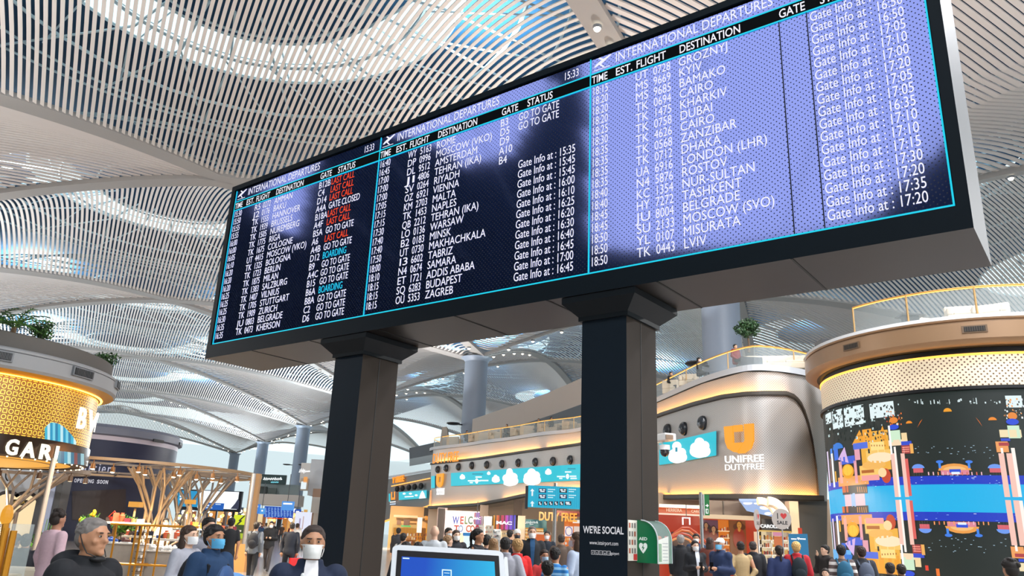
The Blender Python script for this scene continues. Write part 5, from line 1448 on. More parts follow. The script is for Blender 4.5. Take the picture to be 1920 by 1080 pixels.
# ------------------------------------------------------------------ second, farther duty free front at the left of the first
o2 = empty('far_duty_free_building', (aty(770, 900, 92)[0], 92, 0), 'smaller far duty free front with orange letters just right of the left pillar', 'building')
Q0, Q1 = aty(700, 905, 112), aty(815, 885, 84)
ez = lambda px, py: (lambda d: (lambda t: CAM + d * t)(((Q0[0] * (Q1[1] - Q0[1]) - Q0[1] * (Q1[0] - Q0[0])) / (d[0] * (Q1[1] - Q0[1]) - d[1] * (Q1[0] - Q0[0])))))(ray(px, py))
def fq(mb, pts, m, dn=0.0):
    n_ = np.array([(Q1 - Q0)[1], -(Q1 - Q0)[0], 0]); n_ /= np.linalg.norm(n_); mb.add([ez(*p) + n_ * dn for p in pts], [tuple(range(len(pts)))], m)
mb = MB(); fq(mb, [(700, 985), (812, 946), (812, 884), (700, 903)], m_perf_d); mb.build('cladding', o2)
mb = MB(); fq(mb, [(700, 903), (812, 884), (812, 880), (700, 898)], P('cfd3d8', .5), .2); mb.build('terrace_curb', o2)
mb = MB(); fq(mb, [(700, 989), (812, 949), (812, 946), (700, 985)], E('ffb04a', 1.6), .3); fq(mb, [(738, 913), (812, 898), (812, 896), (738, 911)], E('ffb04a', 1.6), .3); mb.build('light_strip', o2)
mb = MB(); fq(mb, [(739, 872), (812, 858), (812, 820), (739, 838)], P('2b2e35', .5), -2.0); fq(mb, [(700, 900), (812, 884), (812, 851), (700, 872)], m_glass, -.3); mb.build('upper_storey', o2)
mb = MB(); a = ez(738.5, 906.5); b_ = ez(760.5, 903); e = (b_ - a); L = np.linalg.norm(e); e /= L; n_ = np.array([e[1], -e[0], 0]); n_ /= np.linalg.norm(n_)
e = np.array([e[0], e[1], 0]); put_text(mb, 'Y FREE', a + n_ * .3, e, EZ, (ez(738.5, 896)[2] - a[2]), ORG, L, 1, .02, 'l', .15); mb.build('lettering', o2)
mb = MB()
for (x0, y0, x1, y1) in ((753, 923, 806, 938), (734, 926, 737, 941)): fq(mb, [(x0, y1), (x1, y1 - (x1 - x0) * .07), (x1, y0 - (x1 - x0) * .07), (x0, y0)], E('1fc3d6', 1.0), .35)
mb.build('banner_screen', o2)
mb = MB(); fq(mb, [(792, 935.5), (805, 934.5), (802, 925), (798.5, 920), (795, 926)], E('ffffff', 1.05), .4)
for (x, y) in ((764, 926), (776, 926), (787, 929)): fq(mb, [(x + 3 * math.cos(q), y + 2 * math.sin(q)) for q in np.linspace(6.28, 0, 9)[:-1]], E('ffffff', 1.05), .4)
fq(mb, [(765, 933), (782, 932), (782, 930), (765, 931)], E('ffffff', 1.05), .4); mb.build('cloud_picture', o2)
mb = MB(); fq(mb, [(739, 938), (747, 937), (747, 922), (744.5, 922), (744.5, 933), (741.5, 933.5), (741.5, 922.5), (739, 923)], ORG, .4); fq(mb, [(737, 943), (748, 942), (748, 940), (737, 941)], E('ffffff', 1), .4); fq(mb, [(737, 947), (748, 946), (748, 944), (737, 945)], E('c8dcf4', 1), .4); mb.build('emblem', o2)
mb = MB()
for i, x in enumerate((750, 760, 772, 783, 795)): p = ez(x, 917 - (x - 750) * .12) + n_ * .35; mb.ell(p, (.3, .3, .36), P('23282e', .3), 10, 6)
mb.build('wall_spotlight', o2)
# warm shop below it
Y2 = 80
o = empty('far_gift_shop', (aty(770, 990, Y2)[0], Y2, 0), 'warm yellow lit gift shop under the far duty free front', 'shop')
mb = MB(); pbox(mb, 728, 950, 822, 1060, Y2 + 2, P('c9a070', .6), .3); mb.build('back_wall', o)
mb = MB()
for (x0, y0, x1, y1, c, s) in ((735, 983, 790, 1004, 'f0b860', .7), (738, 966, 783, 970, 'ffd8a0', .9), (737, 990, 786, 1012, 'e89a48', .6), (798, 982, 816, 1020, 'ffa81e', .7), (782, 970, 791, 999, 'fff4e4', 1.1), (744, 975, 752, 984, 'b05a30', .6), (757, 974, 768, 985, '8a3a28', .6), (780, 998, 790, 1016, 'f0901e', .7), (752, 985, 770, 988, '3ac05a', .9)): pbox(mb, x0, y0, x1, y1, Y2 + 1 - (.5 if s > .8 else 0) - (.3 if c in ('f0901e', 'b05a30', '8a3a28') else 0), E(c, s), .1)
mb.build('lit_display', o)
mb = MB(); pbox(mb, 795, 952, 806, 968, Y2 + .5, P('2a2220', .5), .2); pbox(mb, 804, 975, 812, 1000, Y2 + .4, P('3a302a', .5), .2); mb.build('dark_pier', o)
mb = MB(); ptext(mb, 'DUTY FREE', 797, 975, 820, 7.5, Y2, ORG, .03); mb.build('lettering', o)
goods(o, 736, 820, [1005, 1012, 1019], Y2 + .2, ['f8d8a0', 'b0502a', 'ffe8c0', '6a3a20', 'e8a03a', 'f4f0e8'], 'product', 22, 6)

# ------------------------------------------------------------------ right hand shop (red perfume wall, product shelves)
Y3 = 33.0
sr = empty('red_perfume_shop', (aty(1320, 1020, Y3)[0], Y3, 0), 'red and orange perfume shop with portrait posters under the big grey front', 'shop')
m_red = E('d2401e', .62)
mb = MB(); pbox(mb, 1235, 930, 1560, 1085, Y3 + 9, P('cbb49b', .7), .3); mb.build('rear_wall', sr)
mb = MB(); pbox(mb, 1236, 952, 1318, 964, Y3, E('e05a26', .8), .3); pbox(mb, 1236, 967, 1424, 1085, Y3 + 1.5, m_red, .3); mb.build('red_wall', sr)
mb = MB(); pbox(mb, 1236, 946.5, 1320, 952.5, Y3 - .2, P('efe0cf', .5), .6); pbox(mb, 1236, 963.5, 1320, 966, Y3 - .2, E('ffe0c8', .9), .3); pbox(mb, 1318, 966, 1425, 973.5, Y3 - .2, E('f0cfa4', .75), .6); mb.build('white_beam', sr)
mb = MB(); pbox(mb, 1328, 939, 1388, 968, Y3 + .4, P('4a4038', .5), .3); pbox(mb, 1356, 939, 1358, 968, Y3 + .35, P('2c2622', .5), .1); mb.build('dark_panel', sr)
mb = MB(); ptext(mb, 'HERRERA', 1249, 959, 1279, 6, Y3 - .05, E('ffe0c0', .85), 0); ptext(mb, 'CAROL', 1296, 961, 1318, 5, Y3 - .05, E('ffe0c0', .85), 0); mb.build('lettering', sr)
def poster(x0, y0, x1, y1, lab, bgc, figs):
    o = empty('portrait_poster', tuple(aty((x0 + x1) / 2, y1, Y3 + 1.2) * np.array([1, 1, 0])), lab, 'poster')
    mb = MB(); pbox(mb, x0, y0, x1, y1, Y3 + 1.2, E(bgc, .55), .12); mb.build('print', o)
    mb = MB()
    for k, (fx, fy, s, skin, hair, coat) in enumerate(figs):
        def el(x, y, rx, ry, c, d):
            p = aty(x, y, Y3 + 1.18 - d); sx = abs(aty(x + rx, y, Y3 + 1.18)[0] - aty(x, y, Y3 + 1.18)[0]); szz = sx * ry / rx
            mb.add([(p[0] + sx * math.cos(q), p[1], p[2] + szz * math.sin(q)) for q in np.linspace(0, 2 * math.pi, 16)[:-1]], [tuple(range(15))], E(c, .6))
        j = k * .02
        el(fx, fy + 3 * s, 9 * s, 5.5 * s, hair, j); el(fx, fy, 4.6 * s, 6.2 * s, hair, j + .004); el(fx, fy + 20 * s, 9 * s, 15 * s, coat, j + .006); el(fx, fy + 7 * s, 2 * s, 3 * s, skin, j + .008); el(fx, fy + .6 * s, 3.3 * s, 4.8 * s, skin, j + .010)
        el(fx - 1.2 * s, fy - .4 * s, .5 * s, .35 * s, '2a1810', j + .013); el(fx + 1.2 * s, fy - .4 * s, .5 * s, .35 * s, '2a1810', j + .013); el(fx, fy + 3 * s, .9 * s, .4 * s, 'a02a20', j + .013)
    mb.build('portrait', o)
poster(1318, 975, 1348, 1078, 'tall purple toned poster with two portraits behind the green exit sign post', '7a4a5a', [(1324, 985, 1.0, 'c88a5a', '3a2420', '8a3a2a'), (1338, 992, 1.1, 'd89a6a', '4a2a20', '9a4430')])
poster(1369, 976, 1400, 1078, 'tall amber toned poster of one woman in a red coat beside the round sale signs', '9a5420', [(1386, 984, 1.3, 'f0a040', '6a3412', 'b0341a')])
mb = MB()
for i in range(4):                                   # crossing red ribbons of the arch display
    pts = [aty(1240 + 13 * k, 1002 - 16 * math.sin(math.pi * (k / 7 + i * .09)) + i * 5 + abs(k - 3.5) * 6, Y3 - .5 - .1 * i) for k in range(8)]; mb.tube(pts, .045, E(['e8542a', 'f07a3a', 'd83a1e', 'ff9a4a'][i], .7), 6)
tag(mb.build('ribbon_arch'), 'arch of crossing red and orange ribbons in front of the red perfume wall', 'decoration')
mb = MB(); pbox(mb, 1262, 998, 1302, 1085, Y3 + .6, P('2a1a14', .5), .3); mb.build('dark_doorway', sr)
o = empty('light_frame', tuple(aty(1286, 985, Y3 - .4)), 'glowing white square frame light hanging in the red shop', 'lamp')
mb = MB()
for (x0, y0, x1, y1) in ((1279.5, 970, 1281.5, 984), (1292.5, 970, 1294.5, 984), (1279.5, 970, 1294.5, 972)): pbox(mb, x0, y0, x1, y1, Y3 - .4, E('ffffff', 1.4), .06)
mb.build('tube', o); mb = MB(); a = aty(1287, 970, Y3 - .4); mb.tube([a, a + EZ * .5], .015, P('333333', .5)); mb.build('hanger', o)
o = empty('product_shelf', (aty(1360, 1020, Y3)[0], Y3 + 1.0, 0), 'narrow orange lit shelf between the two portrait posters', 'shelf')
mb = MB(); pbox(mb, 1349, 975, 1368, 1080, Y3 + 1.3, E('f0801e', .7), .1); mb.build('back_panel', o)
mb = MB(); 
for y in (995, 1008, 1021, 1034): pbox(mb, 1349, y, 1368, y + 1.6, Y3 + .9, E('ffd8a8', .9), .5)
mb.build('shelf_board', o); goods(o, 1350, 1367, [995, 1008, 1021, 1034], Y3 + .8, ['ffe0b0', 'c8401e', 'f8f0e0', '8a2a10'], 'product', 6, 7)
# white and yellow product wall right of it, black name board
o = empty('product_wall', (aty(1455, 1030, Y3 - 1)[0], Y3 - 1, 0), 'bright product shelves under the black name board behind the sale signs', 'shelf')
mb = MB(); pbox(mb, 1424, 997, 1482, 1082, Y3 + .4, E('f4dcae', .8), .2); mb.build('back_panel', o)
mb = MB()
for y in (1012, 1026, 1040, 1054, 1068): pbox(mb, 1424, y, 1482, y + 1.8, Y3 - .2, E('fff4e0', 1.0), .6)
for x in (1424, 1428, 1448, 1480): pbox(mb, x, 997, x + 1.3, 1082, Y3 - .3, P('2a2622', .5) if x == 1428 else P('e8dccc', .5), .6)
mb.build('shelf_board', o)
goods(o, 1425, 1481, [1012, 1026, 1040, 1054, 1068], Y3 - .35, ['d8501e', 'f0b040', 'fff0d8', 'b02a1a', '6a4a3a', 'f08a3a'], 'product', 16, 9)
mb = MB(); pbox(mb, 1450, 998, 1466, 1005, Y3 - .4, E('e89ab8', .8), .05); pbox(mb, 1452, 1006, 1468, 1026, Y3 - .4, E('e87a3a', .7), .05); mb.build('poster', o)
o = empty('name_board', tuple(aty(1456, 995, Y3 - .6)), 'black shop name board with white capital letters behind the larger round sale sign', 'sign')
mb = MB(); pbox(mb, 1428, 973.5, 1484, 997.5, Y3 - .6, P('14110f', .4), .3); mb.build('board', o)
mb = MB(); ptext(mb, 'CAROLINA H', 1426, 989, 1478, 6, Y3 - .65, WH, .03); mb.build('lettering', o)
mb = MB(); pbox(mb, 1424, 995, 1484, 997.5, Y3 - .75, E('e8b84a', .8), .1); mb.build('gold_trim', o)
mb = MB(); pbox(mb, 1484, 940, 1501, 1082, Y3 + .2, P('e2c6a6', .6), .5); pbox(mb, 1498, 990, 1504, 1002, Y3 + .1, E('d8401e', .8), .1); tag(mb.build('pier'), 'cream pier right of the black name board, behind the round sale sign', 'pier')
o = empty('cloud_ceiling_panel', tuple(aty(1418, 965, Y3 + 2)), 'lit ceiling picture of blue sky and white clouds above the sale signs', 'light panel')
mb = MB(); mb.hexa([aty(1386, 939, Y3 - 1), aty(1450, 939, Y3 - 1), aty(1452, 970, Y3 + 4), aty(1400, 958, Y3 + 4)], (0, -.6, -.8), .1, E('a9c4f0', .95)); mb.build('picture', o)
mb = MB()
for (x, y, rx, ry) in ((1402, 943.5, 9, 3), (1434, 952, 10, 4), (1440, 963, 7, 3), (1420, 944, 7, 2)):
    mb.add([aty(x + rx * math.cos(q), y + ry * math.sin(q), Y3 - 1 + (y - 939) * .13 - .15) for q in np.linspace(0, 2 * math.pi, 13)[:-1]], [tuple(range(12))[::-1]], E('ffffff', 1.05))
mb.build('cloud', o)
mb = MB()
pts = [aty(1424 + 34 * math.sin(q), 978 - 38 * math.cos(q), Y3 - 1.2) for q in np.linspace(-.1, 1.25, 12)]; mb.tube(pts, .16, P('e8d2b8', .6), 8)
pts = [aty(1440 + 34 * math.sin(q), 980 - 40 * math.cos(q), Y3 - 1.4) for q in np.linspace(.0, 1.2, 12)]; mb.tube(pts, .18, P('f0dcc4', .6), 8)
tag(mb.build('cream_arch'), 'cream curved double arch above the black name board', 'arch')
# sale discs on stands
for i, (px, py, rx, ry) in enumerate(((1420.5, 974, 9.5, 17.5), (1466, 973, 18, 18))):
    y = 24.0 + i * -1.0; c = aty(px, py, y); r = ry / FPX * y * 1.0
    o = empty('sale_sign', (c[0], c[1], 0), ('narrow looking round white I heart SALE sign turned away, left of the pair', 'wide round white I heart SALE sign, the right one of the pair')[i], 'sign')
    rz = (1.02, .1)[i]; e = np.array([math.cos(rz), math.sin(rz), 0]); n_ = np.array([e[1], -e[0], 0])
    mb = MB(); pts = [c + e * r * math.cos(q) + EZ * r * math.sin(q) for q in np.linspace(0, 2 * math.pi, 29)[:-1]]; b_ = [p - n_ * .04 for p in pts]
    mb.add(pts + b_, [tuple(range(28)), tuple(range(28, 56))[::-1]] + [(k, (k + 1) % 28, 28 + (k + 1) % 28, 28 + k) for k in range(28)], E('d8ccc4', .75)); mb.build('disc', o)
    mb = MB(); f = c + n_ * .01
    put_text(mb, 'I', f - e * r * .52 + EZ * r * .02, e, EZ, r * .5, P('15121a', .5), r * .12, 1, .04); put_text(mb, 'SALE', f - e * r * .56 - EZ * r * .52, e, EZ, r * .32, P('15121a', .5), r * 1.12, 1, .03); mb.build('lettering', o)
    mb = MB(); mb.add([f + e * (r * .18 + x * r * .33) + EZ * (r * .27 + y_ * r * .3) for x, y_ in hx], [tuple(range(len(hx)))], P('b02a2a', .5)); mb.build('heart', o)
    mb = MB(); mb.tube([c - EZ * r - n_ * .02, (c[0], c[1], .02)], .02, P('b8b4b0', .3, .6)); mb.lathe((c[0], c[1]), [(0, .03), (.2, .025), (.2, 0)], P('b8b4b0', .3, .6), 16); mb.build('stand', o)
o = empty('roll_up_banner', tuple(aty(1499, 1040, 22) * np.array([1, 1, 0])), 'blue standing promotion banner with a white heart behind the woman in red', 'banner')
mb = MB(); q = [aty(1481, 1100, 22), aty(1521, 1100, 22), aty(1514, 1001, 22), aty(1480, 1001, 22)]
for k in (0, 1): q[k][2] = .02
mb.hexa(q, (0, -1, 0), .06, E('1d83b8', .75)); mb.build('panel', o)
mb = MB(); ptext(mb, 'UNIFREE', 1484, 1011.5, 1494, 2.2, 21.93, WH, .02); ptext(mb, 'DUTYFREE', 1500, 1011.5, 1511, 2.2, 21.93, WH, .02); a = aty(1497, 1010, 21.93); mb.add([a + EX * x * .035 + EZ * y_ * .035 for x, y_ in hx], [tuple(range(len(hx)))], WH); mb.build('lettering', o)
mb = MB(); mb.box((aty(1501, 1040, 22)[0], 22.0, .03), (.7, .35, .06), P('9a9a9a', .4)); mb.build('foot', o)

# ------------------------------------------------------------------ wayfinding sign and exit sign
o = empty('wayfinding_sign', tuple(aty(1040, 1000, 30) * np.array([1, 1, 0])), 'turquoise wayfinding sign with rows of pictograms on a round steel pole beside the right pillar', 'sign')
mb = MB(); a = aty(1040, 1000, 30.1); tz = aty(1040, 905, 30.1)[2]; mb.tube([(a[0], a[1] + .15, 0), (a[0], a[1] + .15, tz)], .075, P('aaa8a6', .25, .8), 14); mb.build('pole', o)
mb = MB(); pbox(mb, 990, 912, 1100, 953, 30, E('16b4d8', .9), .12); bx_ = mb.build('face', o)
mb = MB(); pbox(mb, 985, 911, 990, 954, 29.95, P('14181c', .4), .24); mb.build('end_cap', o)
mb = MB()
for x in range(1005, 1092, 4): pbox(mb, x, 912.5, x + .5, 952.5, 30, E('0f9cc0', .9), .02, .012)
mb.build('grille_line', bx_)
mb = MB()
def sq(x0, y0, x1, y1, c, d): pbox(mb, x0, y0, x1, y1, 30, E(c, .95), .01, d)
for r, y in enumerate((916, 927)):
    for x in (1010, 1049):
        sq(x, y, x + 14, y + 8, '0f2a5a' if (r, x) != (0, 1049) else '101418', .03); sq(x + 1.5, y + 1.2, x + 6, y + 4, 'e8f4fa', .045); sq(x + 3, y + 4.6, x + 11, y + 6.6, 'e8f4fa', .045); sq(x + 8, y + 1.5, x + 12, y + 3.6, 'e8f4fa', .045)
        for k, w in enumerate((14, 10)): sq(x + 17, y + 1 + k * 4, x + 17 + w, y + 2.6 + k * 4, 'd8f4fa', .03)
for k in range(6):
    x = 1009 + k * 10; w = 7.5 if k < 5 else 12; sq(x, 940, x + w, 947.5, '101c34', .03); sq(x + 1.5, 941.2, x + w - 3.5, 944, 'e8f4fa', .045); sq(x + 2.5, 944.4, x + w - 1.5, 946.4, 'e8f4fa', .045)
for (y0, y1) in ((916, 930), (939, 950)):
    sq(996.6, y0 + 4, 999.4, y1, 'f0fafc', .03); p_ = [aty(x, y, 29.96) for x, y in ((994, y0 + 5), (1002, y0 + 5), (998, y0))]; mb.add(p_, [(0, 1, 2)], E('f0fafc', .95))
mb.build('pictogram', bx_)
o = empty('exit_sign', tuple(aty(1316.5, 1000, 22) * np.array([1, 1, 0])), 'green exit arrow sign mounted on a round steel post in front of the red shop', 'sign')
mb = MB(); a = aty(1316, 1000, 22); tz = aty(1315, 923, 22)[2]; mb.tube([(a[0], 22, 0), (a[0], 22, tz)], .045, P('b4b2b0', .25, .8), 14); mb.build('post', o)
mb = MB(); pbox(mb, 1321, 927, 1330, 966, 22, E('17803c', .8), .1); bx_ = mb.build('box', o)
mb = MB(); pbox(mb, 1319.4, 926.5, 1321, 966.5, 22, P('c8c8c4', .4), .1); mb.build('edge_frame', o)
mb = MB(); pbox(mb, 1322.6, 947.3, 1326.5, 948.9, 22, WH, .01, .03); mb.add([aty(x, y, 21.96) for x, y in ((1325.4, 944.6), (1329, 948.1), (1325.4, 951.6))], [(0, 2, 1)], WH); pbox(mb, 1323, 954, 1327.6, 963, 22, WH, .01, .03); pbox(mb, 1324.3, 955.5, 1326.4, 961.5, 22, E('17803c', .8), .01, .045); mb.build('arrow_symbol', bx_)

# ------------------------------------------------------------------ far end of the hall on the left
YF = 118.0
o = empty('far_building', (aty(590, 930, YF)[0], YF, 0), 'pale far building with a beige lower wall and lit logo left of the left pillar', 'building')
mb = MB(); pbox(mb, 580, 862, 640, 930, YF, P('d8dade', .6), 4); pbox(mb, 563, 868, 582, 905, YF + 1, P('e8e2dc', .6), 3); mb.build('wall', o)
mb = MB(); pbox(mb, 582, 917, 640, 1010, YF - .5, P('b5937c', .6), 2); pbox(mb, 584, 932, 600, 962, YF - .7, P('e2ded8', .5), .2); pbox(mb, 586, 962, 598, 998, YF - .7, P('d8d0c8', .5), .2); mb.build('lower_wall', o)
mb = MB(); pbox(mb, 563, 897, 578, 920, YF - .3, P('cbb8a6', .5), .2); pbox(mb, 564, 903, 574, 917, YF - .5, E('e8f4f8', 1.0), .1); pbox(mb, 569, 894, 576, 905, YF - .5, E('ffb060', .8), .1); mb.build('window_bay', o)
mb = MB(); scrawl(mb, 561, 887, 573, 8, YF - .8, E('ffffff', 1.3), 4, .09, 5); scrawl(mb, 574, 885, 581, 3, YF - .8, E('ffffff', 1.3), 4, .06, 6); mb.build('lettering', o)
o = empty('mezzanine_cafe', (aty(508, 910, YF - 6)[0], YF - 6, 0), 'far mezzanine cafe with a dark lettered sign between the distant columns', 'cafe')
mb = MB(); pbox(mb, 484, 927, 560, 948, YF - 6, P('c4c0bc', .6), 3); mb.build('balcony', o)
mb = MB(); pbox(mb, 484, 908, 560, 928, YF - 3, P('8a9898', .5), .3); pbox(mb, 484, 912, 500, 926, YF - 3.5, P('2f3a38', .5), .2); pbox(mb, 503, 915, 518, 926, YF - 3.5, P('55605c', .5), .2); mb.build('interior', o)
mb = MB(); pbox(mb, 488, 890, 536, 908, YF - 6.2, P('1f3a3c', .5), .4); mb.build('sign_board', o)
mb = MB(); scrawl(mb, 494, 900, 528, 5, YF - 6.3, E('f4fafa', 1.2), 10, .09, 8); scrawl(mb, 508, 905, 522, 2, YF - 6.3, E('7fe0f0', 1.1), 6, .06, 9); mb.build('lettering', o)
o = empty('white_media_screen', (aty(390, 938, 95)[0], 95, aty(390, 958, 95)[2]), 'huge white and blue lit media screen behind the steel trees', 'screen')
mb = MB(); pbox(mb, 331, 919, 452, 958, 95, P('10161e', .4), .5); pbox(mb, 350, 958, 354, 1040, 95.2, P('10161e', .4), .3); pbox(mb, 430, 958, 434, 1040, 95.2, P('10161e', .4), .3); mb.build('frame', o)
mb = MB(); pbox(mb, 372, 921, 446, 954, 94.9, E('f4fbff', 1.15), .05); mb.build('white_picture', o)
mb = MB(); pbox(mb, 333, 920, 372, 950, 94.9, E('1f9ad0', .95), .05); pbox(mb, 337, 934, 347, 938, 94.85, WH, .05); pbox(mb, 337, 929, 345, 932, 94.85, WH, .05); mb.build('blue_picture', o)
mb = MB(); mb.add([aty(x, y, 94.8) for x, y in ((446, 936), (440, 945), (432, 954), (447, 955), (449, 940))], [(0, 1, 2, 3, 4)], E('3a3f58', .8)); mb.build('dark_picture', o)
o = empty('blue_notice_screen', (aty(402, 948, 90)[0], 90, aty(402, 958, 90)[2]), 'blue information screen in front of the huge white media screen', 'screen')
mb = MB(); pbox(mb, 382, 943, 418, 956, 90, E('1a62c0', .9), .3); pbox(mb, 399, 956, 401, 1040, 90.1, P('3a3a40', .5), .2); mb.build('face', o); mb = MB(); 
for (x0, y0, x1, y1) in ((386, 946, 392, 949), (394, 945, 398, 950), (404, 945, 414, 946.5), (386, 951, 398, 953)): pbox(mb, x0, y0, x1, y1, 89.95, E('d8ecff', 1), .02)
mb.build('text_line', o)
o = empty('far_flight_board', (aty(524, 960, 100)[0], 100, 0), 'blue far flight information board above the crowd', 'information board')
mb = MB(); pbox(mb, 495, 950, 549, 970.5, 100, E('1d4fb8', .9), .4); mb.build('face', o); mb = MB()
for i in range(9): 
    for r in range(8): pbox(mb, 497 + i * 5.8, 952 + r * 2.2, 499 + i * 5.8 + rn.random() * 2, 953 + r * 2.2, 99.95, E('a8d0ff', .9), .02)
mb.build('text_line', o); mb = MB(); a = aty(522, 980, 100); mb.box((a[0], 100.3, a[2] / 2 + .4), (.5, .3, a[2] + 1.6), P('3a3a40', .5)); mb.build('stand', o)
mb = MB(); pbox(mb, 500, 971, 532, 972.8, 99.95, E('e0402a', .9), .05); mb.build('red_ticker', o)
for i, (x0, y0, x1, y1, c, lab, y) in enumerate(((528, 940, 551, 957, '5aa0f0', 'pale blue screen hanging beside the farthest big column', 92), (467, 945, 487, 963, '3f8ae8', 'small blue sign with a white cloud shape right of the tan post', 94), (487, 953, 496, 964, '5aa8f0', 'tiny blue sign left of the far flight board', 98), (552, 955, 564, 962, '2050b0', 'small dark blue sign right of the pale blue hanging screen', 96))):
    o = empty('blue_sign', tuple(aty((x0 + x1) / 2, y1, y)), lab, 'sign'); mb = MB(); pbox(mb, x0, y0, x1, y1, y, E(c, .9), .2); mb.build('face', o); mb = MB(); pbox(mb, x0 + 3, y0 + 3, x1 - 3, y0 + 6, y - .05, WH, .02); mb.build('text_line', o)
    mb = MB(); a = aty((x0 + x1) / 2, y0, y); mb.tube([a, a + EZ * 3], .04, P('55585c', .5)); mb.build('hanger', o)
o = empty('light_totem', tuple(aty(566, 990, 60) * np.array([1, 1, 0])), 'tall white glowing advertising totem between the far crowd and the left pillar', 'advertising totem')
mb = MB(); pbox(mb, 551, 960, 580, 1022, 60, E('e4e8fa', 1.0), .3); mb.build('face', o); mb = MB(); pbox(mb, 560, 972, 563, 995, 59.95, E('b8a8c8', .9), .02); pbox(mb, 567, 968, 569, 992, 59.95, E('d0b8b8', .9), .02); mb.build('picture', o)
mb = MB(); a = aty(566, 1000, 60); mb.box((a[0], 60.2, .1), (1.3, .5, .2), P('55585e', .4)); mb.build('base', o)
o = empty('yellow_green_screen', tuple(aty(450, 980, 40) * np.array([1, 1, 0])), 'bright yellow and green screen beside the man in black, near the grey steel post', 'screen')
mb = MB(); pbox(mb, 438, 965.5, 460, 984, 40, E('d8e81e', .95), .2); pbox(mb, 440, 984, 460, 1000, 40.05, E('2f4a24', .8), .15); mb.build('face', o)
mb = MB(); a = [aty(x, y, 39.95) for x, y in ((447, 976), (458, 966), (460, 967), (449, 978))]; mb.add(a, [(0, 1, 2, 3)], P('1c2418', .5)); mb.add([aty(x, y, 39.95) for x, y in ((443, 983), (452, 975), (454, 977), (446, 984))], [(0, 1, 2, 3)], P('1c2418', .5)); mb.build('mark', o)
mb = MB(); pbox(mb, 440, 1000, 460, 1010, 39.8, E('c8e030', .7), .5); pbox(mb, 441, 1010, 459, 1060, 39.9, P('b9935c', .6), .6); mb.build('stand', o)
# distant shop fronts closing the hall behind the crowd
rn = random.Random(9)
mb = MB()
for i in range(26):
    x = 330 + i * 9.5; pbox(mb, x, 955 + rn.uniform(-4, 6), x + rn.uniform(5, 10), 1000, 112 + rn.uniform(0, 3), E(rn.choice(['c8843c', 'b06a2c', 'e8b468', '5a4a44', 'f0d8a8', '8a5a3a', '3f4a5a']), .45), .3)
far = mb.build('far_shop_row'); far['kind'] = 'structure'
mb = MB()
for i in range(60):
    x, y = rn.uniform(330, 560), rn.uniform(955, 976); p = aty(x, y, 108); mb.ell(p, (.22, .22, .22), E(rn.choice(['fff0c8', 'ffd890', 'ffffff', 'ffb860']), 3), 6, 4)
ff = tag(mb.build('far_shop_lights'), 'tiny warm shop lights scattered in the distance behind the crowd', 'lights'); ff['kind'] = 'stuff'
# white haze wall closing the hall far away: the glazed end facade
mb = MB(); a, b_ = uv2w(262, -140, 0), uv2w(262, 140, 0)
m_end = mat('glazed_end_wall', 'd8eef4', .4)
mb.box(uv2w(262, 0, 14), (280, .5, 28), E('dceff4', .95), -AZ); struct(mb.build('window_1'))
# ------------------------------------------------------------------ gift market behind a brass rail, lower left
m_brass = mat('brass_rail', 'd9912a', .3, .6)
YM = 20.0
a, b_ = aty(208, 982, YM), aty(372, 990, YM)
o = empty('brass_railing', ((a[0] + b_[0]) / 2, YM, 0), 'brass railing round the gift market in front of the steel trees', 'railing')
mb = MB(); zt = a[2]; mb.tube([(a[0], YM, zt), (b_[0], YM, zt)], .026, m_brass); mb.tube([(a[0] - .6, YM, .62), (b_[0], YM, .62)], .026, m_brass); mb.build('rail', o)
for px in (216, 254, 264, 300, 362):
    p = aty(px, 1000, YM); mb = MB(); mb.box((p[0], YM, zt / 2), (.034, .034, zt), m_brass); mb.build('post', o)
def block(name, lab, cat, x0, y0, x1, y, m, depth=.5, z0=0.0, grp=None):
    a, b_ = aty(x0, y0, y), aty(x1, y0, y); o = empty(name, ((a[0] + b_[0]) / 2, y, z0), lab, cat, grp)
    mb = MB(); mb.box(((a[0] + b_[0]) / 2, y + depth / 2, (a[2] + z0) / 2), (b_[0] - a[0], depth, a[2] - z0), m); mb.build('body', o, bevel=.02)
    mb = MB(); mb.box(((a[0] + b_[0]) / 2, y + depth / 2, a[2] + .015), (b_[0] - a[0] + .06, depth + .06, .03), P('d8d0c6', .5)); mb.build('top_slab', o); return o, a[2] + .03
m_st = mat('travertine', 'a79c90', .6, noise=(6, .18))
bk1, z1_ = block('stone_plinth', 'grey stone display plinth behind the rail, beside the man in black', 'plinth', 192, 1019, 262, 20.6, m_st)
bk2, z2_ = block('stone_plinth', 'grey stone display plinth with white trainers on it, in the middle of the brass rail', 'plinth', 274, 1034, 336, 20.6, m_st)
def shoe(loc, rz, col, lab, grp, sole='f0ece6'):
    o = empty('shoe', loc, lab, 'shoe', grp, rz)
    h = MB(); h.ell((0, -.05, .05), (.045, .13, .05), P(col, .6), 12, 8); h.ell((0, .06, .075), (.042, .065, .07), P(col, .6), 12, 8); h.build('upper', o, True, world=False)
    h = MB(); h.box((0, -.01, .012), (.09, .29, .024), P(sole, .6)); h.build('sole', o, world=False, bevel=.01)
    h = MB()
    for k in range(4): h.box((0, -.01 - k * .03, .098 - k * .006), (.05, .008, .006), P('ffffff', .6))
    h.build('laces', o, world=False); return o
for i, px in enumerate((284, 291, 299, 306, 314, 321, 329)):
    p = aty(px, 1030, 20.85); shoe((p[0], 20.85, z2_), (-1.0, -.7)[i % 2] + 1.9, 'eeeae4', 'white trainer displayed on the grey stone plinth in the market', 'white trainers on the plinth')
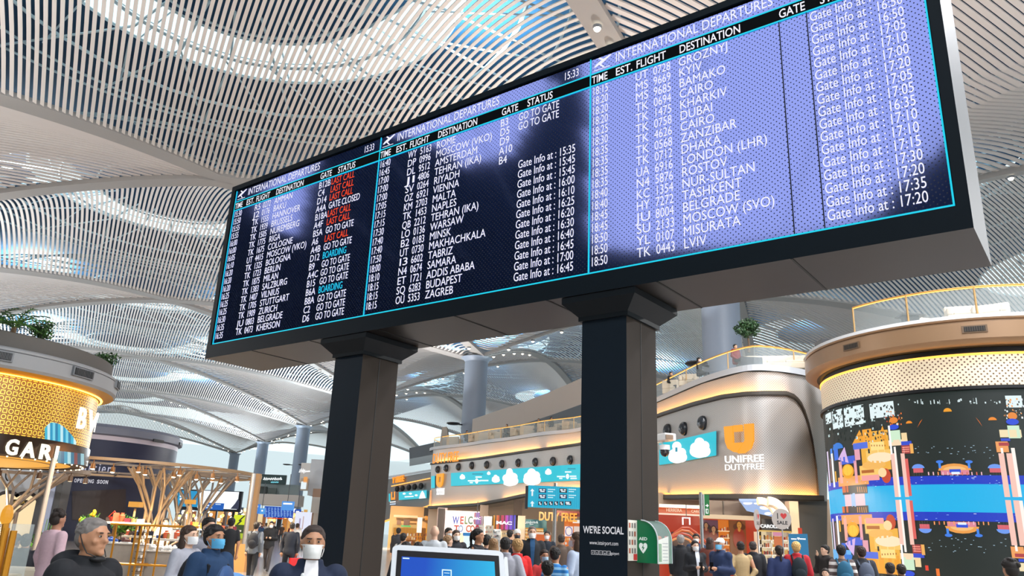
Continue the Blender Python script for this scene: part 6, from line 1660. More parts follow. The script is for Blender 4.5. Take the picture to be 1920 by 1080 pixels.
for i, px in enumerate((203, 211, 235)):
    p = aty(px, 1015, 20.85); shoe((p[0], 20.85, z1_), 1.2, ('2f5aa8', '2f5aa8', '6a4038')[i], ('blue shoe on the plinth beside the man in black, the left one', 'blue shoe on the plinth beside the man in black, the right one', 'brown shoe on the left stone plinth behind the rail')[i], 'shoes on the left plinth')
# tables and shelves with goods
def table(name, lab, x0, x1, ytop, y, m_top, m_leg, depth=.8, cat='table'):
    a, b_ = aty(x0, ytop, y), aty(x1, ytop, y); o = empty(name, ((a[0] + b_[0]) / 2, y, 0), lab, cat)
    mb = MB(); mb.box(((a[0] + b_[0]) / 2, y + depth / 2, a[2] - .03), (b_[0] - a[0], depth, .06), m_top); mb.build('table_top', o)
    for sx in (a[0] + .06, b_[0] - .06):
        for sy in (.06, depth - .06): mb = MB(); mb.box((sx, y + sy, (a[2] - .06) / 2), (.05, .05, a[2] - .06), m_leg); mb.build('leg', o)
    return o, (a[0], b_[0], a[2])
wood = mat('oak_wood', 'b58a58', .5, noise=(9, .2))
tb1, g1 = table('display_table', 'oak display table with a white tray behind the left half of the brass rail', 190, 262, 977, 24.0, P('e8e2d8', .5), wood)
tb2, g2 = table('display_table', 'oak display table crowded with small gifts behind the stone plinth with trainers', 286, 345, 1009, 22.5, P('d8cfc4', .5), wood)
tb3, g3 = table('display_table', 'low oak table with folded goods between the brass rail posts', 228, 262, 1003, 22.6, P('d8c8b0', .5), wood)
tb4, g4 = table('display_table', 'long far market counter behind the people in the market', 350, 440, 990, 30.0, P('efe6da', .5), wood)
rn = random.Random(31)
items = ['box', 'jar', 'figurine', 'tin']
for gi, (g_, y, n, tl) in enumerate(((g1, 24.25, 6, 'on the oak table with the white tray'), (g2, 22.8, 9, 'on the crowded oak gift table'), (g3, 22.8, 4, 'on the low oak table between the rail posts'), (g4, 30.2, 12, 'on the long far market counter'))):
    for i in range(n):
        x = g_[0] + (g_[1] - g_[0]) * (i + .5) / n; k = rn.choice(items); c = rn.choice(['f4f0e8', 'c85a3a', '2f4f8a', '3a2a24', 'd8b070', '7a2a3a', 'f0d060']); h = rn.uniform(.1, .26)
        mb = MB()
        if k == 'box': mb.box((x, y, g_[2] + h / 2), (.16, .14, h), P(c, .5), rn.uniform(0, 1))
        elif k == 'jar': mb.lathe((x, y), [(.0, g_[2]), (.07, g_[2]), (.08, g_[2] + h * .7), (.05, g_[2] + h * .8), (.05, g_[2] + h), (0, g_[2] + h)], P(c, .3), 14)
        elif k == 'figurine': mb.lathe((x, y), [(0, g_[2]), (.06, g_[2]), (.03, g_[2] + h * .4), (.055, g_[2] + h * .7), (0, g_[2] + h)], P(c, .4), 12)
        else: mb.lathe((x, y), [(0, g_[2]), (.08, g_[2]), (.08, g_[2] + h * .6), (0, g_[2] + h * .6)], P(c, .3, .5), 16)
        tag(mb.build('gift_' + k), 'small gift ware ' + tl, 'gift', 'gifts ' + tl)
# column of brass shelves with cups in the middle of the rail
o = empty('display_rack', tuple(aty(268, 1010, 20.4) * np.array([1, 1, 0])), 'narrow brass rack hung with small white cups, in the middle of the brass rail', 'rack')
p = aty(268, 1010, 20.4); mb = MB()
for sx in (-.09, .09): mb.box((p[0] + sx, 20.4, .72), (.03, .03, 1.44), m_brass)
mb.box((p[0], 20.4, .62), (.34, .34, .04), m_brass); mb.build('frame', o)
mb = MB()
for k in range(9): mb.box((p[0], 20.4, .15 + k * .15), (.2, .2, .012), P('4a3a2c', .5))
mb.build('shelf_board', o)
for k in range(9):
    for s in (-.045, .045):
        mb = MB(); z = .157 + k * .15; mb.lathe((p[0] + s, 20.36), [(0, z), (.025, z), (.038, z + .07), (0, z + .07)], P('f2ece2', .3), 10); tag(mb.build('cup'), 'small white cup on the narrow brass rack', 'cup', 'cups on the brass rack')
# flowers and pots
def pot_plant(px, py, y, z, kind, lab):
    p = aty(px, py, y); o = empty('potted_plant', (p[0], y, z), lab, 'potted plant')
    h = MB(); h.lathe((p[0], y), [(0, z), (.1, z), (.14, z + .2), (0, z + .2)], P('6a5a50', .6), 16); h.build('pot', o)
    h = MB(); hf = MB(); top = max(p[2], z + .35)
    for i in range(26):
        a = rn.uniform(0, 6.28); r = rn.uniform(.05, .38); zz = rn.uniform(z + .3, top); q = np.array([p[0] + r * math.cos(a), y + r * math.sin(a) * .6, zz])
        h.tube([(p[0], y, z + .15), ((p[0] + q[0]) / 2, (y + q[1]) / 2, (z + zz) / 2 + .1), q], .012, P('3f6b2a', .5), 4)
        if kind == 'flower' and i % 2 == 0: hf.ell(q, (.05, .05, .06), P(rn.choice(['f0b020', 'f0d030', 'e89018']), .5), 8, 6)
    leaf_ball(h, (p[0], y, (z + top) / 2 + .05), .32, 130, .09, ['2f5a22', '4a7a2a', '6a9a32'], rn)
    h.build('foliage', o)
    if kind == 'flower': hf.build('flower', o)
pot_plant(172, 958, 24.6, 1.0, 'flower', 'plant with yellow blossoms in the market above the grey haired man')
pot_plant(240, 968, 24.9, 1.05, 'leaf', 'dark green bushy pot plant in the market left of the steel tree')
pot_plant(233, 962, 25.6, 1.05, 'leaf', 'pale green cactus like pot plant left of the dark bushy one')
pot_plant(88, 968, 26, 0, 'leaf', 'green plant behind the slim pale post')
for q in (('display_table',),): pass
tbl, g5 = table('plant_table', 'plain oak plant table behind the grey haired man', 155, 196, 1000, 24.3, wood, wood)
p = aty(213, 970, 24.3); o = empty('red_bucket', (p[0], 24.3, g1[2]), 'small red paper boat shaped bucket on the white tray table', 'bucket')
mb = MB(); mb.lathe((p[0], 24.3), [(0, g1[2]), (.1, g1[2]), (.16, g1[2] + .14), (.14, g1[2] + .14), (.09, g1[2] + .02)], P('d8402a', .5), 12); mb.build('body', o)
mb = MB(); mb.tube([(p[0] - .15, 24.3, g1[2] + .13), (p[0], 24.3, g1[2] + .3), (p[0] + .15, 24.3, g1[2] + .13)], .012, P('d8402a', .5), 6); mb.build('handle', o)
for (px, py, y, lab) in ((255, 946, 25.5, 'small square lantern on a wooden stake left of the steel tree'), (357, 941, 32, 'amber square lantern on a stake before the blue part of the white screen')):
    p = aty(px, py, y); o = empty('stake_lantern', (p[0], y, 0), lab, 'lantern')
    mb = MB(); mb.tube([(p[0], y, 0), (p[0], y, p[2] - .12)], .035, P('c09a68', .6), 8); mb.build('stake', o)
    mb = MB(); mb.box((p[0], y, p[2]), (.34, .3, .16), E('f0a63a', .9)); mb.build('lamp_shade', o)
# sofa group, glass case with brass tubes at the far left
p = aty(48, 1020, 13.5); sofa((p[0] - .1, 14.2, 0), math.pi, 1.3, 'brown grey sofa back with a red base before the arched shop', None, 2)
mb = MB(); mb.box((p[0] - .1, 13.7, .16), (1.25, .1, .24), P('c0402a', .6)); tag(mb.build('red_panel'), 'red low panel under the brown grey sofa', 'panel')
o = empty('glass_showcase', tuple(aty(12, 1030, 9.0) * np.array([1, 1, 0])), 'glass showcase with slanted brass tubes at the lower left edge', 'showcase')
a, b_ = aty(-30, 1000, 9.2), aty(33, 1000, 9.2); mb = MB()
mb.box(((a[0] + b_[0]) / 2, 9.2, .8), (b_[0] - a[0], .6, 1.5), m_glass); mb.build('glass_case', o)
mb = MB(); mb.box(((a[0] + b_[0]) / 2, 9.2, .08), (b_[0] - a[0] + .05, .65, .14), P('b8802a', .4, .5)); mb.box(((a[0] + b_[0]) / 2, 9.2, 1.0), (b_[0] - a[0] - .03, .55, .03), P('d8c8a8', .4)); mb.build('base', o)
for (x0, y0, x1, y1) in ((14, 960, 0, 1050), (26, 995, 8, 1080), (12, 990, -6, 1080)):
    mb = MB(); q0, q1 = aty(x0, y0, 8.8), aty(x1, y1, 8.8); mb.tube([q0, (q1[0], q1[1], max(q1[2], .1))], .035, m_brass, 10); mb.build('brass_tube', o)
mb = MB(); q0 = aty(13, 966, 8.8); mb.ell(q0, (.06, .06, .11), E('ffb030', .8)); mb.build('amber_lamp', o)
# wooden panel counter under the yellow green screen
mb = MB(); pbox(mb, 424, 1020, 460, 1075, 30, mat('timber_panel', 'c98f52', .5), .6); tag(mb.build('timber_counter'), 'orange timber counter behind the man in the black T-shirt', 'counter')
# ------------------------------------------------------------------ people
def loft(mb, rings, m, n=16):
    """rings: (cx, cy, cz, rx, ry)"""
    V = []; F = []
    for (x, y, z, rx, ry) in rings:
        for k in range(n):
            a = 2 * math.pi * k / n; V.append((x + rx * math.cos(a), y + ry * math.sin(a), z))
    for i in range(len(rings) - 1):
        for k in range(n): F.append((i * n + k, i * n + (k + 1) % n, (i + 1) * n + (k + 1) % n, (i + 1) * n + k))
    F.append(tuple(range(n))[::-1]); F.append(tuple((len(rings) - 1) * n + k for k in range(n)))
    mb.add(V, F, m)
DUM = None
def limb(mb, pts, rs, m):
    mb.tube(pts, rs, m, 12)
    for p, r in zip(pts, rs): mb.ell(p, (r, r, r), m, 12, 8)
def fuse(mb, name, voxel):
    """one continuous skin from overlapping volumes"""
    me = bpy.data.meshes.new(name); me.from_pydata(mb.v, [], mb.f); me.update()
    ob = bpy.data.objects.new(name, me); COL.objects.link(ob)
    r = ob.modifiers.new('r', 'REMESH'); r.mode = 'VOXEL'; r.voxel_size = voxel
    s = ob.modifiers.new('s', 'SMOOTH'); s.factor = .6; s.iterations = 3
    dg = bpy.context.evaluated_depsgraph_get(); dg.update()
    out = bpy.data.meshes.new_from_object(ob.evaluated_get(dg)); out.name = name
    bpy.data.objects.remove(ob); bpy.data.meshes.remove(me)
    out.polygons.foreach_set('use_smooth', [True] * len(out.polygons)); return out
ARMS = {   # right arm: shoulder, elbow, wrist, hand direction (x mirrored for the left arm); -Y is forward
    'stand': [(.19, 0, 1.42), (.235, .03, 1.14), (.225, -.05, .88)],
    'phone': [(.19, 0, 1.42), (.23, .02, 1.15), (.09, -.24, 1.18)],
    'clasp': [(.19, 0, 1.42), (.26, .10, 1.16), (.07, .16, .95)],
    'front': [(.19, 0, 1.42), (.25, .0, 1.15), (.09, -.20, .98)],
    'pocket': [(.19, 0, 1.42), (.27, .06, 1.16), (.17, -.06, .93)],
    'walk': [(.19, 0, 1.42), (.23, .10, 1.15), (.22, .06, .9)],
    'face': [(.19, 0, 1.42), (.22, -.12, 1.18), (.08, -.17, 1.5)],
}
LEGS = {'stand': (((.09, 0, .92), (.10, -.015, .5), (.10, .02, .09)), ((.09, 0, .92), (.10, -.01, .5), (.10, .02, .09))),
        'walk': (((.09, 0, .92), (.10, -.16, .53), (.10, -.24, .1)), ((.09, 0, .92), (.10, .08, .5), (.10, .34, .16))),
        'sit': (((.09, 0, .5), (.11, -.42, .5), (.11, -.42, .09)), ((.09, 0, .5), (.11, -.42, .48), (.11, -.45, .09)))}
TORSO = [(.84, .15, .11), (.92, .168, .118), (1.02, .15, .105), (1.14, .15, .11), (1.26, .165, .118), (1.36, .178, .112), (1.43, .16, .095), (1.47, .10, .078), (1.50, .062, .066)]
_PC = {}
def hand(mb, w, d, s, m):
    """palm, four unequal fingers and a thumb at wrist w pointing along d"""
    w = np.array(w); d = np.array(d, float); d /= np.linalg.norm(d); side = np.cross(d, (0, -1, .2)); side /= np.linalg.norm(side) + 1e-6; nn = np.cross(side, d)
    c = w + d * .05; mb.tube([w, c, w + d * .09], [.026, .034, .03], m, 8)
    for k, (l, o_) in enumerate(((.062, -.027), (.075, -.009), (.07, .009), (.055, .026))):
        a = w + d * .085 + side * o_; b_ = a + d * l * .55 + nn * .006; e = b_ + d * l * .4 + nn * .022; mb.tube([a, b_, e], [.0095, .009, .008], m, 6)
    t = w + d * .035 - side * s * .03; mb.tube([t, t + d * .03 - side * s * .025, t + d * .062 - side * s * .028 + nn * .01], [.012, .0105, .009], m, 6)
def body_mesh(pose, legs, voxel):
    k = ('body', pose, legs, voxel)
    if k in _PC: return _PC[k]
    mb = MB(); m = None; dz = -.42 if legs == 'sit' else 0
    loft(mb, [(0, 0, z + dz, rx * .93, ry * .93) for z, rx, ry in TORSO] + [(0, -.005, 1.55 + dz, .056, .062)], m)
    h = np.array([0, 0, dz])
    mb.ell(h + (0, -.005, 1.645), (.076, .094, .105), m, 20, 14); mb.ell(h + (0, -.03, 1.585), (.06, .066, .062), m, 16, 10)
    mb.ell(h + (0, -.085, 1.55), (.028, .022, .022), m, 10, 8)                      # chin
    mb.ell(h + (0, -.102, 1.622), (.014, .022, .02), m, 10, 8); mb.ell(h + (0, -.096, 1.645), (.010, .014, .03), m, 10, 8)   # nose
    mb.ell(h + (0, -.078, 1.672), (.058, .022, .014), m, 14, 8)                     # brow
    for s in (-1, 1):
        mb.ell(h + (s * .077, .005, 1.63), (.010, .022, .032), m, 10, 8); mb.ell(h + (s * .042, -.07, 1.617), (.024, .022, .02), m, 10, 8)
    mb.ell(h + (0, -.092, 1.586), (.026, .012, .009), m, 10, 6)                      # lips
    for s in (-1, 1):
        A_ = [np.array((s * x, y, z + dz)) for x, y, z in ARMS[pose]]
        if pose == 'face' and s > 0: A_ = [np.array((s * x, y, z + dz)) for x, y, z in ARMS['stand']]
        if pose == 'walk' and s > 0: A_ = [np.array((x, -y * 1.2, z + dz)) for x, y, z in ARMS['walk']]
        limb(mb, A_, [.052, .042, .028], m); hand(mb, A_[2], A_[2] - A_[1], s, m)
        L_ = [np.array((s * x, y, z)) for x, y, z in LEGS[legs][0 if s > 0 else 1]]
        limb(mb, L_, [.082, .056, .038], m); f = L_[2]
        mb.ell((f[0], f[1] - .06, max(f[2] - .05, .035)), (.04, .12, .035), m, 12, 8)
    _PC[k] = fuse(mb, 'person_body', voxel); return _PC[k]
def top_mesh(pose, style, voxel, legs):
    k = ('top', pose, style, voxel, legs)
    if k in _PC: return _PC[k]
    mb = MB(); m = None; g = {'tshirt': .016, 'shirt': .018, 'coat': .034, 'puffer': .045, 'long': .03}[style]; dz = -.42 if legs == 'sit' else 0
    T_ = [r for r in TORSO if r[0] <= 1.475]
    rings = [(0, 0, z + dz, rx + g, ry + g) for z, rx, ry in T_]
    rings[-1] = (0, .005, 1.475 + dz, .085 + g * .4, .075 + g * .4)
    if style in ('coat', 'puffer'): rings = [(0, 0, .78 + dz, .19, .14)] + rings
    if style == 'long': rings = [(0, .02, .5 + dz, .23, .19), (0, .01, .7 + dz, .205, .155)] + rings
    loft(mb, rings, m, 20)
    if style in ('coat', 'puffer', 'long'): loft(mb, [(0, .012, 1.44 + dz, .105, .098), (0, .015, 1.50 + dz, .092, .09), (0, .02, 1.535 + dz, .088, .088)], m, 16)
    else: loft(mb, [(0, .008, 1.45 + dz, .085, .08), (0, .008, 1.50 + dz, .07, .072)], m, 16)
    for s in (-1, 1):
        A_ = [np.array((s * x, y, z + dz)) for x, y, z in ARMS[pose]]
        if pose == 'face' and s > 0: A_ = [np.array((s * x, y, z + dz)) for x, y, z in ARMS['stand']]
        if pose == 'walk' and s > 0: A_ = [np.array((x, -y * 1.2, z + dz)) for x, y, z in ARMS['walk']]
        A_[0] = A_[0] + np.array((-s * .015, 0, 0))
        if style == 'tshirt': limb(mb, [A_[0], A_[0] * .35 + A_[1] * .65], [.066, .062], m)
        else: limb(mb, [A_[0], A_[1], A_[1] * .06 + A_[2] * .94], [.056 + g, .047 + g, .034 + g * .7], m)
    if style == 'puffer': mb.ell((0, .11, 1.49 + dz), (.15, .085, .075), m, 16, 10)                       # hood lying on the back
    _PC[k] = fuse(mb, 'clothing_top', voxel); return _PC[k]
def legs_mesh(legs, skirt, voxel):
    k = ('legs', legs, skirt, voxel)
    if k in _PC: return _PC[k]
    mb = MB(); m = None; dz = -.42 if legs == 'sit' else 0
    loft(mb, [(0, 0, .82 + dz, .15, .11), (0, 0, .9 + dz, .178, .13), (0, 0, .99 + dz, .165, .118), (0, 0, 1.02 + dz, .16, .115)], m, 18)
    if skirt: loft(mb, [(0, 0, .55, .21, .18), (0, 0, .86, .185, .135)], m, 18)
    for s in (-1, 1):
        L_ = [np.array((s * x, y, z)) for x, y, z in LEGS[legs][0 if s > 0 else 1]]
        limb(mb, L_, [.10, .072, .058], m)
    _PC[k] = fuse(mb, 'trousers', voxel); return _PC[k]
def shoes_mesh(legs):
    k = ('shoes', legs)
    if k in _PC: return _PC[k]
    mb = MB()
    for s in (-1, 1):
        f = LEGS[legs][0 if s > 0 else 1][2]; mb.ell((s * f[0], f[1] - .06, max(f[2] - .045, .045)), (.05, .14, .048), None, 14, 8); mb.ell((s * f[0], f[1] + .02, max(f[2], .08)), (.05, .06, .06), None, 12, 8)
    _PC[k] = fuse(mb, 'shoes', .02); return _PC[k]
def hair_mesh(style, voxel, legs):
    k = ('hair', style, legs)
    if k in _PC: return _PC[k]
    mb = MB(); h = np.array([0, 0, -.42 if legs == 'sit' else 0])
    if style in ('short', 'long', 'pony', 'curly'):
        for (c, r) in (((0, .012, 1.677), (.083, .098, .084)), ((0, .035, 1.635), (.083, .078, .085)), ((0, -.035, 1.715), (.07, .05, .034))): mb.ell(h + c, r, None, 18, 12)
        if style == 'curly':
            rr = random.Random(2)
            for i in range(40):
                a, b_ = rr.uniform(0, 6.28), rr.uniform(0, 1.3); mb.ell(h + np.array((.085 * math.cos(a) * math.sin(b_), .02 + .1 * math.sin(a) * math.sin(b_), 1.67 + .09 * math.cos(b_))), (.03, .03, .03), None, 8, 6)
        if style == 'long':
            for (c, r) in (((0, .06, 1.52), (.088, .05, .17)), ((.07, .03, 1.54), (.03, .05, .13)), ((-.07, .03, 1.54), (.03, .05, .13)), ((0, .075, 1.4), (.08, .035, .14))): mb.ell(h + c, r, None, 16, 10)
        if style == 'pony':
            for (c, r) in (((0, .115, 1.68), (.035, .035, .035)), ((0, .13, 1.6), (.03, .03, .09)), ((0, .125, 1.5), (.024, .024, .08))): mb.ell(h + c, r, None, 12, 8)
    elif style == 'crop':
        for (c, r) in (((0, .008, 1.675), (.0795, .094, .083)), ((0, .03, 1.635), (.0795, .07, .07)), ((0, -.032, 1.722), (.058, .045, .027))): mb.ell(h + c, r, None, 18, 12)
    elif style == 'cap':
        mb.ell(h + (0, .005, 1.69), (.086, .104, .075), None, 18, 12); mb.ell(h + (0, -.11, 1.69), (.065, .07, .012), None, 14, 8)
    elif style == 'beanie':
        mb.ell(h + (0, .01, 1.685), (.09, .108, .09), None, 18, 12)
    if style in ('crop', 'short', 'long', 'pony'):    # strands: small tufts lying over the cap of hair
        rr = random.Random(4); n = 420
        for i in range(n):
            a = rr.uniform(0, 6.283); t = math.acos(rr.uniform(-.35 if style != 'crop' else -.15, 1)); q = np.array((math.sin(t) * math.cos(a), math.sin(t) * math.sin(a), math.cos(t)))
            if q[1] < -.35 and q[2] < .62: continue
            g = {'crop': .001, 'short': .006}.get(style, .004); c = h + np.array((0, .012, 1.674)) + q * np.array((.081 + g, .096 + g, .084 + g))
            l = {'crop': .006, 'short': .013}.get(style, .012)
            mb.ell(c, (l * .8, l * 1.1, l * .6), None, 6, 4)
    _PC[k] = fuse(mb, 'hair', .006); return _PC[k]
def mask_mesh(legs):
    k = ('mask', legs)
    if k in _PC: return _PC[k]
    h = np.array([0, 0, -.42 if legs == 'sit' else 0])
    V = []; F = []; N, M_ = 12, 7
    for j in range(M_ + 1):
        z = 1.538 + .092 * j / M_; q = math.sin(math.pi * (j / M_) ** .9)
        for i in range(N + 1):
            a = math.radians(-78 + 156 * i / N); fw = .012 * math.cos(a) * q + .004 * math.sin(j * 2.6) * math.cos(a)
            rx, ry = .071 - .012 * (1 - j / M_), .108 + fw
            V.append(h + (rx * math.sin(a), -.022 - ry * math.cos(a), z))
    for j in range(M_):
        for i in range(N): F.append((j * (N + 1) + i, j * (N + 1) + i + 1, (j + 1) * (N + 1) + i + 1, (j + 1) * (N + 1) + i))
    mb = MB(); mb.add(V, F, None)
    for s in (-1, 1):
        for z0 in (1.55, 1.622): mb.tube([h + (s * .066, -.04, z0), h + (s * .079, -.01, (z0 + 1.63) / 2), h + (s * .082, .016, 1.63)], .0025, None, 5)
    me = bpy.data.meshes.new('face_mask'); me.from_pydata([tuple(map(float, p)) for p in mb.v], [], mb.f); me.polygons.foreach_set('use_smooth', [True] * len(me.polygons)); me.update(); _PC[k] = me; return me
def eyes_mesh(legs):
    k = ('eyes', legs)
    if k in _PC: return _PC[k]
    h = np.array([0, 0, -.42 if legs == 'sit' else 0]); mb = MB(); a, b_ = P('2a1c14', .4), P('b8aaa0', .5)
    for s in (-1, 1):
        mb.ell(h + (s * .031, -.0905, 1.648), (.011, .006, .005), b_, 10, 6); mb.ell(h + (s * .031, -.0965, 1.648), (.0058, .004, .006), a, 8, 6); mb.ell(h + (s * .033, -.098, 1.668), (.019, .006, .0042), a, 8, 5)
    o = mb.build('t', loc=(0, 0, 0)); me = o.data; bpy.data.objects.remove(o); _PC[k] = me; return me
def child(me, name, parent, m):
    o = bpy.data.objects.new(name, me); COL.objects.link(o); o.parent = parent
    if m is not None:
        if not me.materials: me.materials.append(m)
        o.material_slots[0].link = 'OBJECT'; o.material_slots[0].material = m
    return o
SK = {'a': 'c99a7c', 'b': 'b98463', 'c': 'dcb095', 'd': 'a8745a'}
def striped(c1, c2, pitch):
    n = 'striped_%s_%s' % (c1, c2)
    if n in _M: return _M[n]
    m = bpy.data.materials.new(n); m.use_nodes = True; nt = m.node_tree; b = nt.nodes['Principled BSDF']; b.inputs['Roughness'].default_value = .8
    tc = nt.nodes.new('ShaderNodeTexCoord'); s = nt.nodes.new('ShaderNodeSeparateXYZ'); nt.links.new(tc.outputs['Object'], s.inputs[0])
    d = nt.nodes.new('ShaderNodeMath'); d.operation = 'DIVIDE'; d.inputs[1].default_value = pitch; nt.links.new(s.outputs[2], d.inputs[0]); f = nt.nodes.new('ShaderNodeMath'); f.operation = 'FRACT'; nt.links.new(d.outputs[0], f.inputs[0])
    g = nt.nodes.new('ShaderNodeMath'); g.operation = 'GREATER_THAN'; g.inputs[1].default_value = .55; nt.links.new(f.outputs[0], g.inputs[0])
    x = nt.nodes.new('ShaderNodeMix'); x.data_type = 'RGBA'; nt.links.new(g.outputs[0], x.inputs[0]); x.inputs[6].default_value = (*lin(c1), 1); x.inputs[7].default_value = (*lin(c2), 1); nt.links.new(x.outputs[2], b.inputs['Base Color'])
    _M[n] = m; return m
def fab(c): return mat('cloth_' + c, c, .85, noise=(30, .12))
def person(px, hy, y, rz, lab, top='shirt', tc='30343c', bc_='20242c', hair='short', hc='241a14', mask=None, skin='a', pose='stand', legs='stand', skirt=False, z0=0.0, hi=False, group=None, sc=None, inner=None):
    p = aty(px, hy, y); H = (p[2] - z0) / (1.755 if legs != 'sit' else 1.335)
    if sc: H = sc
    H = max(.55, min(1.08, H))
    o = empty('person', (p[0], y, z0), lab, 'person', group, math.radians(rz)); o.scale = (H, H, H)
    v = .009 if hi else .016
    child(body_mesh(pose, legs, v), 'body', o, mat('skin_' + skin, SK[skin], .5))
    if y < 40: child(eyes_mesh(legs), 'eyes', o, None)
    child(top_mesh(pose, top, .012 if hi else .02, legs), {'tshirt': 't_shirt', 'shirt': 'shirt', 'coat': 'jacket', 'puffer': 'hooded_coat', 'long': 'long_coat'}[top], o, tc if not isinstance(tc, str) else fab(tc))
    child(legs_mesh(legs, skirt, .02), 'skirt' if skirt else 'trousers', o, fab(bc_)); child(shoes_mesh(legs), 'shoes', o, P('1c1a1a', .5))
    if hair: child(hair_mesh(hair, .01, legs), {'cap': 'cap', 'beanie': 'hat'}.get(hair, 'hair'), o, mat('hair_' + hc, hc, .7, noise=(60, .3)))
    if mask: child(mask_mesh(legs), 'face_mask', o, P(mask, .7))
    if inner:                                         # open jacket front showing the shirt
        mb = MB(); gg = {'coat': .034}.get(top, .03); R_ = [(z, ry + gg + .010) for z, rx, ry in TORSO]
        yy = lambda z: -float(np.interp(z, [r[0] for r in R_], [r[1] for r in R_])) if z < 1.42 else -float(np.interp(z, [1.42, 1.47, 1.54], [.139, .118, .098]))
        zz = [1.0, 1.1, 1.2, 1.3, 1.38, 1.43, 1.48, 1.53]; ww = [.02, .026, .032, .038, .044, .048, .046, .04]
        for i in range(7):
            for k in range(4):
                xa, xb = -1 + k * .5, -.5 + k * .5
                cv = lambda x, w: .10 * (x * w) ** 2 / .06 if True else 0
                mb.add([(xa * ww[i], yy(zz[i]) + cv(xa, ww[i]), zz[i]), (xb * ww[i], yy(zz[i]) + cv(xb, ww[i]), zz[i]), (xb * ww[i + 1], yy(zz[i + 1]) + cv(xb, ww[i + 1]), zz[i + 1]), (xa * ww[i + 1], yy(zz[i + 1]) + cv(xa, ww[i + 1]), zz[i + 1])], [(0, 1, 2, 3)], fab(inner))
        mb.build('inner_shirt', o, world=False)
    return o
def at(o, x, y, z):
    """point in a person's own frame, in the room"""
    a = o.rotation_euler[2]; s = o.scale[0]; return np.array([o.location[0] + s * (x * math.cos(a) - y * math.sin(a)), o.location[1] + s * (x * math.sin(a) + y * math.cos(a)), o.location[2] + s * z])
def backpack(o, col, lab, dz=0.0, side='back'):
    c = at(o, 0, .205, 1.02 + dz); r = empty('backpack', tuple(c), lab, 'backpack', None, o.rotation_euler[2]); s = o.scale[0]
    mb = MB(); mb.ell((0, .03 * s, .2 * s), (.155 * s, .10 * s, .24 * s), fab(col), 16, 12); mb.build('bag', r, True, world=False)
    mb = MB(); mb.ell((0, .11 * s, .12 * s), (.11 * s, .045 * s, .11 * s), fab(col), 14, 8); mb.build('pocket', r, True, world=False)
    for k in (-1, 1): mb = MB(); mb.tube([(k * .1 * s, -.02, .36 * s), (k * .11 * s, -.15 * s, .47 * s), (k * .12 * s, -.32 * s, .36 * s), (k * .13 * s, -.3 * s, .12 * s), (k * .12 * s, -.02, .06 * s)], .018 * s, fab(col), 6); mb.build('strap', r, world=False)
    return r
def carry_bag(o, lab, col, x=.22, y=-.06, z=.86, w=.3, h=.36, name='shopping_bag', d=.12):
    c = at(o, x, y, z); s = 1.0; r = empty(name, (c[0], c[1], c[2] - h - .12), lab, 'bag', None, o.rotation_euler[2] + .3)
    mb = MB(); mb.box((0, 0, h / 2), (w, d, h), P(col, .5)); mb.build('bag', r, world=False, bevel=.01)
    mb = MB(); mb.tube([(-.07, 0, h), (-.04, 0, h + .1), (0, 0, h + .13), (.04, 0, h + .1), (.07, 0, h)], .007, P(col, .5), 5); mb.build('handle', r, world=False); return r
def phone(o, lab):
    c = at(o, 0, -.31, 1.22); r = tag(MB().box(c, (.075, .012, .15), P('101014', .2), o.rotation_euler[2]).build('phone'), lab, 'phone'); return r

# --- foreground and near left
pA = person(179, 971, 4.8, 74, 'grey haired person in a black hooded coat seen from the side at lower left', 'puffer', '16171c', '15161a', 'crop', '77706c', None, 'b', hi=True)
mb = MB()
for s in (-1, 1): mb.tube([(s * .083, .01, 1.655), (s * .085, -.02, 1.60), (s * .075, -.055, 1.55), (s * .04, -.095, 1.53)], .0035, P('101012', .6), 6)
mb.ell((0, -.075, 1.515), (.055, .04, .02), P('141416', .7), 14, 8); mb.build('lowered_mask', pA, True, world=False)
pB = person(590, 985, 5.4, 18, 'person in a dark navy jacket and white face mask, before the left pillar', 'coat', '1c2740', '1a1c24', 'crop', '3a2c26', 'f0efec', 'b', hi=True, inner='ece8ea')
mb = MB(); mb.tube([(-.05, -.162, 1.0), (-.06, -.168, 1.3), (-.055, -.15, 1.43)], .006, P('b8b8bc', .3, .8), 6); mb.ell((-.055, -.148, 1.43), (.014, .012, .02), P('e0e0e0', .3), 8, 6); mb.build('zip', pB, world=False)
pC = person(405, 985, 7.6, 62, 'dark haired person in a blue jacket and light blue mask with a black rucksack', 'coat', '1d3a5c', '1c2028', 'short', '1c1613', '5fb4e0', 'b', 'front', hi=True)
backpack(pC, '15161c', 'black rucksack with a red tag on the back of the person in the blue mask')
pD = person(357, 986, 9.4, 72, 'person with long brown hair in a pale grey top and white mask', 'shirt', 'a4a4ae', '22222a', 'long', '3c2a20', 'eceaea', 'c', 'front', skirt=False)
carry_bag(pD, 'black handbag hanging beside the person in the pale grey top', '141418', -.25, .02, .9, .28, .2, 'handbag', .12)
pE = person(394, 971, 11.5, 50, 'young person in a grey shirt looking down, behind the one in the blue mask', 'shirt', '8e8e98', '24262e', 'short', '17120f', 'f0ece8', 'a', 'phone')
pF = person(435, 971, 21, 200, 'person in a black T-shirt seen from behind beside the yellow green screen', 'tshirt', '131317', '14141a', 'short', '15100e', None, 'b')
pG = person(482, 979, 24.5, 185, 'person in a grey shirt with a dark backpack walking away right of the grey post', 'shirt', '666c74', '17181d', 'short', '2e2622', None, 'a', 'walk', 'walk'); backpack(pG, '23242a', 'dark backpack on the person in the grey shirt right of the grey post')
pH = person(510, 978, 31, 5, 'person in black with a white mask walking forward and looking at a phone', 'coat', '17181d', '3a3638', 'long', '231a16', 'f0eeec', 'c', 'phone', 'walk'); phone(pH, 'dark phone held by the person in black walking forward')
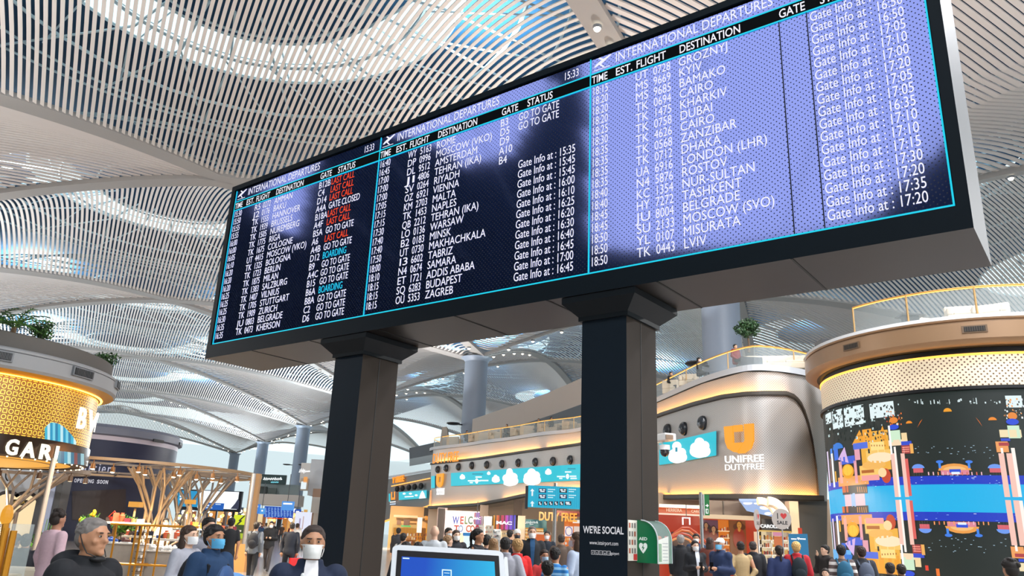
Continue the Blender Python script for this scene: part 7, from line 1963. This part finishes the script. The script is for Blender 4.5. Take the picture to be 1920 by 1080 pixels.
pI = person(549, 980, 25, 200, 'person in dark clothes walking away with a red bag before the white totem', 'shirt', '232630', '1d1f28', 'crop', '2c2420', None, 'b', 'walk', 'walk'); carry_bag(pI, 'bright red shopping bag carried by the person in dark clothes', 'd01f24', -.23, .06, .86, .42, .42)
pJ = person(112, 957, 11.2, 150, 'person with dark curly hair in a pale pink shirt seen from behind at left', 'shirt', 'c4a3ab', '2a2c34', 'curly', '241812', None, 'd')
pK = person(312, 972, 25.4, 20, 'market vendor in a white shirt behind the gift tables', 'tshirt', 'efe9e6', '2a2c34', 'short', '17120f', 'f0eeec', 'a', 'front')
pL = person(334, 975, 24.6, -40, 'market vendor in black bending over the gift tables right of the one in white', 'tshirt', '17171b', '1a1b20', 'short', '17120f', None, 'a', 'front')
for i, (px, hy, lab, rz) in enumerate(((34, 986, 'seated person in dark clothes on the brown grey sofa, the left one', 170), (56, 983, 'seated person in dark clothes on the brown grey sofa, the right one', 200))):
    person(px, hy, 14.15, rz, lab, 'coat', '1a1b22', '22242c', 'short', '15110e', None, 'b', 'front', 'sit', sc=1.0, group='people on the sofa')
# stroller at the bottom left of centre
p = aty(462, 1066, 7.0); o = empty('baby_stroller', (p[0], 7.0, 0), 'blue baby stroller at the bottom edge left of the person in the white mask', 'stroller')
mb = MB(); mb.ell((p[0] + .02, 7.0, 1.18), (.20, .12, .06), P('5b8fd0', .7), 16, 8); mb.ell((p[0] - .2, 7.1, 1.18), (.06, .16, .13), P('3a5a8a', .7), 12, 8); mb.build('canopy', o, True)
mb = MB(); mb.box((p[0], 7.0, .72), (.42, .5, .3), P('3a5a8a', .7)); mb.build('seat', o, bevel=.05)
mb = MB()
for sx in (-.2, .2): mb.tube([(p[0] + sx, 6.85, .12), (p[0] + sx, 7.05, .6), (p[0] + sx, 7.3, 1.0)], .015, P('9a9ca0', .3, .7), 8)
mb.build('frame', o)
for sx in (-.22, .22):
    for sy in (6.85, 7.3): mb = MB(); mb.tube([(p[0] + sx - .02, sy, .1), (p[0] + sx + .02, sy, .1)], .1, P('1c1c1e', .6), 16); mb.build('wheel', o)
ch = person(457, 1060, 7.25, 20, 'small brown haired child in the blue baby stroller', 'tshirt', 'e0c8d0', '8a94a8', 'short', '5a4030', None, 'c', 'front', 'sit', z0=.45, sc=.55)
p = aty(428, 1072, 7.3); o = empty('baby_stroller', (p[0], 7.4, 0), 'light blue stroller hood at the bottom edge below the person in black T-shirt', 'stroller')
mb = MB(); mb.ell((p[0], 7.4, 1.14), (.17, .16, .1), P('6fa0d8', .7), 16, 8); mb.build('canopy', o, True); mb = MB(); mb.box((p[0], 7.4, .7), (.34, .45, .3), P('3a5a8a', .7)); mb.build('seat', o, bevel=.05)
for sx in (-.17, .17):
    for sy in (7.25, 7.6): mb = MB(); mb.tube([(p[0] + sx - .02, sy, .1), (p[0] + sx + .02, sy, .1)], .1, P('1c1c1e', .6), 16); mb.build('wheel', o)
# distant crowd in the hall
rn = random.Random(77); cols = ['1c2230', '2c3038', '6a2a30', '8a94a8', '3a4a6a', 'b8b0a8', '22242a', '4a3a34', 'd8d4d0', '1f3a5a', 'c03048', '555a60']
for i in range(34):
    y = rn.uniform(38, 85); px = rn.uniform(455, 562) if i < 26 else rn.uniform(350, 450)
    person(px, 1000 - 9, y, rn.choice([0, 180, 180, 20, 200, 90, -70]), 'small standing or walking person in the distant crowd left of the left pillar', rn.choice(['shirt', 'coat', 'tshirt']), rn.choice(cols), rn.choice(['20242c', '2c3444', '3a3a40']), rn.choice(['short', 'short', 'long', 'crop']), rn.choice(['17120f', '3a2a20', '5a4a3a']), rn.choice([None, 'eceaea']), rn.choice('abc'), rn.choice(['stand', 'walk', 'phone']), rn.choice(['stand', 'walk']), group='distant crowd', sc=rn.uniform(.93, 1.05))
# --- middle group
person(816, 985, 15.2, 182, 'bald person in a pale grey shirt seen from behind, above the kiosk screen', 'shirt', 'b9bec2', '2c2e36', None, '000000', None, 'c')
person(748, 990, 30, 175, 'person in a dark jacket walking away just right of the left pillar', 'coat', '22242c', '2c3a58', 'short', '17120f', None, 'a', 'walk', 'walk')
pM = person(757, 1000, 20, 160, 'person with a dark backpack right of the left pillar, above the kiosk', 'tshirt', 'c8c0b8', '2a2c34', 'short', '15110e', None, 'a'); backpack(pM, '2c3436', 'dark grey backpack of the person above the left edge of the kiosk')
person(762, 1016, 12, 180, 'dark haired head just above the kiosk, the left of two', 'shirt', '2a2a30', '2a2c34', 'long', '191412', None, 'a')
person(785, 1017, 13, 180, 'dark haired head just above the kiosk, the right of two', 'shirt', '3a3034', '2a2c34', 'short', '1f1714', None, 'a')
person(842, 990, 20, 40, 'person in black with a white mask left of the white light counter', 'coat', '16171c', '1c1e26', 'short', '15110e', 'e8eef0', 'a', 'front')
person(856, 994, 18, 25, 'person with wavy hair and a scarf looking down, before the white light counter', 'coat', '1c1c22', '1c1e26', 'long', '3a2c24', 'e8e4e0', 'c', 'phone')
person(841, 1004, 16.5, 120, 'person with light brown hair bending behind the bald one', 'coat', '2a2c34', '22242c', 'short', '8a6a4a', None, 'c', 'front')
pN = person(897, 992, 14.2, 70, 'person in black with tied up hair and bare arms beside the white light counter', 'tshirt', '14141a', '1c1e26', 'pony', '17120f', None, 'b', 'phone'); backpack(pN, '17181e', 'black backpack of the person with tied up hair')
person(913, 1003, 15.5, 165, 'person with dark hair and dark top left of the grey suit', 'shirt', '1c2230', '22242c', 'short', '15110e', None, 'a')
person(925, 1010, 13.6, 200, 'person with fair brown hair and a rose scarf left of the grey suit', 'coat', '4a3a40', '22242c', 'long', '8a6a48', None, 'c')
person(948, 1007, 11.6, 186, 'person in a light grey suit jacket seen from behind', 'coat', '9a9aa4', '6a6a74', 'crop', '1f1a18', None, 'b', 'pocket', hi=True)
person(970, 1011, 12.3, 205, 'person with short blond hair in a bright red coat seen from behind', 'long', 'd41e1e', '2a2c34', 'short', 'b08a58', None, 'c', 'front', hi=True)
person(970, 993, 20, 10, 'person in a striped white and grey knitted hat behind the red coat', 'coat', '24262e', '22242c', 'beanie', 'd8d4cc', '2a2a30', 'b', 'front')
person(957, 994, 24, 150, 'dark haired person behind the grey suit and the striped hat', 'shirt', '17181d', '22242c', 'short', '15110e', None, 'a')
pO = person(998, 987, 16.5, 5, 'grey haired person in a black jacket over a blue shirt with a white mask', 'coat', '1a1c20', '23252c', 'crop', '6a605a', 'ece8e6', 'a', 'front', inner='1f4a70')
carry_bag(pO, 'bright blue shopping bag held in front of the grey haired person', '1f62d8', .0, -.3, 1.0, .42, .55)
person(1026, 996, 24, -10, 'person in a navy pullover and mask right of the one with the blue bag', 'shirt', '17202c', '2a3448', 'short', '2a201a', 'dcd8dc', 'a', 'front')
person(1021, 1031, 13.2, 15, 'child in a coral red shirt and light blue mask', 'tshirt', 'e04a4a', '8a8f98', 'short', '2a1c14', 'a8c8e0', 'b', 'front')
person(1042, 1027, 12.2, 150, 'child in a blue striped polo shirt turned away', striped('1f72b8', '8ac0e8', .09), None or '2a2c34', '22242c', 'short', '17120f', None, 'b') if False else person(1042, 1027, 12.2, 150, 'child in a blue striped polo shirt turned away', 'tshirt', striped('1f72b8', '8ac0e8', .09), '22242c', 'short', '17120f', None, 'b')
person(1053, 1002, 18.5, 170, 'person in a brown jacket seen from behind the steel sign pole', 'coat', '5a4a40', '2a2a30', 'crop', '3a2c24', None, 'a', 'pocket')
person(1082, 998, 12.6, -120, 'person with long fair hair in navy and white, partly behind the right pillar', 'shirt', 'a8b4c8', '22242c', 'long', '4a3626', 'e8e8ec', 'c', 'front')
person(1027, 1052, 9.6, 180, 'dark haired small figure in black at the bottom edge below the striped polo', 'coat', '121216', '15161a', 'short', '120e0c', None, 'a')
# suitcase
p = aty(1001, 1062, 16.2); o = empty('suitcase', (p[0], 16.0, 0), 'small black suitcase at the feet of the person with the blue bag', 'suitcase')
mb = MB(); mb.box((p[0], 16.0, .38), (.4, .25, .6), P('17171b', .4)); mb.build('shell', o, bevel=.04); mb = MB(); mb.tube([(p[0] - .12, 16, .68), (p[0] - .12, 16, 1.0), (p[0] + .12, 16, 1.0), (p[0] + .12, 16, .68)], .012, P('a8a8ac', .3, .7), 6); mb.build('handle', o)
for sx in (-.15, .15): mb = MB(); mb.ell((p[0] + sx, 16.0, .04), (.03, .04, .04), P('222222', .5), 8, 6); mb.build('wheel', o)
# --- right group
pP = person(1276, 1003, 20.5, 172, 'grey haired person in a long black coat right of the green AED box', 'long', '17181d', '15161a', 'short', '8a8480', None, 'a')
carry_bag(pP, 'light blue and yellow shopping bag held by the person in the long black coat', '3fa8e0', -.24, -.05, .9, .5, .5)
pQ = person(1303, 1014, 18.2, 8, 'person with long dark hair and a white mask beside the exit sign post', 'coat', '17191f', '3a5a8a', 'long', '17110f', 'eceaea', 'c', 'phone', inner='d8dce4'); phone(pQ, 'phone in the hands of the person with long dark hair')
person(1305, 1001, 23, -15, 'short haired person in blue with a white mask behind the one with long dark hair', 'coat', '22344e', '2a2c34', 'short', '1c1512', 'f0eef0', 'b')
person(1331, 1008, 21, 150, 'person in a reddish brown coat right of the exit sign post', 'coat', '6a3428', '2a2c34', 'long', '3a2620', None, 'a')
pR_ = person(1350, 1009, 16.4, -50, 'person in a white cap, blue jacket and light blue mask looking down at a phone', 'coat', '1f2f52', '3f6ab0', 'cap', 'e8e4e0', '6ab0d8', 'b', 'phone'); phone(pR_, 'phone held by the person in the white cap')
carry_bag(pR_, 'pale pink shopping bag beside the person in the white cap', 'e0c8c8', .26, .0, .8, .26, .4)
person(1388, 1015, 17.2, 180, 'person in a beige sweater with hands clasped behind the back', 'shirt', 'b59a70', '2c3a58', 'crop', '1f1815', None, 'b', 'clasp', hi=True)
person(1411, 1015, 17.9, 176, 'person in a black jacket standing right of the beige sweater', 'coat', '191a20', '17181d', 'crop', '3a3230', None, 'a')
person(1460, 1023, 17.0, 178, 'person with a ponytail in a navy blue coat seen from behind', 'long', '23305a', '23262e', 'pony', '241a15', None, 'c')
pS = person(1492, 1016, 17.0, 170, 'person with blond hair in a red jacket seen from behind, with a rucksack', 'coat', 'b01f2a', '23262e', 'short', 'd0a868', None, 'c'); backpack(pS, '16222a', 'shiny dark rucksack on the red jacket')
person(1546, 1022, 19, -75, 'dark haired person in black with a hand raised to the face before the grey wall', 'coat', '1c1716', '2a2c34', 'short', '15110e', None, 'c', 'face')
pT = person(1576, 1022, 16.2, 168, 'person in a brown and white striped jumper before the curved screen', 'shirt', striped('5a4a48', 'd8d0cc', .13), '2a2c34', 'short', '15100e', None, 'a'); backpack(pT, '1f5a78', 'teal blue backpack on the striped jumper')
pU = person(1614, 1025, 16.4, 172, 'person in a dark grey jacket before the curved screen', 'coat', '2a2c34', '1f2128', 'short', '2e1c16', None, 'a'); backpack(pU, '50586a', 'slate backpack on the person in the dark grey jacket')
person(1547, 1066, 15.0, -30, 'small child with a light face at the foot of the grey wall', 'shirt', '3a4868', '2a2c34', 'short', '241812', None, 'c')
person(1667, 1051, 14.0, 180, 'small dark silhouetted child before the curved screen, the left of two', 'coat', '2a2824', '1f2128', 'short', '231a16', None, 'b', sc=.83)
person(1688, 1054, 14.2, 180, 'small dark silhouetted child before the curved screen, the right of two', 'coat', '24221f', '1f2128', 'short', '231a16', None, 'b', sc=.82)
person(1892, 1050, 9.5, 180, 'dark haired head at the bottom right corner before the curved screen', 'coat', '1a1a1e', '1f2128', 'curly', '1a1310', None, 'b')
# --- people on the terraces
def seated(px, back, rz, lab, tc, mask=None, hair='short', group=None):
    a = tp(px, back); o = empty('person', a, lab, 'person', group, math.radians(rz))
    child(body_mesh('front', 'sit', .016), 'body', o, mat('skin_a', SK['a'], .5)); child(top_mesh('front', 'coat', .02, 'sit'), 'jacket', o, fab(tc)); child(legs_mesh('sit', False, .02), 'trousers', o, fab('22242c')); child(shoes_mesh('sit'), 'shoes', o, P('1c1a1a', .5)); child(hair_mesh(hair, .01, 'sit'), 'hair', o, mat('hair_17120f', '17120f', .7, noise=(60, .3)))
    if mask: child(mask_mesh('sit'), 'face_mask', o, P(mask, .7))
    return o
seated(1381, .9, 30, 'seated person in a red and black jacket on the terrace beside the tree planter', '7a2028')
seated(1312, 1.0, 60, 'seated person in dark clothes with a pale hat on the terrace above the right banner', '24262c', 'e8e4e0')
seated(1259, 1.1, 40, 'seated person in a black T-shirt on the terrace just right of the pillar', '17181c')
for px, rz in ((874, 30), (949, -20), (1033, 50), (1009, 10)): seated(px, 1.5, rz, 'seated person in dark clothes on the long middle terrace', '1f222a', None, 'short', 'people on the long terrace')
